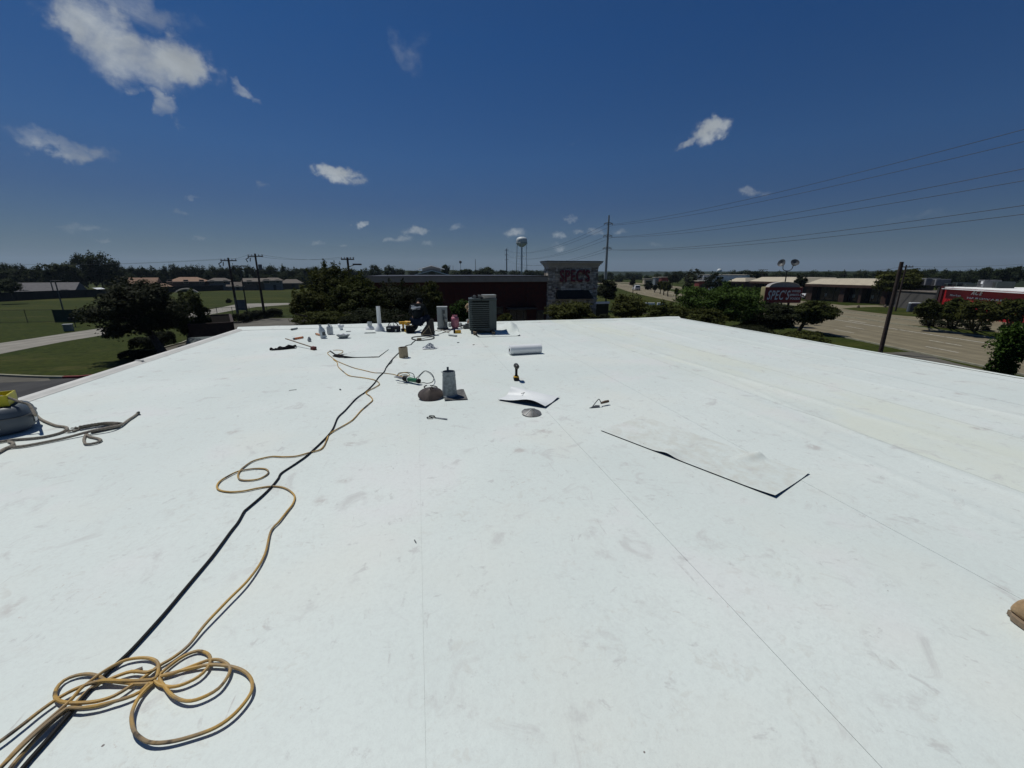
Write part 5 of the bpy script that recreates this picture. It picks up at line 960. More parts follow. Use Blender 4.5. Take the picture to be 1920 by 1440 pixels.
for lab, T_, b_, sd_ in (('leftmost of the grey green median trees with a bushy base', (60.98, 38.29, 2.52, 1.5063, 1.368), (67.716, 41.999), 31), ('middle median tree with curved stems and a tuft at its foot', (62.03, 36.56, 2.78, 1.677, 1.391), (67.681, 39.734), 32),
    ('right median tree with the thickest dark base', (61.29, 33.82, 2.9, 1.8873, 1.4312), (67.976, 37.563), 33), ('median tree partly behind the sapling at the right edge', (64.18, 32.64, 2.95, 1.4947, 1.3563), (70.84, 35.439), 34)):
    tree('median_tree', lab, T_, 1, sd_, b_, 9000, .13, 50, stems=4, trunk_r=.2, group='trees on the road median')
    tree('base_shrub', 'dark shoots around the foot of the '+lab.split(' with')[0].split(' partly')[0], (b_[0], b_[1], .55, 1.5, .9), 4, sd_+50, b_, 2500, .12, 20, cat='shrub', bark=False, group='shoots at the feet of the median trees')
TR('wide crowned tree with forked trunk in front of the grey mall wall', (100.22, 69.58, 5.23, 4.6098, 2.4923), 1, 35, (99.405, 66.64), 15000, .24, 70, trunk_r=.35)
for lab, T_, mi, d_ in [('small tree left of the large dark tree by the white building', (111.09, 154.14, 5.05, 4.4242, 3.7353), 4, 190), ('dark tree in front of the white low building', (92.71, 117.92, 4.17, 3.9835, 2.9015), 4, 150), ('clipped tree at the near end of the street median', (64.86, 91.31, 2.93, 1.564, 1.7016), 4, 112), ('small round shrub tree on the median near the street end', (66.16, 97.71, 2.13, 0.582, 0.9058), 1, 118), ('rightmost of three lollipop trees in the median', (73.7, 113.11, 2.95, 0.8967, 1.5198), 1, 135), ('middle of three lollipop trees in the median', (76.45, 119.67, 2.9, 0.8701, 1.5189), 1, 142), ('leftmost of three lollipop trees in the median', (79.74, 127.05, 2.83, 0.9242, 1.6979), 1, 150), ('small tree left of the three lollipop trees', (83.43, 136.53, 1.78, 0.8147, 0.9584), 4, 160), ('dark round tree just right of the white van', (94.25, 159.19, 1.59, 1.8997, 1.7795), 4, 185), ('tree behind the far end of the beige roofed shops', (141.28, 155.37, 5.63, 3.9558, 2.5228), 4, 210), ('tree between the two beige roofed shop buildings', (109.77, 102.23, 4.41, 1.6596, 2.0295), 4, 150), ('small tree beside the road bend behind the van', (110.1, 201.94, 2.37, 1.3376, 2.2304), 4, 230), ('dark tree at the roadside sign cluster', (115.93, 175.1, 4.09, 2.5295, 2.4701), 4, 210)]:
    tree('street_tree', lab, T_, mi, int(T_[0]*7), None, 2600, .3 if d_ > 140 else .22, 26, trunk_r=.14)
# rows of distant trees: five crown meshes shared by many single trees
PROTO = []
for k in range(6):
    rng = np.random.default_rng(100+k); P, Nn, tone = crown_points(rng, 4200, 55, spread=.25, flat=1.0); 
    me = leaf_mesh('distant_tree', P, Nn, .075*rng.uniform(.6, 1.3, len(P)), tone, M_LEAF[3], rng)
    mb = MB(); mb.tube([(0, 0, -1.9), (.02, .02, -1.0), (.0, .0, .2)], [.06, .05, .03], 6)
    bm = bmesh.new(); bm.from_mesh(me); t2 = bpy.data.meshes.new('t'); t2.from_pydata([tuple(v) for v in mb.v], [], mb.f); t2.materials.append(M_BARK)
    lay = bm.faces.layers.float.get('tone'); n0 = len(bm.faces); bm.from_mesh(t2); bm.faces.ensure_lookup_table()
    for f in bm.faces[n0:]: f.material_index = 1
    bm.to_mesh(me); bm.free(); me.materials.append(M_BARK); bpy.data.meshes.remove(t2); PROTO.append(me)
def far_tree(T, k, label, group):
    o = bpy.data.objects.new('distant_tree', PROTO[k % 6]); COL.objects.link(o); x, y, z, rx, rz = T; o.location = (x, y, z); o.scale = (rx, rx*random.uniform(.8, 1.1), rz); o.rotation_euler = (0, 0, random.uniform(0, 6.3))
    return tag(o, label, 'tree', group)
def row(spec, label, group):
    for i, T in enumerate(spec): far_tree(T, random.randrange(6), label, group)
random.seed(8)
row([(-146.15, 184.03, 5.17, 4.274, 6.1166), (-142.68, 186.73, 5.13, 3.4316, 5.3094), (-139.02, 189.47, 4.9, 3.1268, 5.2396), (-137.68, 194.13, 4.64, 2.9588, 5.4058), (-137.76, 184.18, 4.6, 3.7475, 4.1369), (-133.23, 185.02, 4.21, 3.879, 4.1899), (-141.25, 181.52, 4.48, 3.5803, 4.0451), (-129.37, 187.74, 4.14, 3.7382, 4.2869)], 'dark tree in the row behind the grey roofed house at the left edge', 'trees behind the grey roofed house')
far_tree((-117.23, 192.04, 7.55, 5.5644, 7.4852), 2, 'tallest domed tree on the left skyline with a grey green top', None)
far_tree((-124.51, 193.38, 7.54, 3.3348, 6.664), 1, 'upright tree on the left shoulder of the tallest skyline tree', None)
far_tree((-123.72, 184.33, 6.41, 5.4271, 4.7869), 0, 'broad brighter green tree in front of the tallest skyline tree', None)
PROTO_B = PROTO[0].copy()
far_tree((-112.16, 191.58, 5.98, 4.2476, 5.9065), 3, 'dark tree on the right flank of the tallest skyline tree', None)
far_tree((-90.83, 119.37, 4.03, 2.315, 1.8289), 3, 'low dark bush tree at the left end of the grey roofed house', None)
row([(-128.67, 225.93, 3.45, 2.8647, 6.0495), (-125.76, 227.56, 3.88, 2.7046, 6.1157), (-122.76, 229.19, 4.33, 3.2271, 6.1824), (-119.48, 230.92, 3.81, 3.0747, 6.2623), (-116.16, 232.61, 4.02, 3.1485, 6.335), (-112.62, 234.34, 4.97, 3.7174, 6.4042), (-109.02, 236.04, 4.45, 3.5584, 6.4854), (-105.61, 237.59, 4.42, 3.3786, 6.5565), (-102.21, 239.07, 3.62, 3.1903, 6.6319), (-98.56, 240.59, 3.84, 4.075, 6.7017), (-94.4, 242.26, 4.07, 3.8949, 6.7794), (-89.75, 244.02, 3.76, 3.7129, 6.8679), (-84.35, 245.94, 4.53, 3.8152, 6.9572), (-79.49, 247.55, 3.41, 3.6144, 7.0494), (-74.76, 249.02, 3.64, 4.003, 7.125), (-69.42, 250.56, 3.88, 4.7295, 7.2068), (-64.02, 251.99, 3.28, 4.1976, 7.2928)], 'rounded green tree in the row behind the houses across the field', 'trees behind the houses across the field')
row([(-110.33, 196.09, 3.5, 2.7752, 3.7896), (-102.38, 200.36, 3.17, 2.3841, 3.925), (-87.93, 207.11, 2.95, 2.8884, 4.1466), (-86.95, 207.52, 2.49, 2.6869, 4.1633), (-79.04, 210.66, 2.37, 3.0685, 4.2724), (-67.33, 214.69, 2.69, 3.792, 4.4172), (-60.22, 216.79, 3.09, 4.4588, 4.4962), (-53.57, 218.53, 2.54, 4.6092, 4.5708), (-49.16, 219.56, 2.0, 4.1524, 4.6187), (-57.52, 217.52, 0.62, 2.936, 4.5408)], 'lower tree standing between the house roofs across the field', 'trees between the house roofs')
row([(-75.71, 321.2, 5.49, 5.9854, 5.5853), (-69.07, 322.69, 5.84, 5.2907, 5.6383), (-61.72, 324.18, 5.09, 5.823, 5.6998), (-54.13, 325.53, 4.7, 5.5195, 5.758), (-45.64, 326.83, 4.3, 5.2051, 5.8189), (-36.91, 327.93, 4.28, 6.6369, 5.8753)], 'tree on the skyline behind the tall bushy tree', 'skyline trees behind the thicket')
for T, k, l in [((-21.24, 239.06, 7.5, 3.5313, 3.7213), 1, 'rounded tree left of centre on the skyline above the store roof'), ((-14.39, 239.57, 7.5, 4.1488, 3.4652), 4, 'second rounded tree above the left end of the store roof'), ((-9.15, 239.83, 6.66, 3.3646, 2.6173), 2, 'low tree right of the two rounded trees above the store roof'), ((13.52, 199.54, 7.91, 2.198, 2.7211), 5, 'dark tree touching the right side of the white gabled building'), ((25.94, 228.53, 6.67, 3.9879, 2.58), 0, 'dark dome shaped tree above the store roof left of centre'), ((35.12, 212.11, 7.21, 4.5637, 2.6893), 3, 'olive dome shaped tree above the store roof nearest the water tower')]: far_tree(T, k, l, None)
row([(-2.11, 329.99, 5.75, 5.0977, 3.2263), (7.77, 329.91, 5.74, 5.1666, 3.2474), (15.76, 329.62, 5.74, 5.2155, 3.2621), (29.88, 328.64, 5.73, 5.2871, 3.2837), (45.33, 326.87, 5.72, 5.3431, 3.3005), (64.45, 323.64, 5.72, 5.3786, 3.311), (74.57, 321.46, 5.72, 5.3819, 3.312), (84.61, 318.97, 5.72, 5.3743, 3.3098), (92.56, 316.75, 5.72, 5.3603, 3.3056)], 'low tree on the skyline above the store roof', 'low skyline trees above the store roof')
row([(125.08, 272.68, 2.29, 4.6924, 3.6945), (148.92, 294.49, 2.26, 4.2873, 4.0269), (181.39, 378.81, 2.43, 5.0087, 5.1467), (202.07, 379.56, 1.86, 5.5193, 5.2148), (214.85, 383.98, 1.78, 5.0715, 5.3043), (166.52, 284.91, 1.57, 3.3877, 3.9606), (199.05, 323.7, 2.11, 4.6909, 4.5227), (227.08, 353.32, 2.59, 4.6421, 4.9604), (168.2, 248.41, 4.56, 4.2276, 3.5088)], 'low tree beside the far bend of the road', 'trees at the far bend of the road')
row([(212.07, 252.83, 2.65, 7.4917, 5.9044), (218.89, 246.95, 3.07, 7.2685, 5.8171), (225.13, 241.28, 3.47, 7.0528, 5.7315), (239.97, 240.86, 2.03, 6.9885, 5.7966), (239.04, 227.5, 2.26, 6.548, 5.5299), (244.74, 221.37, 3.0, 6.3139, 5.4311), (249.83, 215.6, 2.75, 6.1031, 5.342), (262.62, 215.95, 3.02, 6.058, 5.4038), (259.94, 203.3, 3.53, 5.6479, 5.1417), (264.42, 197.44, 3.28, 5.4394, 5.0482), (260.12, 186.38, 4.04, 5.0885, 4.8088), (249.0, 167.33, 4.3, 4.5103, 4.3857), (252.2, 162.47, 4.61, 4.3399, 4.303), (246.54, 152.7, 4.48, 4.0485, 4.0877), (257.55, 153.84, 3.94, 4.0527, 4.1614), (251.14, 145.01, 4.8, 3.7882, 3.9558), (244.61, 136.26, 5.6, 3.5284, 3.7514), (237.87, 127.75, 5.67, 3.284, 3.5549), (239.63, 124.41, 6.11, 3.1735, 3.4949), (241.49, 120.75, 6.34, 3.0561, 3.4303), (203.37, 127.44, 3.67, 3.3969, 3.4076), (189.97, 129.66, 3.89, 3.5144, 3.3908)], 'dark tree in the wood behind the shops on the right', 'trees behind the shops')
# ================================================================ STORE WITH STONE TOWER
FY = 50.0
M_BRICK = mat('dark_red_brick', (.052, .011, .006), .9, .25, 2.5); M_TRIM = mat('beige_render', (.48, .44, .36), .85, .08, 2); M_GLASS = mat('dark_glass', (.012, .014, .016), .12, .1, 1, spec=.6)
M_STONE = mat('rough_limestone', (.20, .175, .135), .95, .5, 1.7, bump=.8, bscale=9, detail=8); M_MORT = mat('mortar', (.24, .22, .18), .95, .2, 3); M_DMET = mat('dark_bronze_metal', (.03, .027, .025), .5, .1, 4)
ST = thing('liquor_store', 'long dark red brick store with beige cornice and a stone entrance tower', 'store', (0, FY, 0))
X0, X1 = -5.3125, 15.916
mb = MB(); mb.box(((X0+X1)/2, 12, 2.95), (X1-X0, 24, 5.9)); ST_w = mb.build('brick_wall', M_BRICK, ST)
mb = MB(); mb.box(((X0+X1)/2, 11.95, 6.22), (X1-X0+.3, 24.4, .60)); mb.box(((X0+X1)/2, 11.9, 5.98), (X1-X0+.1, 24.15, .18)); mb.build('cornice', mat('taupe_render', (.30, .27, .22), .85, .08, 2), ST)
mb = MB(); mb.box(((X0+X1)/2, 11.95, 6.56), (X1-X0+.45, 24.5, .07)); mb.build('coping', M_DMET, ST)
# real brick courses at the visible bay ends are far below a pixel: recessed pilaster panels give the wall its relief
for k in range(5):
    mb = MB(); mb.box((-4.2+k*4.4, -.06, 2.6), (.55, .12, 5.2)); mb.build('pilaster', M_BRICK, ST)
def opening(x_, w_, z0_, z1_, nx_, door=False):
    f = MB()
    for a in range(nx_+1): f.box((x_-w_/2+a*w_/nx_, -.05, (z0_+z1_)/2), (.07, .10, z1_-z0_))
    f.box((x_, -.05, z1_), (w_+.07, .11, .08)); f.box((x_, -.05, z0_), (w_+.07, .11, .08))
    fr = f.build('door' if door else 'window', M_DMET, ST); g_ = MB(); g_.box((x_, -.012, (z0_+z1_)/2), (w_, .02, z1_-z0_)); g_.build('pane', M_GLASS, fr)
opening(12.3, 2.6, .15, 2.5, 3, True); opening(9.1, 2.0, 2.1, 2.9, 2); opening(14.9, .0001+.9, .2, 2.4, 1)
mb = MB(); mb.box((12.3, -.7, 2.75), (3.6, 1.4, .18)); mb.build('canopy', M_DMET, ST)
mb = MB(); mb.box((9, -1.3, .07), (16, 2.6, .14)); mb.build('walkway', M_TRIM, ST)
TX0, TX1 = 15.7568, 22.1854; TC = (TX0+TX1)/2; TWID = TX1-TX0
mb = MB(); mb.box((TC, .5, 4.0), (TWID, 1.8, 7.9)); mb.build('tower_core', M_MORT, ST)
rs = random.Random(5); mb = MB()
z_ = .05
while z_ < 7.6:
    hh = rs.choice((.20, .24, .30)); x_ = TX0-.02
    while x_ < TX1:
        ww = min(rs.uniform(.28, .62), TX1+.02-x_)
        if ww < .12: x_ += ww; continue
        g_ = MB(); p = rs.uniform(.03, .09); sub = rs.random() < .25 and hh > .22
        for zz, h2 in (((z_, hh),) if not sub else ((z_, hh*.5), (z_+hh*.5, hh*.5))):
            c = (x_+ww/2, -.40-p/2+rs.uniform(0, .01), zz+h2/2); j = [rs.uniform(-.008, .008) for _ in range(8)]
            mb.mat(rs.randrange(4)); mb.box(c, (ww-.035, p+.04, h2-.035))
        x_ += ww
    z_ += hh
for side in (TX0, TX1):
    z_ = .05
    while z_ < 7.6:
        hh = rs.choice((.20, .24, .30)); y_ = -.38
        while y_ < .95:
            ww = rs.uniform(.3, .6); mb.mat(rs.randrange(4)); mb.box((side+(-.02 if side == TX0 else .02), y_+ww/2, z_+hh/2), (.08+rs.uniform(0, .05), ww-.035, hh-.035)); y_ += ww
        z_ += hh
SM = [mat('stone_a', (.50, .435, .33), .95, .3, 3, bump=.8, bscale=12), mat('stone_b', (.37, .315, .24), .95, .3, 3, bump=.8, bscale=12), mat('stone_c', (.56, .51, .42), .95, .25, 3, bump=.8, bscale=12), mat('stone_d', (.25, .215, .165), .95, .3, 3, bump=.8, bscale=12)]
so = mb.build('stone_facing', SM, ST); so['kind'] = 'stuff'
mb = MB()
for k, (dz, gr) in enumerate(((7.68, .06), (7.86, .16), (8.04, .30), (8.20, .42))): mb.box((TC, .5, dz), (TWID+gr*2, 1.9+gr*2, .18-.004*k))
mb.build('tower_cornice', M_TRIM, ST)
mb = MB(); mb.box((TC, .5, 8.33), (TWID+.96, 2.85, .06)); mb.build('tower_coping', M_DMET, ST)
mb = MB()
for xx in (TX0+.35, TX1-.35): mb.bbox((xx, -.50, 3.78), (.9, .22, .16), .03)
mb.box((TC, -.47, 3.72), (TWID, .12, .10)); mb.build('stone_band', M_TRIM, ST)
mb = MB(); aw0, aw1 = TC-2.2, TC+2.5
mb.add([(aw0, -.42, 4.95), (aw1-.5, -.42, 4.95), (aw1, -1.35, 3.85), (aw0, -1.35, 3.85), (aw0, -.42, 3.85), (aw1, -.42, 3.85)], [(0, 3, 2, 1), (0, 4, 3), (1, 2, 5), (3, 4, 5, 2)])
mb.build('awning', mat('black_awning_cloth', (.012, .014, .011), .9, .2, 4), ST)
for xx in (TX0+.95, TX1-.45):
    mb = MB(); mb.tube([(xx-.12, -.44, 5.35), (xx-.12, -.62, 5.4), (xx, -.75, 5.25)], .03, 6); mb.lathe([(.03, .14), (.12, .10), (.18, .0), (.16, -.02)], (xx, -.75, 5.06), 12); mb.build('wall_lamp', mat('copper_lamp', (.20, .09, .07), .5, .2, 5), ST, smooth=True)
def letters(text, size, loc, rz, m_, parent, ext=.05, spacing=1.0, shear=0.0, name='letter', rx=math.pi/2, each=True, bold=0.0):
    x = 0.0; out = []
    for ch in (text if each else [text]):
        if ch == ' ': x += size*.3; continue
        cu = bpy.data.curves.new(name, 'FONT'); cu.body = ch; cu.size = size; cu.extrude = ext; cu.shear = shear; cu.offset = bold
        if not each: cu.space_character = spacing; cu.align_x = 'CENTER'
        cu.materials.append(m_); tmp = bpy.data.objects.new(name, cu); COL.objects.link(tmp)
        bpy.context.view_layer.update(); me = bpy.data.meshes.new_from_object(tmp.evaluated_get(bpy.context.evaluated_depsgraph_get())); wd = max(v.co.x for v in me.vertices) if len(me.vertices) else 0
        bpy.data.objects.remove(tmp); o = bpy.data.objects.new(name, me); COL.objects.link(o); o.parent = parent; o.rotation_euler = (rx, 0, rz); o.location = Vector(loc)+Matrix.Rotation(rz, 3, 'Z')@Vector((x, 0, 0)); out.append(o); x += (wd+size*.09)*spacing
    return out, x
M_MAR = mat('maroon_letter', (.16, .022, .032), .5, .1, 4)
ls, wd = letters("SPEC'S", 1.95, (0, 0, 0), 0, M_MAR, ST, .09, .95, 0, bold=.035)
for o in ls: o.location.x = (o.location.x-wd/2)*.66+TC+.15; o.scale = (.66, 1, 1); o.location.y = -.60; o.location.z = 5.92; o.name = 'letter'
# ================================================================ RED ROADSIDE SIGN
N_ = Vector((.96, -.281, 0)).normalized(); D_ = Vector((.281, .96, 0)).normalized(); RZ = math.atan2(N_.y, N_.x)
c0 = Vector((44.23, 46.26, 4.16)); wS = 4.68
hS = 2.0428
SG = thing('roadside_sign', 'red store sign with a yellow side and arched white cap above the trees', 'sign', (c0.x, c0.y, 0), RZ)
zc = c0.z
mb = MB(); mb.bbox((wS/2, .55, zc), (wS, 1.1, hS), .12); SGb = mb.build('cabinet', mat('pale_yellow_cabinet', (.30, .27, .13), .6, .1, 4), SG, smooth=True)
mb = MB(); mb.bbox((wS/2, -.02, zc), (wS-.12, .06, hS-.12), .025); mb.build('sign_face', mat('deep_red_face', (.20, .012, .016), .45, .1, 4), SG)
mb = MB()
k = 16
for yy in (-.0, .95):
    top = [(wS*.10+wS*.82*i/k, yy, zc+hS/2+.0+.62*math.sin(math.pi*(i/k))**.45) for i in range(k+1)]; bot = [(p[0], yy, zc+hS/2-.01) for p in top]
    b = len(mb.v); mb.add(top+bot, [(i, i+1, k+2+i, k+1+i) if yy else (k+1+i, k+2+i, i+1, i) for i in range(k)])
n = 2*(k+1); mb.add([mb.v[i] for i in range(k+1)]+[mb.v[n+i] for i in range(k+1)], [(i, i+1, k+2+i, k+1+i) for i in range(k)]); mb.build('arched_cap', mat('grey_sign_cap', (.32, .30, .28), .6, .1, 3), SG)
mb = MB(); mb.tube([(wS*.10+wS*.82*i/k, -.03, zc+hS/2+.62*math.sin(math.pi*(i/k))**.45) for i in range(k+1)], .045, 6); mb.build('cap_trim', M_LINE, SG)
mb = MB()
for p0, p1 in (((.03, -.06, zc-hS/2+.04), (wS-.03, -.06, zc-hS/2+.04)), ((wS-.03, -.06, zc-hS/2+.04), (wS-.03, -.06, zc+hS/2-.05)), ((.03, -.06, zc-hS/2+.04), (.03, -.06, zc+hS/2-.05)), ((.03, -.06, zc+hS/2-.05), (wS-.03, -.06, zc+hS/2-.05))): mb.cyl(p0, p1, .03, .03, 6)
mb.build('face_trim', mat('pink_trim', (.30, .12, .11), .6, .1, 3), SG)
for xx in (wS*.25, wS*.75):
    mb = MB(); mb.cyl((xx, .5, 0), (xx, .5, zc-hS/2), .14, .14, 10); mb.build('post', M_DMET, SG)
M_LET = mat('sign_white', (.80, .79, .77), .5, .05, 4)
ls, wd = letters("SPEC'S", hS*.80, (0, 0, 0), 0, M_LET, SG, .015, .80, .28, bold=.02)
fx = wS*.60/wd
for o in ls: o.location.x = o.location.x*fx+wS*.07; o.scale = (fx, 1, 1); o.location.y = -.07; o.location.z = zc-hS*.28
for i, (tx_, sz) in enumerate((("WINES", .16), ("SPIRITS &", .16), ("FOODS", .16))):
    (o,), _ = letters(tx_, hS*sz*1.12, (wS*.83, -.07, zc+hS*(.18-.23*i)), 0, M_LET, SG, .01, 1.0, 0, name='lettering', each=False, bold=.006)
# ================================================================ POLES AND WIRES
M_POLE = mat('creosoted_wood', (.050, .035, .028), .95, .3, 3); M_PGREY = mat('weathered_grey_pole', (.13, .125, .115), .9, .2, 3); M_STEELP = mat('pale_steel_pole', (.26, .28, .28), .6, .12, .4)
M_WIRE = mat('wire', (.03, .032, .035), .7, .1, 1); M_INS = mat('porcelain', (.12, .12, .12), .4, .1, 3)
def pole(name, label, base, h, r0, r1, m_, arms=(), cat='utility pole', group=None):
    t = thing(name, label, cat, (base[0], base[1], 0), 0, group); mb = MB(); mb.cyl((0, 0, 0), (0, 0, h), r0, r1, 12); mb.build('shaft', m_, t, smooth=True)
    for z_, half, az in arms:
        d = Vector((math.cos(az), math.sin(az), 0)); mb = MB(); mb.box((0, 0, z_), (2*half, .12, .14), rz=az); mb.build('crossarm', m_, t)
        for f in (-.92, -.45, .45, .92):
            mb = MB(); mb.lathe([(.03, 0), (.07, .05), (.05, .12), (.07, .17), (.02, .22)], d*half*f+Vector((0, 0, z_+.07)), 8); mb.build('insulator', M_INS, t)
    return t
def wire(name, label, a, b, sag, r=.02, group=None, n=40):
    a, b = Vector(a), Vector(b); P = [a.lerp(b, i/n)-Vector((0, 0, 4*sag*(i/n)*(1-i/n))) for i in range(n+1)]; mb = MB(); mb.tube(P, r, 5)
    return tag(mb.build(name, M_WIRE), label, 'wire', group)
pA, pB, pC = ((-26.477, 69.79), (-23.664, 72.208), (-25.913, 71.926))
hA, hB = (8.7, 9.41)
azp = -YAW
for nm, b_, h_, lab in (('utility_pole', pA, hA, 'leftmost dark utility pole, with a leaning crossarm and thick base'), ('utility_pole', pB, hB, 'taller dark utility pole with a grey transformer, at the hedge end')):
    t = pole(nm, lab, b_, h_+.35, .19, .12, M_POLE, ((h_-.05, 1.15, azp),))
    mb = MB(); mb.tube([(-.9, 0, h_-.2), (-1.35, 0, h_-.5), (-1.15, 0, h_-.9)], .07, 6); mb.tube([(-.75, .1, h_-.25), (-.85, .1, h_-.8)], .06, 6); mb.build('cutout_switch', M_DMET, t)
    if b_ == pB:
        mb = MB(); mb.lathe([(0, 0), (.24, .02), (.26, .1), (.26, .8), (.22, .88), (0, .9)], (.42, .1, h_-2.1), 16); mb.build('transformer', mat('transformer_grey', (.16, .165, .165), .6, .1, 3), t, smooth=True)
    else:
        mb = MB(); mb.cyl((.02, -.15, 0), (.02, -.15, 3.4), .11, .11, 10); mb.build('riser_conduit', M_PGREY, t)
hC = 7.92
t = thing('parking_light', 'thin dark lamp post with a flat twin head between the two utility poles', 'light pole', (pC[0], pC[1], 0)); mb = MB(); mb.cyl((0, 0, 0), (0, 0, hC), .10, .07, 10); mb.build('shaft', M_DMET, t, smooth=True)
mb = MB(); mb.bbox((-.55, 0, hC+.02), (.75, .4, .14), .03, rz=azp); mb.build('lamp_head', M_DMET, t); mb = MB(); mb.bbox((.55, 0, hC+.02), (.75, .4, .14), .03, rz=azp); mb.build('lamp_head', M_DMET, t); mb = MB(); mb.box((0, 0, hC), (.5, .08, .08), rz=azp); mb.build('arm', M_DMET, t)
pD = (-8.64, 59.37); hD = 8.8
t = pole('utility_pole', 'utility pole with a transformer and a dark lamp arm rising behind the thicket', pD, hD+.1, .17, .13, M_POLE, ((hD-.15, .85, azp),))
mb = MB(); mb.cyl((0, 0, hD-1.1), (1.1, -.1, hD-.75), .05, .05, 6); mb.bbox((1.15, -.1, hD-.78), (1.1, .35, .20), .05, rz=azp); mb.build('street_lamp_arm', M_DMET, t)
for dx in (-.55, -.2): 
    mb = MB(); mb.lathe([(0, 0), (.22, .02), (.24, .1), (.24, .7), (.2, .78), (0, .8)], (dx, .25, hD-2.3), 12); mb.build('transformer', M_PGREY, t, smooth=True)
e0 = (pA[0]-30, pA[1]-18, hA-.6)
for k, f in enumerate((-1.0, .95)):
    d = Vector((math.cos(azp), math.sin(azp), 0))*f; q = lambda p, h_: Vector((p[0], p[1], h_))+d
    wire('power_line', 'thin wire strung between the two dark utility poles at the left', q(pA, hA+.2), q(pB, hB+.2), .25, .012, 'wires between the left utility poles')
    wire('power_line', 'thin wire running from the taller left pole to the pole behind the thicket', q(pB, hB+.2), q(pD, hD+.1), .5, .012, 'wires to the pole behind the thicket')
    wire('power_line', 'thin wire leaving the leftmost utility pole over the field', q(pA, hA+.2), Vector((-130, 150, hA+2))+d, 1.2, .012, 'wires over the field')
t = pole('utility_pole', 'dark wooden pole rising above the right edge of the roof, no crossarm', (40.022, 28.012), 7.86, .17, .14, M_POLE)
qb = (86.43, 59.63, 6.14); hh = 8.29
pole('utility_pole', 'utility pole with one crossarm seen behind the dark wooden pole', qb, hh, .16, .12, M_POLE, ((hh-.35, 1.3, azp),))
wire('power_line', 'faint wire running right from the pole behind the wooden pole', (qb[0], qb[1], hh-.2), (99.9, 46.05, 8.91), .5, .012)
wire('power_line', 'faint wire running left from the pole behind the wooden pole', (qb[0], qb[1], hh-.2), (179.76, 187.85, 6.68), 2.0, .02)
for lab, b_, z_, half in [('small distant pole with a T shaped crossarm above the shops', (157.48, 167.64, 3.58), 8.39, 2.2)]: pole('utility_pole', lab, b_, z_, .18, .12, M_POLE, ((z_-.2, half, azp),))
for lab, b_, z_, r in [('thin mast on the skyline above the olive dome tree', (54.44, 396.28, 4.97), 18.86, 0.5), ('thin antenna mast with a small head above the store roof', (42.66, 417.83, 4.88), 17.91, 0.4), ('shortest thin mast beside the white gabled building', (29.53, 348.75, 5.23), 12.34, 0.3)]:
    t = thing('mast', lab, 'mast', (b_[0], b_[1], 0)); mb = MB(); mb.cyl((0, 0, 0), (0, 0, z_), r*.5, r*.4, 6); mb.build('shaft', M_PGREY, t)
    if 'head' in lab: mb = MB(); mb.lathe([(.3, 0), (1.2, .5), (1.2, 2.2), (.3, 2.8)], (0, 0, z_-2.6), 10); mb.build('antenna_head', M_PGREY, t)
# transmission line along the boulevard
PM = Vector((95.54, 203.71, 3.21)); PF = Vector((110.02, 518.45, 4.3)); PM.z = PF.z = 0
zt = 34.47; arms = [30.45, 24.64, 18.74]
dL = (PM-PF).normalized(); nL = Vector((dL.y, -dL.x, 0)); PN = PM+(PM-PF)
def tpole(lab, P, zt, arms, r0, r1):
    t = thing('transmission_pole', lab, 'transmission pole', P); mb = MB(); mb.cyl((0, 0, 0), (0, 0, zt), r0, r1, 14); mb.build('shaft', M_STEELP, t, smooth=True)
    for z_ in arms:
        mb = MB()
        for s_ in (-1, 1): mb.tube([(0, 0, z_+.9), tuple(nL*s_*2.2+Vector((0, 0, z_+.2)))], .17, 6)
        for s_ in (-1, 1): mb.tube([(0, 0, z_-.2), tuple(nL*s_*2.2+Vector((0, 0, z_+.2)))], .15, 6)
        mb.build('crossarm', M_STEELP, t)
        for s_ in (-1, 1): mb = MB(); mb.cyl(nL*s_*2.2+Vector((0, 0, z_+.2)), nL*s_*2.2+Vector((0, 0, z_-.6)), .12, .12, 6); mb.build('insulator', M_INS, t)
tpole('tall steel power pole with three pairs of arms right of the stone tower', PM, zt, arms, .75, .38)
zf = 35.3; armf = [zf-2-5.6*k for k in range(3)]
tpole('distant thin steel power pole left of the water tower', PF, zf, armf, .9, .5)
SPANZ = [(39.8445, 38.541), (34.7906, 32.9546), (30.4818, 29.0689)]
# sags and far-end heights of each span follow from where the wires cross the right edge
for k, z_ in enumerate(arms):
    for s_ in (-1, 1):
        a = PM+nL*s_*2.2+Vector((0, 0, z_-.6)); zz = SPANZ[k][0 if s_ > 0 else 1]
        b = Vector((PN.x, PN.y, 0))+nL*s_*2.2; b.z = zz
        lev = ('top', 'middle', 'lowest')[k]; sid = 'upper' if s_ > 0 else 'lower'
        wire('transmission_wire', f'{sid} wire of the {lev} pair sweeping from the steel pole to the right edge', a, b, 8.0, .045, 'conductors right of the steel pole', 60)
        f = PF+nL*s_*2.2+Vector((0, 0, armf[k]-.6)); wire('transmission_wire', f'{sid} faint wire of the {lev} pair running left from the steel pole', a, f, 7.0, .05, 'conductors left of the steel pole', 40)
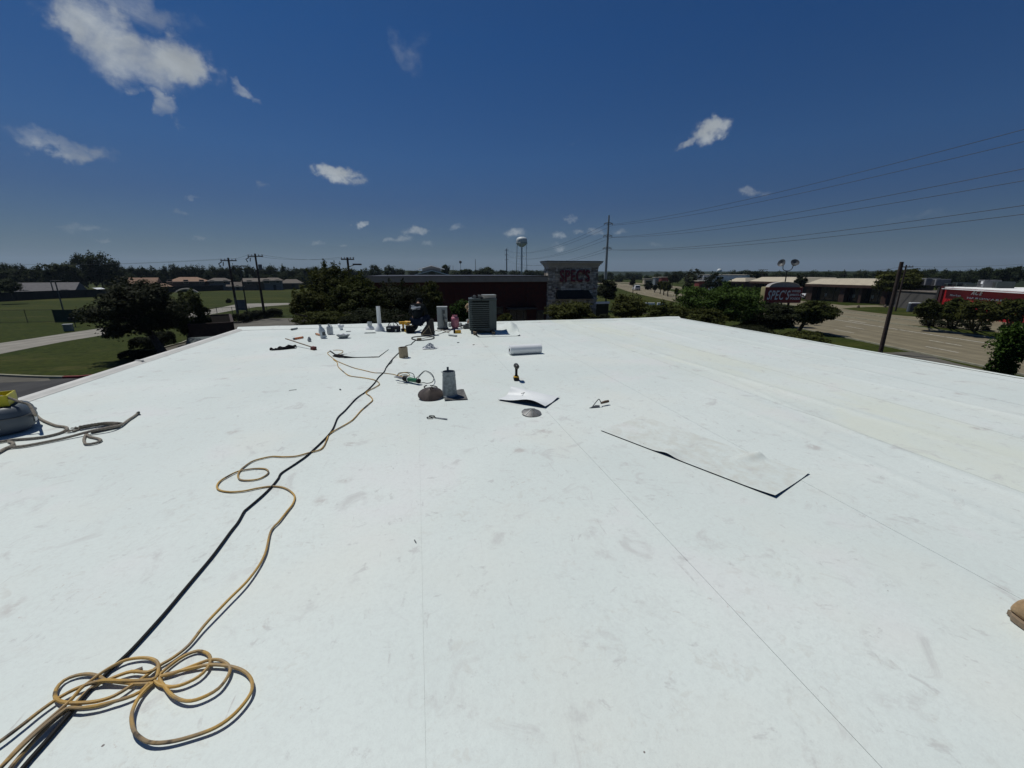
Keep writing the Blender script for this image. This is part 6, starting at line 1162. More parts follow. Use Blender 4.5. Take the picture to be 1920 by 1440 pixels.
# ================================================================ WATER TOWER
b_ = (111.23, 446.35, 6.33); zt_, zb_, rt_ = (43.35, 35.33, 5.7675)
M_WT = mat('pale_tank_paint', (.56, .60, .59), .5, .06, .05)
t = thing('water_tower', 'pale water tower with a domed tank on slender legs', 'water tower', (b_[0], b_[1], 0))
mb = MB(); hT = zt_-zb_; mb.lathe([(0, zb_-2.6), (rt_*.35, zb_-2.0), (rt_*.85, zb_-.2), (rt_, zb_+hT*.15), (rt_, zb_+hT*.60), (rt_*.95, zb_+hT*.75), (rt_*.75, zb_+hT*.90), (rt_*.4, zb_+hT*.98), (0, zt_)], n=36); mb.build('tank', M_WT, t, smooth=True)
mb = MB(); mb.tube([((rt_+.25)*math.cos(a), (rt_+.25)*math.sin(a), zb_+hT*.22) for a in [i*math.pi/16 for i in range(32)]], .3, 6, True); mb.build('balcony', M_STEELP, t)
mb = MB(); mb.cyl((0, 0, 0), (0, 0, zb_-2), 1.0, .8, 14); mb.build('riser_pipe', M_WT, t, smooth=True)
for k in range(6):
    a = k*math.pi/3+.26; mb = MB(); mb.cyl((rt_*1.2*math.cos(a), rt_*1.2*math.sin(a), 0), (rt_*.97*math.cos(a), rt_*.97*math.sin(a), zb_+hT*.2), .30, .26, 8); mb.build('leg', M_WT, t)
mb = MB()
for k in range(6):
    a, a2 = k*math.pi/3+.26, (k+1)*math.pi/3+.26
    for z_ in (zb_*.33, zb_*.67):
        r_ = rt_*(1.2-.23*z_/zb_); mb.cyl((r_*math.cos(a), r_*math.sin(a), z_), (r_*math.cos(a2), r_*math.sin(a2), z_), .12, .12, 5)
mb.build('brace', M_WT, t)
t = thing('water_tank', 'white spherical water tank peeking over the trees right of centre', 'water tank', (*(562.07, 702.9), 0))
zb = 14.61; mb = MB(); mb.lathe([(4.6*math.sin(i*math.pi/12), zb-5-4.4*math.cos(i*math.pi/12)) for i in range(13)], n=24); mb.build('tank', M_WT, t, smooth=True); mb = MB(); mb.cyl((0, 0, 0), (0, 0, zb-8), 1.5, 1.2, 12); mb.build('stem', M_WT, t)
# ================================================================ GABLED WHITE BUILDING
def gable(name, label, cat, c, w_, d_, hw, hr, rz, mw, mr, win=(), door=None, chimney=False, trim=None, over=.5, hip=False, group=None):
    t = thing(name, label, cat, (c[0], c[1], 0), rz, group)
    mb = MB(); mb.box((0, d_/2, hw/2), (w_, d_, hw)); 
    if not hip: mb.add([(-w_/2, 0, hw), (w_/2, 0, hw), (0, 0, hr)] if d_ < 0 else [], [])
    wl = mb.build('wall', mw, t)
    mb = MB()
    x0, x1, y0, y1 = -w_/2-over, w_/2+over, -over, d_+over; th = .18
    if hip:
        i_ = min(w_, d_)/2*.85; A_ = [(x0, y0, hw), (x1, y0, hw), (x1, y1, hw), (x0, y1, hw)]
        R_ = [(x0+i_, (y0+y1)/2, hr), (x1-i_, (y0+y1)/2, hr)] if w_ > d_ else [((x0+x1)/2, y0+i_, hr), ((x0+x1)/2, y1-i_, hr)]
        if w_ > d_: fs = [(0, 1, 5, 4), (1, 2, 5), (2, 3, 4, 5), (3, 0, 4)]
        else: fs = [(0, 1, 4), (1, 2, 5, 4), (2, 3, 5), (3, 0, 4, 5)]
        mb.add(A_+R_, fs+[(3, 2, 1, 0)])
    else:   # ridge along x: big roof slope faces the viewer
        mb.add([(x0, y0, hw), (x1, y0, hw), (x1, (y0+y1)/2, hr), (x0, (y0+y1)/2, hr), (x0, y1, hw), (x1, y1, hw)], [(0, 1, 2, 3), (3, 2, 5, 4), (0, 3, 4), (1, 5, 2), (0, 4, 5, 1)])
    rf = mb.build('roof', mr, t)
    if chimney: mb = MB(); mb.box((w_*.4, d_*.5, hr-.1), (.9, .9, 1.5)); mb.build('chimney', mw, rf)
    mb = MB(); mb.box((0, -over-.02, hw-.05), (w_+2*over, .05, .22)); mb.build('fascia', trim or M_TRIM, t)
    for x_, z_, ww, hh in win:
        mb = MB(); mb.box((x_, -.04, z_), (ww+.2, .08, hh+.2)); f_ = mb.build('window', trim or M_LINE, t); mb = MB(); mb.box((x_, -.09, z_), (ww, .03, hh)); mb.build('pane', M_GLASS, f_)
    if door: mb = MB(); mb.box((door, -.04, 1.05), (1.0, .08, 2.1)); mb.build('door', M_DMET, t)
    return t
M_GREYW = mat('grey_siding', (.20, .21, .22), .8, .1, 1, stretch=(.1, .1, 6)); M_SHGREY = mat('grey_shingles', (.125, .12, .12), .95, .2, 1.2, stretch=(1, 1, 5)); M_SHTAN = mat('tan_shingles', (.25, .155, .10), .95, .18, 1.2, stretch=(1, 1, 5)); M_SHBR = mat('brown_grey_shingles', (.14, .12, .10), .95, .2, 1.2, stretch=(1, 1, 5))
M_HOUSEB = mat('tan_house_brick', (.12, .092, .07), .9, .2, 2); M_HOUSEG = mat('grey_house_siding', (.17, .165, .155), .85, .15, 1, stretch=(.2, .2, 5))
def front_gable(name, label, c, wE, zE, zR, depth_, rz, m_, cat='building'):
    t = thing(name, label, cat, (c[0], c[1], 0), rz); w_ = wE
    mb = MB(); mb.add([(-w_/2, 0, 0), (w_/2, 0, 0), (w_/2, 0, zE), (0, 0, zR), (-w_/2, 0, zE), (-w_/2, depth_, 0), (w_/2, depth_, 0), (w_/2, depth_, zE), (0, depth_, zR), (-w_/2, depth_, zE)], [(0, 1, 2, 3, 4), (9, 8, 7, 6, 5), (0, 4, 9, 5), (1, 6, 7, 2)]); mb.build('wall', m_, t)
    mb = MB(); o_ = .8
    for s_ in (-1, 1): mb.add([(0, -o_, zR+.28), (s_*(w_/2+1.5), -o_, zE-.22), (s_*(w_/2+1.5), depth_+o_, zE-.22), (0, depth_+o_, zR+.28), (0, -o_, zR), (s_*(w_/2+1.5), -o_, zE-.5), (s_*(w_/2+1.5), depth_+o_, zE-.5), (0, depth_+o_, zR)], [(0, 1, 2, 3), (7, 6, 5, 4), (0, 4, 5, 1), (1, 5, 6, 2), (2, 6, 7, 3)])
    mb.build('roof', mat('white_metal_roof', (.78, .80, .80), .5, .05, 1), t)
    return t
c_, wq, zE, zR = ((5.32, 149.91, 5.89), 17.772, 5.35, 7.5)
t = front_gable('gabled_hall', 'white edged gabled roof rising behind the brick store', c_, wq, zE, zR, 12, -math.atan2(c_[0], c_[1]), M_GREYW)
mb = MB(); zq = (zE+zR)/2; mb.cyl((0, -.1, zq-.4), (0, .1, zq-.4), 1.3, 1.3, 16); mb.build('louvre_vent', M_SHBR, t)
c_, wq, zE, zR = ((5.77, 164.9, 8.13), 6.8956, 8.52, 9.4)
front_gable('raised_gable', 'smaller upper gable with a white edge behind the larger one', c_, wq, zE, zR, 8, -math.atan2(c_[0], c_[1]), M_GREYW)
# ================================================================ HOUSES ACROSS THE FIELD
def wpx(w): return w
HS = [((-102.029, 144.124), 1.9, 4.21, 11.5311), ((-97.72, 180.21, 2.26), 3.01, 5.15, 7.5367), ((-91.96, 177.6, 0.79), 1.54, 3.08, 6.7499), ((-86.35, 185.93, 0.41), 3.6, 5.25, 10.9452), ((-77.04, 189.97, 0.16), 3.68, 4.87, 6.5804), ((-70.84, 189.17, 0.14), 1.59, 3.3, 5.324), ((-63.71, 189.58, 0.9), 3.42, 4.73, 8.4192), ((-57.39, 189.5, 0.86), 3.81, 4.93, 6.0075), ((-52.88, 198.06, 0.52), 2.53, 4.14, 7.2691)]
HL = [('long grey roofed house at the left edge behind the dark fence', M_HOUSEG, M_SHGREY, False, [(-4, 1.6, 1.6, 1.2), (4, 1.6, 1.6, 1.2)]), ('house with a light tan gable roof, upper half hidden by the dark oak', M_HOUSEB, M_SHTAN, False, []), ('low tan roofed wing in front of the left tan house', M_HOUSEB, M_SHTAN, True, []),
      ('large tan hip roofed house left of the utility poles', M_HOUSEB, M_SHTAN, True, [(-5, 3.6, 1.4, 1.2), (0, 3.6, 1.4, 1.2), (5, 3.6, 1.4, 1.2)]), ('two storey grey house with a low hip roof at the leftmost pole', M_HOUSEG, M_SHBR, True, [(-2, 3.4, 1.3, 1.2), (2.5, 3.4, 1.3, 1.2)]), ('small house with a sloping grey roof between the two poles', M_HOUSEG, M_SHBR, False, []),
      ('house with a grey gable roof left of the taller utility pole', M_HOUSEB, M_SHBR, False, [(-2, 3.2, 1.6, 1.3)]), ('two storey house with dark windows right of the taller pole', M_HOUSEG, M_SHBR, True, [(-2, 3.5, 2.0, 1.4), (2, 3.5, 1.2, 1.2)]), ('low house half hidden at the right end of the field', M_HOUSEB, M_SHBR, True, [])]
for (p, ze, zr_, w_), (lab, mw, mr, hip, win) in zip(HS, HL):
    az = math.atan2(p[1], p[0])-math.pi/2; gable('house', lab, 'house', p, w_, min(12, w_*.7), ze, zr_, az*.55+azp*.3, mw, mr, win, w_*.12, False, None, .6, hip)
p = (-80.03, 126.86, 2.82); mb = MB(); w_ = 2.6895
mb.grid(lambda u, v: ((u-.5)*w_*.8, v*3.0, .35*math.sin(math.pi*u)+.05), 12, 4); o = tag(mb.build('white_canopy', M_WHITE, loc=p), 'small bright white canopy left of the dark oak', 'canopy'); 
p = (-81.31, 173.93, 1.59); w_ = 7.6835
mb = MB(); mb.tube([((u-.5)*w_, 0, max(0, 1.9*math.sin(math.pi*min(1, max(0, u)))**.7)+p[2]-2.2) for u in [i/16 for i in range(17)]], .35, 6); tag(mb.build('arched_pool_cover', M_TRIM, loc=(p[0], p[1], 0)), 'long low arched pale roof in front of the large tan house', 'canopy')
# fences
def fence_run(name, label, P, h, sp, m_post, m_panel, panel='panel', r=.04, rails=True, mesh=False, cat='fence', group=None):
    t = thing(name, label, cat, (P[0][0], P[0][1], 0), 0, group); o_ = Vector((*P[0], 0)); acc = []
    for a, b in zip(P[:-1], P[1:]):
        a, b = Vector((*a, 0))-o_, Vector((*b, 0))-o_; n = max(1, round((b-a).length/sp)); rz = math.atan2((b-a).y, (b-a).x)
        for i in range(n):
            q0, q1 = a.lerp(b, i/n), a.lerp(b, (i+1)/n); mb = MB(); mb.cyl(q0, q0+Vector((0, 0, h+.08)), r, r, 7); mb.build('post', m_post, t); c = (q0+q1)/2; L_ = (q1-q0).length
            if m_panel: mb = MB(); mb.box(c+Vector((0, 0, h/2)), (L_-.08, .03, h-.06), rz=rz); mb.build(panel, m_panel, t)
            if rails: acc.append((q0+Vector((0, 0, h)), q1+Vector((0, 0, h))))
            if mesh: acc += [(q0+Vector((0, 0, .1)), q1+Vector((0, 0, .1)))]
    if acc:
        mb = MB()
        for q0, q1 in acc: mb.cyl(q0, q1, .025, .025, 5)
        mb.build('rail', m_post, t)
    if mesh:
        mb = MB()
        for a, b in zip(P[:-1], P[1:]):
            a, b = Vector((*a, .08))-o_, Vector((*b, .08))-o_; n = int((b-a).length/.16)
            for i in range(n):
                q0, q1 = a.lerp(b, i/n), a.lerp(b, min(1, (i+5)/n)); up = Vector((0, 0, h-.1))
                for s0, s1 in ((q0, q1+up), (q1, q0+up)): d_ = Vector((0, 0, .006)); mb.quad(s0-d_, s0+d_, s1+d_, s1-d_)
        mb.build('wire_mesh', M_WIRE, t)['kind'] = 'stuff'
    return t
M_FD = mat('dark_stained_boards', (.020, .020, .018), .95, .3, 1, stretch=(6, 6, .3)); M_SCREEN = mat('green_windscreen', (.016, .036, .022), .95, .25, 1)
fence_run('board_fence', 'long black board fence along the left far side of the field', [(-101.695, 122.035), (-100.425, 128.156), (-97.254, 139.334), (-91.795, 148.55)], 2.2, 4, M_FD, M_FD)
fence_run('board_fence', 'long dark board fence in front of the tan roofed houses', [(-91.795, 148.55), (-91.974, 166.35), (-85.585, 175.957), (-77.715, 186.032), (-71.871, 198.478), (-59.5, 207.889)], 2.1, 5, M_FD, M_FD)
fence_run('chain_fence', 'low chain link fence across the lawn at the left', [(-61.898, 73.352), (-58.713, 73.93), (-51.482, 72.969)], 1.8, 3.4, M_DMET, None, mesh=True)
fence_run('screened_fence', 'chain link fence section covered with dark green screen', [(-51.482, 72.969), (-46.346, 71.812)], 1.8, 3.4, M_DMET, M_SCREEN)
fence_run('chain_fence', 'chain link fence along the path by the utility poles', [(-33.993, 64.335), (-32.051, 69.62), (-30.888, 73.836), (-28.507, 73.3), (-26.179, 73.583), (-23.712, 73.854), (-19.824, 73.825)], 1.7, 3.6, M_PGREY, None, mesh=True)
p = (-51.894, 75.518); hh = 5.77
t = thing('lamp_post', 'faint grey lamp post with a flat lamp on the lawn at the left', 'lamp post', (p[0], p[1], 0)); mb = MB(); mb.cyl((0, 0, 0), (0, 0, hh), .11, .07, 8); mb.build('shaft', M_PGREY, t); mb = MB(); mb.bbox((.1, 0, hh+.05), (1.3, .45, .12), .04, rz=azp); mb.build('lamp_head', M_PGREY, t)
p = (-97.663, 140.639); hh = 4.72
mb = MB(); mb.cyl((0, 0, 0), (0, 0, hh), .16, .12, 8); tag(mb.build('bare_pole', M_PGREY, loc=(p[0], p[1], 0)), 'bare grey pole in front of the grey roofed house', 'pole')
p = (-42.167, 61.39)
t = thing('utility_box', 'pale green utility cabinet beside the path at the left', 'utility box', (p[0], p[1], 0), .3); mb = MB(); mb.bbox((0, 0, .42), (.8, .6, .8), .04); mb.build('cabinet', mat('pale_green_cabinet', (.16, .19, .17), .6, .15, 2), t); mb = MB(); mb.bbox((0, 0, .85), (.88, .66, .07), .02); mb.build('lid', M_ACL, t)
p = (-44.604, 66.153)
t = thing('barbecue_grill', 'small black park grill on a post beside the utility cabinet', 'grill', (p[0], p[1], 0)); mb = MB(); mb.cyl((0, 0, 0), (0, 0, .9), .05, .05, 6); mb.build('post', M_DMET, t); mb = MB(); mb.bbox((0, 0, 1.08), (.95, .6, .36), .08); mb.build('firebox', M_BLACK, t)
p0, p1 = ((-33.365, 87.74), (-31.601, 87.342))
t = thing('blue_banner', 'grey blue banner hung between the leftmost pole and the lamp post', 'banner', (p0[0], p0[1], 0), math.atan2(p1[1]-p0[1], p1[0]-p0[0])); w_ = math.hypot(p1[0]-p0[0], p1[1]-p0[1])
mb = MB(); mb.box((w_/2, 0, 1.1), (w_, .04, 1.9)); mb.build('cloth', mat('slate_blue_cloth', (.07, .085, .11), .9, .2, 1), t); mb = MB(); mb.cyl((0, 0, 0), (0, 0, 2.2), .05, .05, 6); mb.cyl((w_, 0, 0), (w_, 0, 2.2), .05, .05, 6); mb.build('frame', M_PGREY, t)
def bush(name, lab, T, mi, seed, n=3000, leaf=.09, group=None, cat='bush', spread=.3):
    return tree(name, lab, T, mi, seed, None, n, leaf, 26, bark=False, cat=cat, group=group, spread=spread)
bush('round_bush', 'small round dark bush on the field beyond the path', (-43.92, 111.67, 0.37, 0.5733, 0.6968), 4, 61, 1500, .2)
def hedge(name, lab, P, h, w_, seed, n, leaf=.07):
    rng = np.random.default_rng(seed); P = [np.array(p) for p in P]; L_ = [np.linalg.norm(b-a) for a, b in zip(P[:-1], P[1:])]; tot_ = sum(L_); pts = []
    s_ = rng.uniform(0, tot_, n); X = np.empty((n, 2)); T_ = np.empty((n, 2)); acc = 0
    for a, b, l in zip(P[:-1], P[1:], L_):
        k = (s_ >= acc) & (s_ <= acc+l); X[k] = a+(b-a)*((s_[k]-acc)/l)[:, None]; T_[k] = (b-a)/l; acc += l
    a = rng.uniform(0, np.pi, n); r = rng.uniform(.75, 1.05, n)+.12*np.sin(s_*2.3); N2 = np.stack([T_[:, 1], -T_[:, 0]], 1)
    off = np.sign(np.cos(a))*np.abs(np.cos(a))**.45*w_/2*r; zz = np.abs(np.sin(a))**.6*h*r*(1+.08*np.sin(s_*1.1+seed))
    Q = np.stack([X[:, 0]+N2[:, 0]*off, X[:, 1]+N2[:, 1]*off, zz], 1); Nn = np.stack([N2[:, 0]*np.cos(a), N2[:, 1]*np.cos(a), np.sin(a)+.3], 1)+rng.normal(size=(n, 3))*.5; Nn /= np.linalg.norm(Nn, axis=1)[:, None]
    o3 = np.array([P[0][0], P[0][1], 0]); me = leaf_mesh(name, Q-o3, Nn, leaf*rng.uniform(.6, 1.3, n), np.clip(.5+rng.normal(size=n)*.25, 0, 1), M_LEAF[4], rng); o = bpy.data.objects.new(name, me); COL.objects.link(o); o.location = o3
    tag(o, lab, 'hedge'); mb = MB()
    return o
hedge('hedge', 'dark clipped hedge along the far left side of the car park', [(-25.183, 66.045), (-24.751, 69.402), (-23.964, 73.911), (-21.682, 74.268)], 1.2, 1.6, 3, 12000, .09)
hedge('hedge', 'low dark hedge beside the trunk of the dark oak', [(-25.52, 44.106), (-25.234, 45.754), (-24.788, 47.846)], 1.1, 1.5, 4, 9000, .08)
hedge('hedge', 'shadowed row of low shrubs in front of the dark oak', [(-24.013, 39.815), (-23.743, 41.142), (-22.597, 41.869)], .5, 1.3, 7, 6000, .08)
# dumpster enclosure
p0, p1, p2 = ((-22.184, 45.671), (-22.065, 56.376), (-28.038, 70.88))
t = thing('dumpster_enclosure', 'dark brown brick dumpster enclosure right of the dark oak', 'enclosure', (0, 0, 0)); zt2 = 2.16
q0, q1, q2, q3 = ((-21.48, 45.15, 0.58), (-18.28, 46.54, 0.79), (-22.01, 55.82, 0.53), (-24.66, 54.7, 0.74))
M_ENC = mat('dark_brown_brick', (.040, .026, .022), .95, .25, 3)
for a, b in ((q0, q1), (q1, q2), (q2, q3), (q3, q0)):
    a, b = Vector((a[0], a[1], 0)), Vector((b[0], b[1], 0)); c = (a+b)/2; mb = MB(); rz = math.atan2((b-a).y, (b-a).x); mb.box(c+Vector((0, 0, zt2/2)), ((b-a).length-.2, .2, zt2), rz=rz); mb.build('wall', M_ENC, t)
    mb = MB(); mb.box(c+Vector((0, 0, zt2+.03)), ((b-a).length-.15, .26, .06), rz=rz); mb.build('coping', M_ENC, t)
mb = MB(); mb.add([(q0[0], q0[1], zt2-.1), (q1[0], q1[1], zt2-.1), (q2[0], q2[1], zt2-.1), (q3[0], q3[1], zt2-.1)], [(0, 1, 2, 3)]); mb.build('dark_cover', mat('matte_dark_cover', (.012, .011, .010), 1, .2, 2, spec=0), t)  # added dark cover, keeps the lit inside of the enclosure from showing
p = (-18.24, 40.04, 1.83)
t = thing('dumpster', 'dark green dumpster with a flat lid by the roof edge', 'dumpster', (p[0], p[1], 0), .3)
mb = MB(); mb.add([(-.95, -.7, .12), (.95, -.7, .12), (.95, .7, .12), (-.95, .7, .12), (-1.0, -.9, 1.25), (1.0, -.9, 1.25), (1.0, .8, 1.5), (-1.0, .8, 1.5)], [(3, 2, 1, 0), (0, 1, 5, 4), (1, 2, 6, 5), (2, 3, 7, 6), (3, 0, 4, 7), (4, 5, 6, 7)]); mb.build('bin', mat('dark_green_steel', (.018, .035, .030), .6, .2, 2), t)
mb = MB(); mb.box((0, -.05, 1.42), (2.06, 1.75, .05), rot=Matrix.Rotation(.147, 3, 'X')); mb.build('lid', mat('teal_lid', (.035, .055, .05), .6, .2, 2), t)
for s_ in (-1, 1): mb = MB(); mb.box((s_*1.06, 0, .95), (.10, 1.1, .16)); mb.build('lift_pocket', M_DMET, t)
# ================================================================ SHOPS ON THE RIGHT
def local(p, rz): return Matrix.Rotation(rz, 3, 'Z')
M_MALLB = mat('brown_mall_brick', (.065, .036, .027), .95, .25, 1.2); M_BEIGE = mat('beige_metal_roof', (.42, .37, .27), .6, .08, .6, stretch=(3, .2, 1))
def shop(name, label, A, B_, zE, zR, back, bays, mw=M_MALLB, mr=M_BEIGE, cat='shop building', over=1.2, inset=1.0):
    A, B_ = Vector((*A[:2], 0)), Vector((*B_[:2], 0)); L_ = (B_-A).length; rz = math.atan2((B_-A).y, (B_-A).x); t = thing(name, label, cat, A, rz)
    mb = MB(); mb.box((L_/2, back/2+inset, zE/2), (L_, back, zE)); mb.build('wall', mw, t)
    mb = MB(); mb.add([(-.3, -over, zE-.1), (L_+.3, -over, zE-.1), (L_-1.2, over+1.2, zR), (1.2, over+1.2, zR), (-.3, back+2, zE-.1), (L_+.3, back+2, zE-.1), (L_-1.2, back, zR), (1.2, back, zR)], [(0, 1, 2, 3), (3, 2, 6, 7), (7, 6, 5, 4), (0, 3, 7, 4), (1, 5, 6, 2), (0, 4, 5, 1)]); mb.build('roof', mr, t)
    mb = MB(); mb.box((L_/2, -over+.06, zE-.42), (L_+.5, .14, .62)); mb.build('fascia', mw, t)
    for x0, x1 in bays:
        mb = MB(); z0, z1 = .1, zE-.75
        for f in (0, .33, .66, 1): mb.box((L_*(x0+(x1-x0)*f), inset-.05, (z0+z1)/2), (.1, .1, z1-z0))
        mb.box((L_*(x0+x1)/2, inset-.05, z1), (L_*(x1-x0), .1, .1)); f_ = mb.build('window', M_DMET, t); mb = MB(); mb.box((L_*(x0+x1)/2, inset-.015, (z0+z1)/2), (L_*(x1-x0), .03, z1-z0)); mb.build('pane', M_GLASS, f_)
        mb = MB(); mb.box((L_*(x0+(x1-x0)*.35), inset-.09, 1.5), (.5, .02, .7)); mb.build('notice', M_LINE, f_)
    xs = [0]+[v for b in bays for v in (b[0], b[1])]+[1]
    for i in range(0, len(xs), 2):
        mb = MB(); a_, b_ = L_*xs[i], L_*xs[i+1]; mb.box(((a_+b_)/2, (inset-over)/2+.2, (zE-.2)/2), (max(.5, (b_-a_)*.8), inset+over-.4, zE-.2)); mb.build('pier', mw, t)
    return t
a_, b_ = ((99.739, 90.322), (102.608, 72.663)); D1 = 131.2783
shop('shop_row', 'nearer brown brick shops with a long beige sloping roof', a_, b_, *(4.25, 5.48), 16, [(.10, .44), (.52, .68), (.72, .93)])
a_, b_ = ((113.16, 124.17, 0.89), (113.71, 105.34, 1.65))
shop('shop_row', 'farther brick shops with a beige roof behind the red sign', a_, b_, *(4.2, 5.49), 14, [(.12, .3), (.4, .6), (.7, .9)])
a_, b_ = ((114.25, 136.49, 0.38), (116.91, 131.56, 0.56))
shop('shop_row', 'small brick shop with a beige roof right of the dark tree', a_, b_, *(3.9, 5.01), 12, [(.2, .8)])
def block(name, label, A, B_, z, back, mw, cat='building', roofm=None, ph=.0):
    A, B_ = Vector((*A[:2], 0)), Vector((*B_[:2], 0)); L_ = (B_-A).length; rz = math.atan2((B_-A).y, (B_-A).x); t = thing(name, label, cat, A, rz)
    mb = MB(); mb.box((L_/2, back/2, z/2), (L_, back, z)); mb.build('wall', mw, t)
    mb = MB(); mb.box((L_/2, back/2, z+.06), (L_+.3, back+.3, .14)); mb.build('parapet', roofm or M_TRIM, t); return t, L_
M_PALEW = mat('pale_render', (.80, .80, .77), .8, .08, 1)
t, L_ = block('white_building', 'low white flat roofed building left of the beige roofed shops', *((121.22, 165.32, 1.45), (132.64, 149.68, 1.83)), 5.96, 18, M_PALEW)
for k in range(4): mb = MB(); mb.box((L_*(.12+.22*k), -.04, 2.6), (L_*.16, .08, 1.6)); f_ = mb.build('window', M_DMET, t); mb = MB(); mb.box((L_*(.12+.22*k), -.09, 2.6), (L_*.15, .03, 1.45)); mb.build('pane', M_GLASS, f_)
t, L_ = block('white_annex', 'low white block in front of the white flat roofed building', *((111.26, 151.54, 0.86), (114.89, 147.54, 0.97)), 4.46, 8, M_PALEW)
mb = MB(); mb.box((L_/2, -.04, 2.2), (L_*.7, .08, 1.2)); mb.build('window', M_DMET, t)
# grey wall and red store
rA, rB, rC = ((96.86, 67.39, 0.1), (91.9, 56.73, 1.01), (78.36, 35.44, 1.91))
t, L_ = block('grey_wall_building', 'plain grey rendered building end behind the forked tree', rA, rB, 3.39, 14, mat('grey_render', (.085, .08, .073), .9, .12, .5), roofm=M_SHBR)
mb = MB(); mb.box((L_*.98, -.2, 2.2), (.5, .4, 4.6)); mb.build('pier', M_DMET, t)
zR_ = 4.4
RS, L_ = block('red_store', 'bright red flat roofed store with white lettering at the right', rB, rC, zR_, 22, mat('bright_red_cladding', (.34, .009, .013), .5, .06, .5, stretch=(2, .2, .2)), 'store', M_PALEW)
mb = MB(); mb.box((L_*.52, -.02-.35, zR_-.16), (L_*.94, .7, .10)); mb.build('eave_trim', M_WHITE, RS)
mb = MB(); mb.box((L_*.02, .4, zR_*.5), (.7, 1.4, zR_+.5)); mb.build('corner_pier', mat('dark_red_pier', (.07, .01, .012), .6, .1, 1), RS)
def onred(px_, py_): return (px_, py_)
RZR = math.atan2(rC[1]-rB[1], rC[0]-rB[0])
LX = [0.111, 0.2275, 0.3205, 0.427, 0.29, 0.6095]
LZ = [3.54, 3.08, 2.88]
def redtext(s_, f0, f1, z_, sz, shear=0, bold=0):
    ls, wd = letters(s_, sz, (0, 0, 0), 0, M_LET, RS, .03, 1.0, shear, bold=bold, name='letter'); sc = (f1-f0)*L_/wd
    for o in ls: o.location = (f0*L_+o.location.x*sc, -.10, z_); o.scale = (sc, 1, 1)
redtext('ACE', LX[2], LX[3], LZ[0], .95, .35, .03); redtext('Market', LX[0], LX[1], LZ[1], .42, .1, .01); redtext('HARDWARE', LX[4], LX[5], LZ[2], .36, 0, .01)
for k, (dx, dy, w_, h_, lab) in enumerate([(1745, 526, 20, 13, 'tall louvred grey rooftop unit left of the others on the red store'), (1765, 528, 16, 12, 'second grey rooftop unit above the left end of the red store'), (1788, 532, 14, 5, 'low pale duct on the roof of the red store'), (1806, 530, 18, 7, 'dark grey rooftop box near the middle of the red store'), (1824, 531, 10, 6, 'small slanted rooftop hood on the red store'), (1856, 527, 22, 14, 'large grey rooftop unit with a white square panel'), (1884, 527, 16, 12, 'dark rooftop unit at the right edge of the picture')]):
    Dk = 118-k*2.2
    uu = (dx-960)/770.0; fwd_ = 1.0307; v_ = (dy-720)/770.0
    rr_ = Vector((uu*math.cos(YAW)+(0.965-v_*0.2622)*math.sin(YAW), -uu*math.sin(YAW)+(0.965-v_*0.2622)*math.cos(YAW), 0)); pt = rr_*(Dk/rr_.length); s_ = Dk/rr_.length/770.0*1.0
    t = thing('rooftop_unit', lab, 'rooftop unit', (pt.x, pt.y, zR_+.13), RZR); W_, H_ = w_*s_*.8, h_*s_
    mb = MB(); mb.bbox((0, 0, H_/2), (W_, 2.2, H_), .06); mb.build('casing', mat('rooftop_grey', (.17, .175, .18), .6, .2, 1) if k in (0, 1, 5) else M_ACG, t)
    mb = MB()
    for j in range(4): mb.box((-W_*.12, -1.12, H_*(.2+.2*j)), (W_*.6, .05, H_*.09))
    mb.build('louvre_panel', M_DMET, t); 
    if k == 5: mb = MB(); mb.box((W_*.25, -1.14, H_*.65), (W_*.3, .05, H_*.35)); mb.build('access_panel', M_WHITE, t)
# roadside odds
for lab, c, w_, h_, m_ in [('white square street sign above the dark red shop front', (103.01, 135.24, 5.09), 10, 8, 0), ('reddish low shop sign cluster far along the street', (123.79, 193.85, 3.53), 12, 7, 1), ('pale blue low shop front far along the street', (131.48, 212.64, 3.21), 10, 6, 2), ('low tan roofed shop far along the street', (147.5, 249.69, 1.9), 14, 5, 3), ('low dark red shop front below the white street sign', (105.63, 139.53, 3.08), 16, 6, 1)]:
    s_ = math.hypot(c[0], c[1])/770.0; m2 = [M_WHITE, mat('shop_red', (.16, .03, .025), .7, .2, .5), mat('shop_blue_grey', (.16, .19, .21), .7, .2, .5), M_BEIGE][m_]
    t = thing('street_sign' if m_ == 0 else 'street_shop', lab, 'sign' if m_ == 0 else 'shop', (c[0], c[1], 0), azp)
    if m_ == 0:
        mb = MB(); mb.box((0, 0, c[2]), (w_*s_, .25, h_*s_)); mb.build('sign_panel', m2, t); mb = MB(); mb.box((0, -.14, c[2]), (w_*s_*.9, .03, .1)); mb.build('divider', M_DMET, t); mb = MB(); mb.cyl((0, .2, 0), (0, .2, c[2]), .15, .15, 8); mb.build('post', M_DMET, t)
    else:
        top_ = c[2]+h_*s_/2; mb = MB(); mb.box((0, 2, top_/2), (w_*s_, 4, top_)); mb.build('wall', m2, t); mb = MB(); mb.box((0, -.03, top_*.4), (w_*s_*.7, .06, top_*.45)); mb.build('window', M_GLASS, t); mb = MB(); mb.box((0, 2, top_+.1), (w_*s_+.6, 4.6, .2)); mb.build('roof', M_TRIM, t)
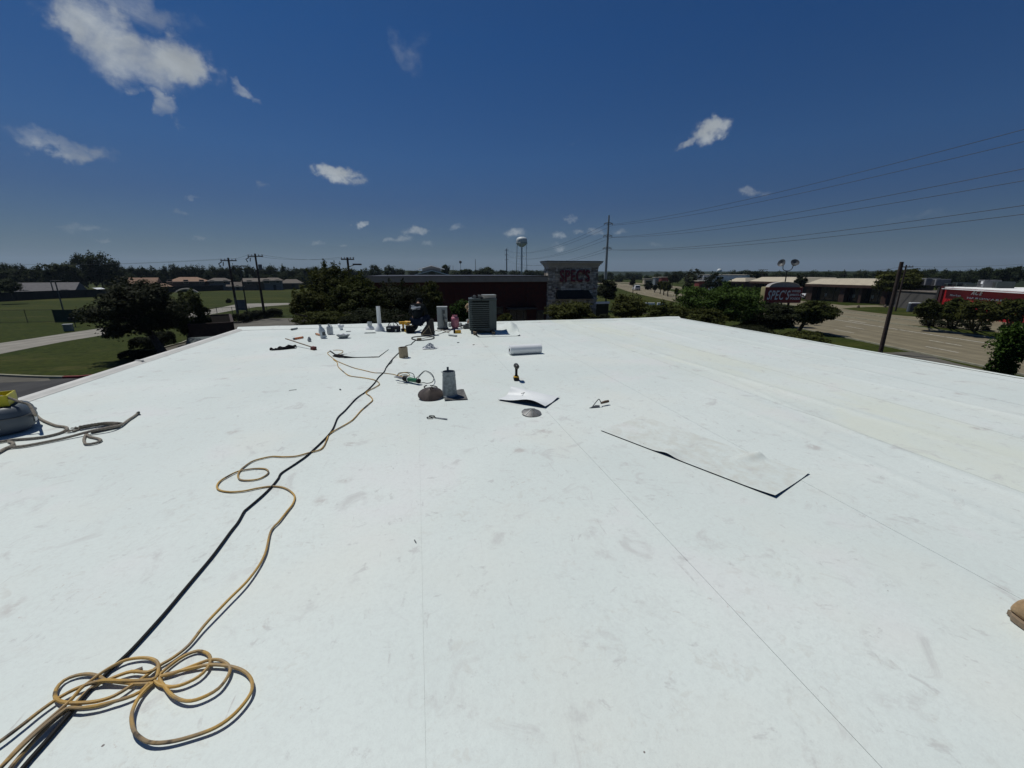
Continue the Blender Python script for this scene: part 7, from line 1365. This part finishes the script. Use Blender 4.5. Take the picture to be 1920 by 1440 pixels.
# white low wall right of the tower, small pale slabs on the verge
p0, p1 = ((21.24, 47.46, 3.41), (23.06, 47.72, 3.36))
mb = MB(); a, b = Vector((p0[0], p0[1], 0)), Vector((p1[0], p1[1], 0)); mb.box(((b-a).length/2, 0, p0[2]), ((b-a).length, .3, .22)); mb.mat(1); mb.box(((b-a).length/2, 0, p0[2]/2-.1), ((b-a).length-.2, .2, p0[2]-.1)); o = tag(mb.build('white_capped_wall', [M_WHITE, mat('olive_wall', (.018, .022, .010), .9, .3, 2)], loc=a), 'low wall with a white cap just right of the stone tower', 'wall'); o.rotation_euler = (0, 0, math.atan2((b-a).y, (b-a).x))
for lab, p in [('pale concrete slab on the verge left of the second slab', (49.97, 83.727)), ('smaller pale slab on the verge nearer the bright tree', (52.629, 83.128))]:
    mb = MB(); mb.bbox((0, 0, .25), (2.6 if 'left' in lab else 1.6, .5, .5), .04); tag(mb.build('verge_slab', M_WHITE, loc=(p[0], p[1], 0)), lab, 'slab').rotation_euler = (0, 0, -.3)
p = (53.83, 98.22, 3.16)
# floodlight mast behind the sign
p = (49.97, 49.02, 5.63); zh = 7.2
t = thing('floodlight_mast', 'mast with two large floodlights turned apart above the red sign', 'floodlight', (p[0], p[1], 0), math.radians(-45)); s7 = 70/770.0*.8
mb = MB(); mb.cyl((0, 0, 0), (0, 0, zh), .09, .07, 10); mb.build('shaft', M_DMET, t)
mb = MB(); mb.tube(spline([(-.55, 0, zh+.75), (-.5, 0, zh+.25), (-.2, 0, zh+.03), (.2, 0, zh+.03), (.5, 0, zh+.25), (.62, 0, zh+.75)], .1), .05, 7); mb.build('yoke', M_DMET, t, smooth=True)
for x_, a_ in ((-.72, -.9), (.72, .35)):
    mb = MB(); mb.lathe([(0, -.30), (.22, -.28), (.34, -.1), (.44, .25), (.46, .28), (.40, .27), (0, .1)], (x_, 0, zh+1.0), 14, Matrix.Rotation(a_, 3, 'Y')@Matrix.Rotation(1.1, 3, 'X')@Matrix.Scale(1.15, 3, (1, 0, 0))); mb.build('floodlight_head', M_DGREY, t, smooth=True)
# yellow frame and blue box by the forked tree
p = (101.141, 66.249)
t = thing('yellow_handrail', 'pale yellow tubular frame under the forked tree', 'handrail', (p[0], p[1], 0), azp-.5)
mb = MB()
for p0, p1 in (((-2.6, 0, 0), (-.4, 0, 2.2)), ((-.4, 0, 1.4), (2.0, 0, 1.4)), ((2.0, 0, 1.4), (2.0, 0, 0)), ((-.4, 0, 1.4), (-.6, 0, 0)), ((-1.8, 0, 0), (.2, 0, 2.6))): mb.cyl(p0, p1, .07, .07, 6)
mb.build('tube_frame', mat('dull_yellow', (.26, .22, .09), .6, .1, 2), t)
p = (88.347, 58.096)
t = thing('electrical_box', 'blue grey utility box with a white top on the grass island', 'utility box', (p[0], p[1], 0), azp-.4); mb = MB(); mb.bbox((0, 0, .75), (1.5, 1.1, 1.5), .05); mb.build('cabinet', mat('blue_grey_box', (.085, .10, .12), .7, .25, 2), t); mb = MB(); mb.bbox((.1, 0, 1.6), (1.5, 1.2, .18), .04); mb.build('lid', M_WHITE, t); mb = MB(); mb.box((.25, -.57, .8), (.6, .04, .6)); mb.build('door', M_DMET, t)
for k, p in enumerate([(88.171, 67.797), (94.23, 67.114)]): mb = MB(); mb.lathe([(.28, 0), (.22, .3), (.12, .5), (0, .62)], n=8); tag(mb.build('rock', M_HOUSEB, loc=(p[0], p[1], 0)), ('left', 'right')[k]+' small brown stump on the far edge of the grass island', 'stump')
# ================================================================ VEHICLES
def car(name, label, cat, p, rz, col, kind='van', group=None):
    t = thing(name, label, cat, (p[0], p[1], .025), rz, group); mc = mat('paint_'+name+str(col)[:6], col, .3, .04, 1, spec=.6)
    L_, W_, H_ = (5.6, 2.0, 2.1) if kind == 'van' else (4.6, 1.8, 1.45)
    prof = [(-L_/2, .35), (-L_/2, 1.0), (-L_*.47, H_*.95), (-L_*.42, H_), (L_*.16, H_), (L_*.30, 1.25), (L_*.47, 1.05), (L_/2, .8), (L_/2, .35)] if kind == 'van' else [(-L_/2, .32), (-L_/2, .85), (-L_*.44, .98), (-L_*.30, H_-.05), (-L_*.2, H_), (L_*.06, H_), (L_*.22, .98), (L_*.45, .82), (L_/2, .6), (L_/2, .32)]
    mb = MB(); n = len(prof)
    vs = [(s_*W_/2*(1 if z < 1.02 else .86), x, z) for s_ in (-1, 1) for x, z in prof]; mb.add(vs, [(i, (i+1) % n, n+(i+1) % n, n+i) for i in range(n)]+[tuple(range(n))[::-1], tuple(range(n, 2*n))]); mb.build('body', mc, t)
    for s_ in (-1, 1):
        mb = MB(); x0, x1 = (-L_*.40, L_*.20) if kind == 'van' else (-L_*.28, L_*.14); mb.add([(s_*(W_/2*.955), x0, 1.08), (s_*(W_/2*.955), x1, 1.08), (s_*(W_/2*.875), x1-.25, H_-.15), (s_*(W_/2*.875), x0+.15, H_-.15)], [(0, 1, 2, 3)]); mb.build('side_window', M_GLASS, t)
    mb = MB(); mb.box((0, -L_*.482, H_*.72), (W_*.76, .06, H_*.26), rot=Matrix.Rotation(-.12, 3, 'X')); mb.build('rear_window', M_GLASS, t)
    mb = MB(); c_ = ((0, L_*.235, 1.68) if kind == 'van' else (0, L_*.15, 1.22)); mb.box(c_, (W_*.80, .05, .85 if kind == 'van' else .6), rot=Matrix.Rotation(.66 if kind == 'van' else .95, 3, 'X')); mb.build('windscreen', M_GLASS, t)
    for sx_ in (-1, 1):
        for sy_ in (-1, 1):
            mb = MB(); c = Vector((sx_*W_*.46, sy_*L_*.32, .33)); mb.cyl(c-Vector((.11, 0, 0)), c+Vector((.11, 0, 0)), .34, .34, 14); wl = mb.build('wheel', M_BLACK, t); mb = MB(); mb.cyl(c-Vector((.12, 0, 0)), c+Vector((.12, 0, 0)), .18, .18, 10); mb.build('rim', M_ACL, wl)
        mb = MB(); mb.box((sx_*W_*.40, -L_/2-.01, .95), (.2, .05, .3)); mb.build('tail_light', mat('red_lens', (.2, .01, .01), .3), t); mb = MB(); mb.box((sx_*W_*.36, L_/2, .72), (.35, .05, .16)); mb.build('headlight', M_ACL, t)
    mb = MB(); mb.box((0, -L_/2-.03, .42), (W_*.95, .12, .2)); mb.build('bumper', M_DMET, t); return t
car('van', 'white van driving away on the boulevard before the bend', 'van', (86.149, 154.668), math.atan2(.96, .3)-math.pi/2+.02, (.62, .62, .62))
car('car', 'dark red car far ahead at the bend of the boulevard', 'car', (119.832, 221.338), -.32, (.10, .02, .018), 'car')
car('car', 'white car parked behind the median trees by the red store', 'car', (85.43, 51.99, 1.75)[:2], math.radians(-115), (.62, .62, .62), 'car')
car('car', 'white car glimpsed between the red sign and the brick shops', 'car', (103.39, 94.39, 1.06)[:2], math.radians(-70), (.5, .5, .5), 'car')
car('car', 'white car parked at the roadside right of the steel pole', 'car', (74.27, 152.92, 2.93)[:2], math.radians(-30), (.62, .62, .62), 'car')
car('car', 'silver car parked left of the steel pole beside the tower', 'car', (77.98, 173.26, 3.56)[:2], math.radians(60), (.35, .36, .37), 'car')
for lab, p, zz in [('thin dark post on the verge in front of the white van', (71.998, 131.255), 3.11), ('thin post beside the street median trees', (104.227, 148.02), 5.33)]:
    mb = MB(); mb.cyl((0, 0, 0), (0, 0, zz), .14, .12, 8); mb.cyl((0, 0, zz), (.9, 0, zz+.1), .05, .05, 6); tag(mb.build('lamp_post', M_DMET, loc=(p[0], p[1], 0)), lab, 'post')
# dry grasses and shrubs under the roadside tree
bush('dry_shrub', 'low brown dry shrub bed under the roadside tree at the roof edge', (34.44, 30.5, 1.3, 1.5838, 0.5359), 1, 71, 5000, .10)
bush('low_shrub', 'dark low shrubs along the foot of the thicket at the roof corner', (22.96, 25.07, 2.88, 2.166, 0.5373), 4, 72, 7000, .08)
bush('low_shrub', 'low dark shrub at the roof edge left of the multi stemmed tree', (12.72, 27.17, 3.67, 0.7393, 0.4543), 4, 73, 3000, .07)
p = (14.45, 30.78, 3.4)
# haze: a thin even layer of summer air round the whole scene
mb = MB(); mb.box((1000, 2900, 119.5), (15400, 11400, 241)); hz = mb.build('haze', bpy.data.materials.new('haze_air')); hm = hz.data.materials[0]; hm.use_nodes = True; hn = hm.node_tree; hn.nodes.clear()
pv = hn.nodes.new('ShaderNodeVolumePrincipled'); pv.inputs['Color'].default_value = (.62, .80, 1, 1); pv.inputs['Density'].default_value = .00009; pv.inputs['Anisotropy'].default_value = .2; ho = hn.nodes.new('ShaderNodeOutputMaterial'); hn.links.new(pv.outputs[0], ho.inputs['Volume'])
tag(hz, 'thin pale summer haze filling the distance', 'haze', kind='stuff')
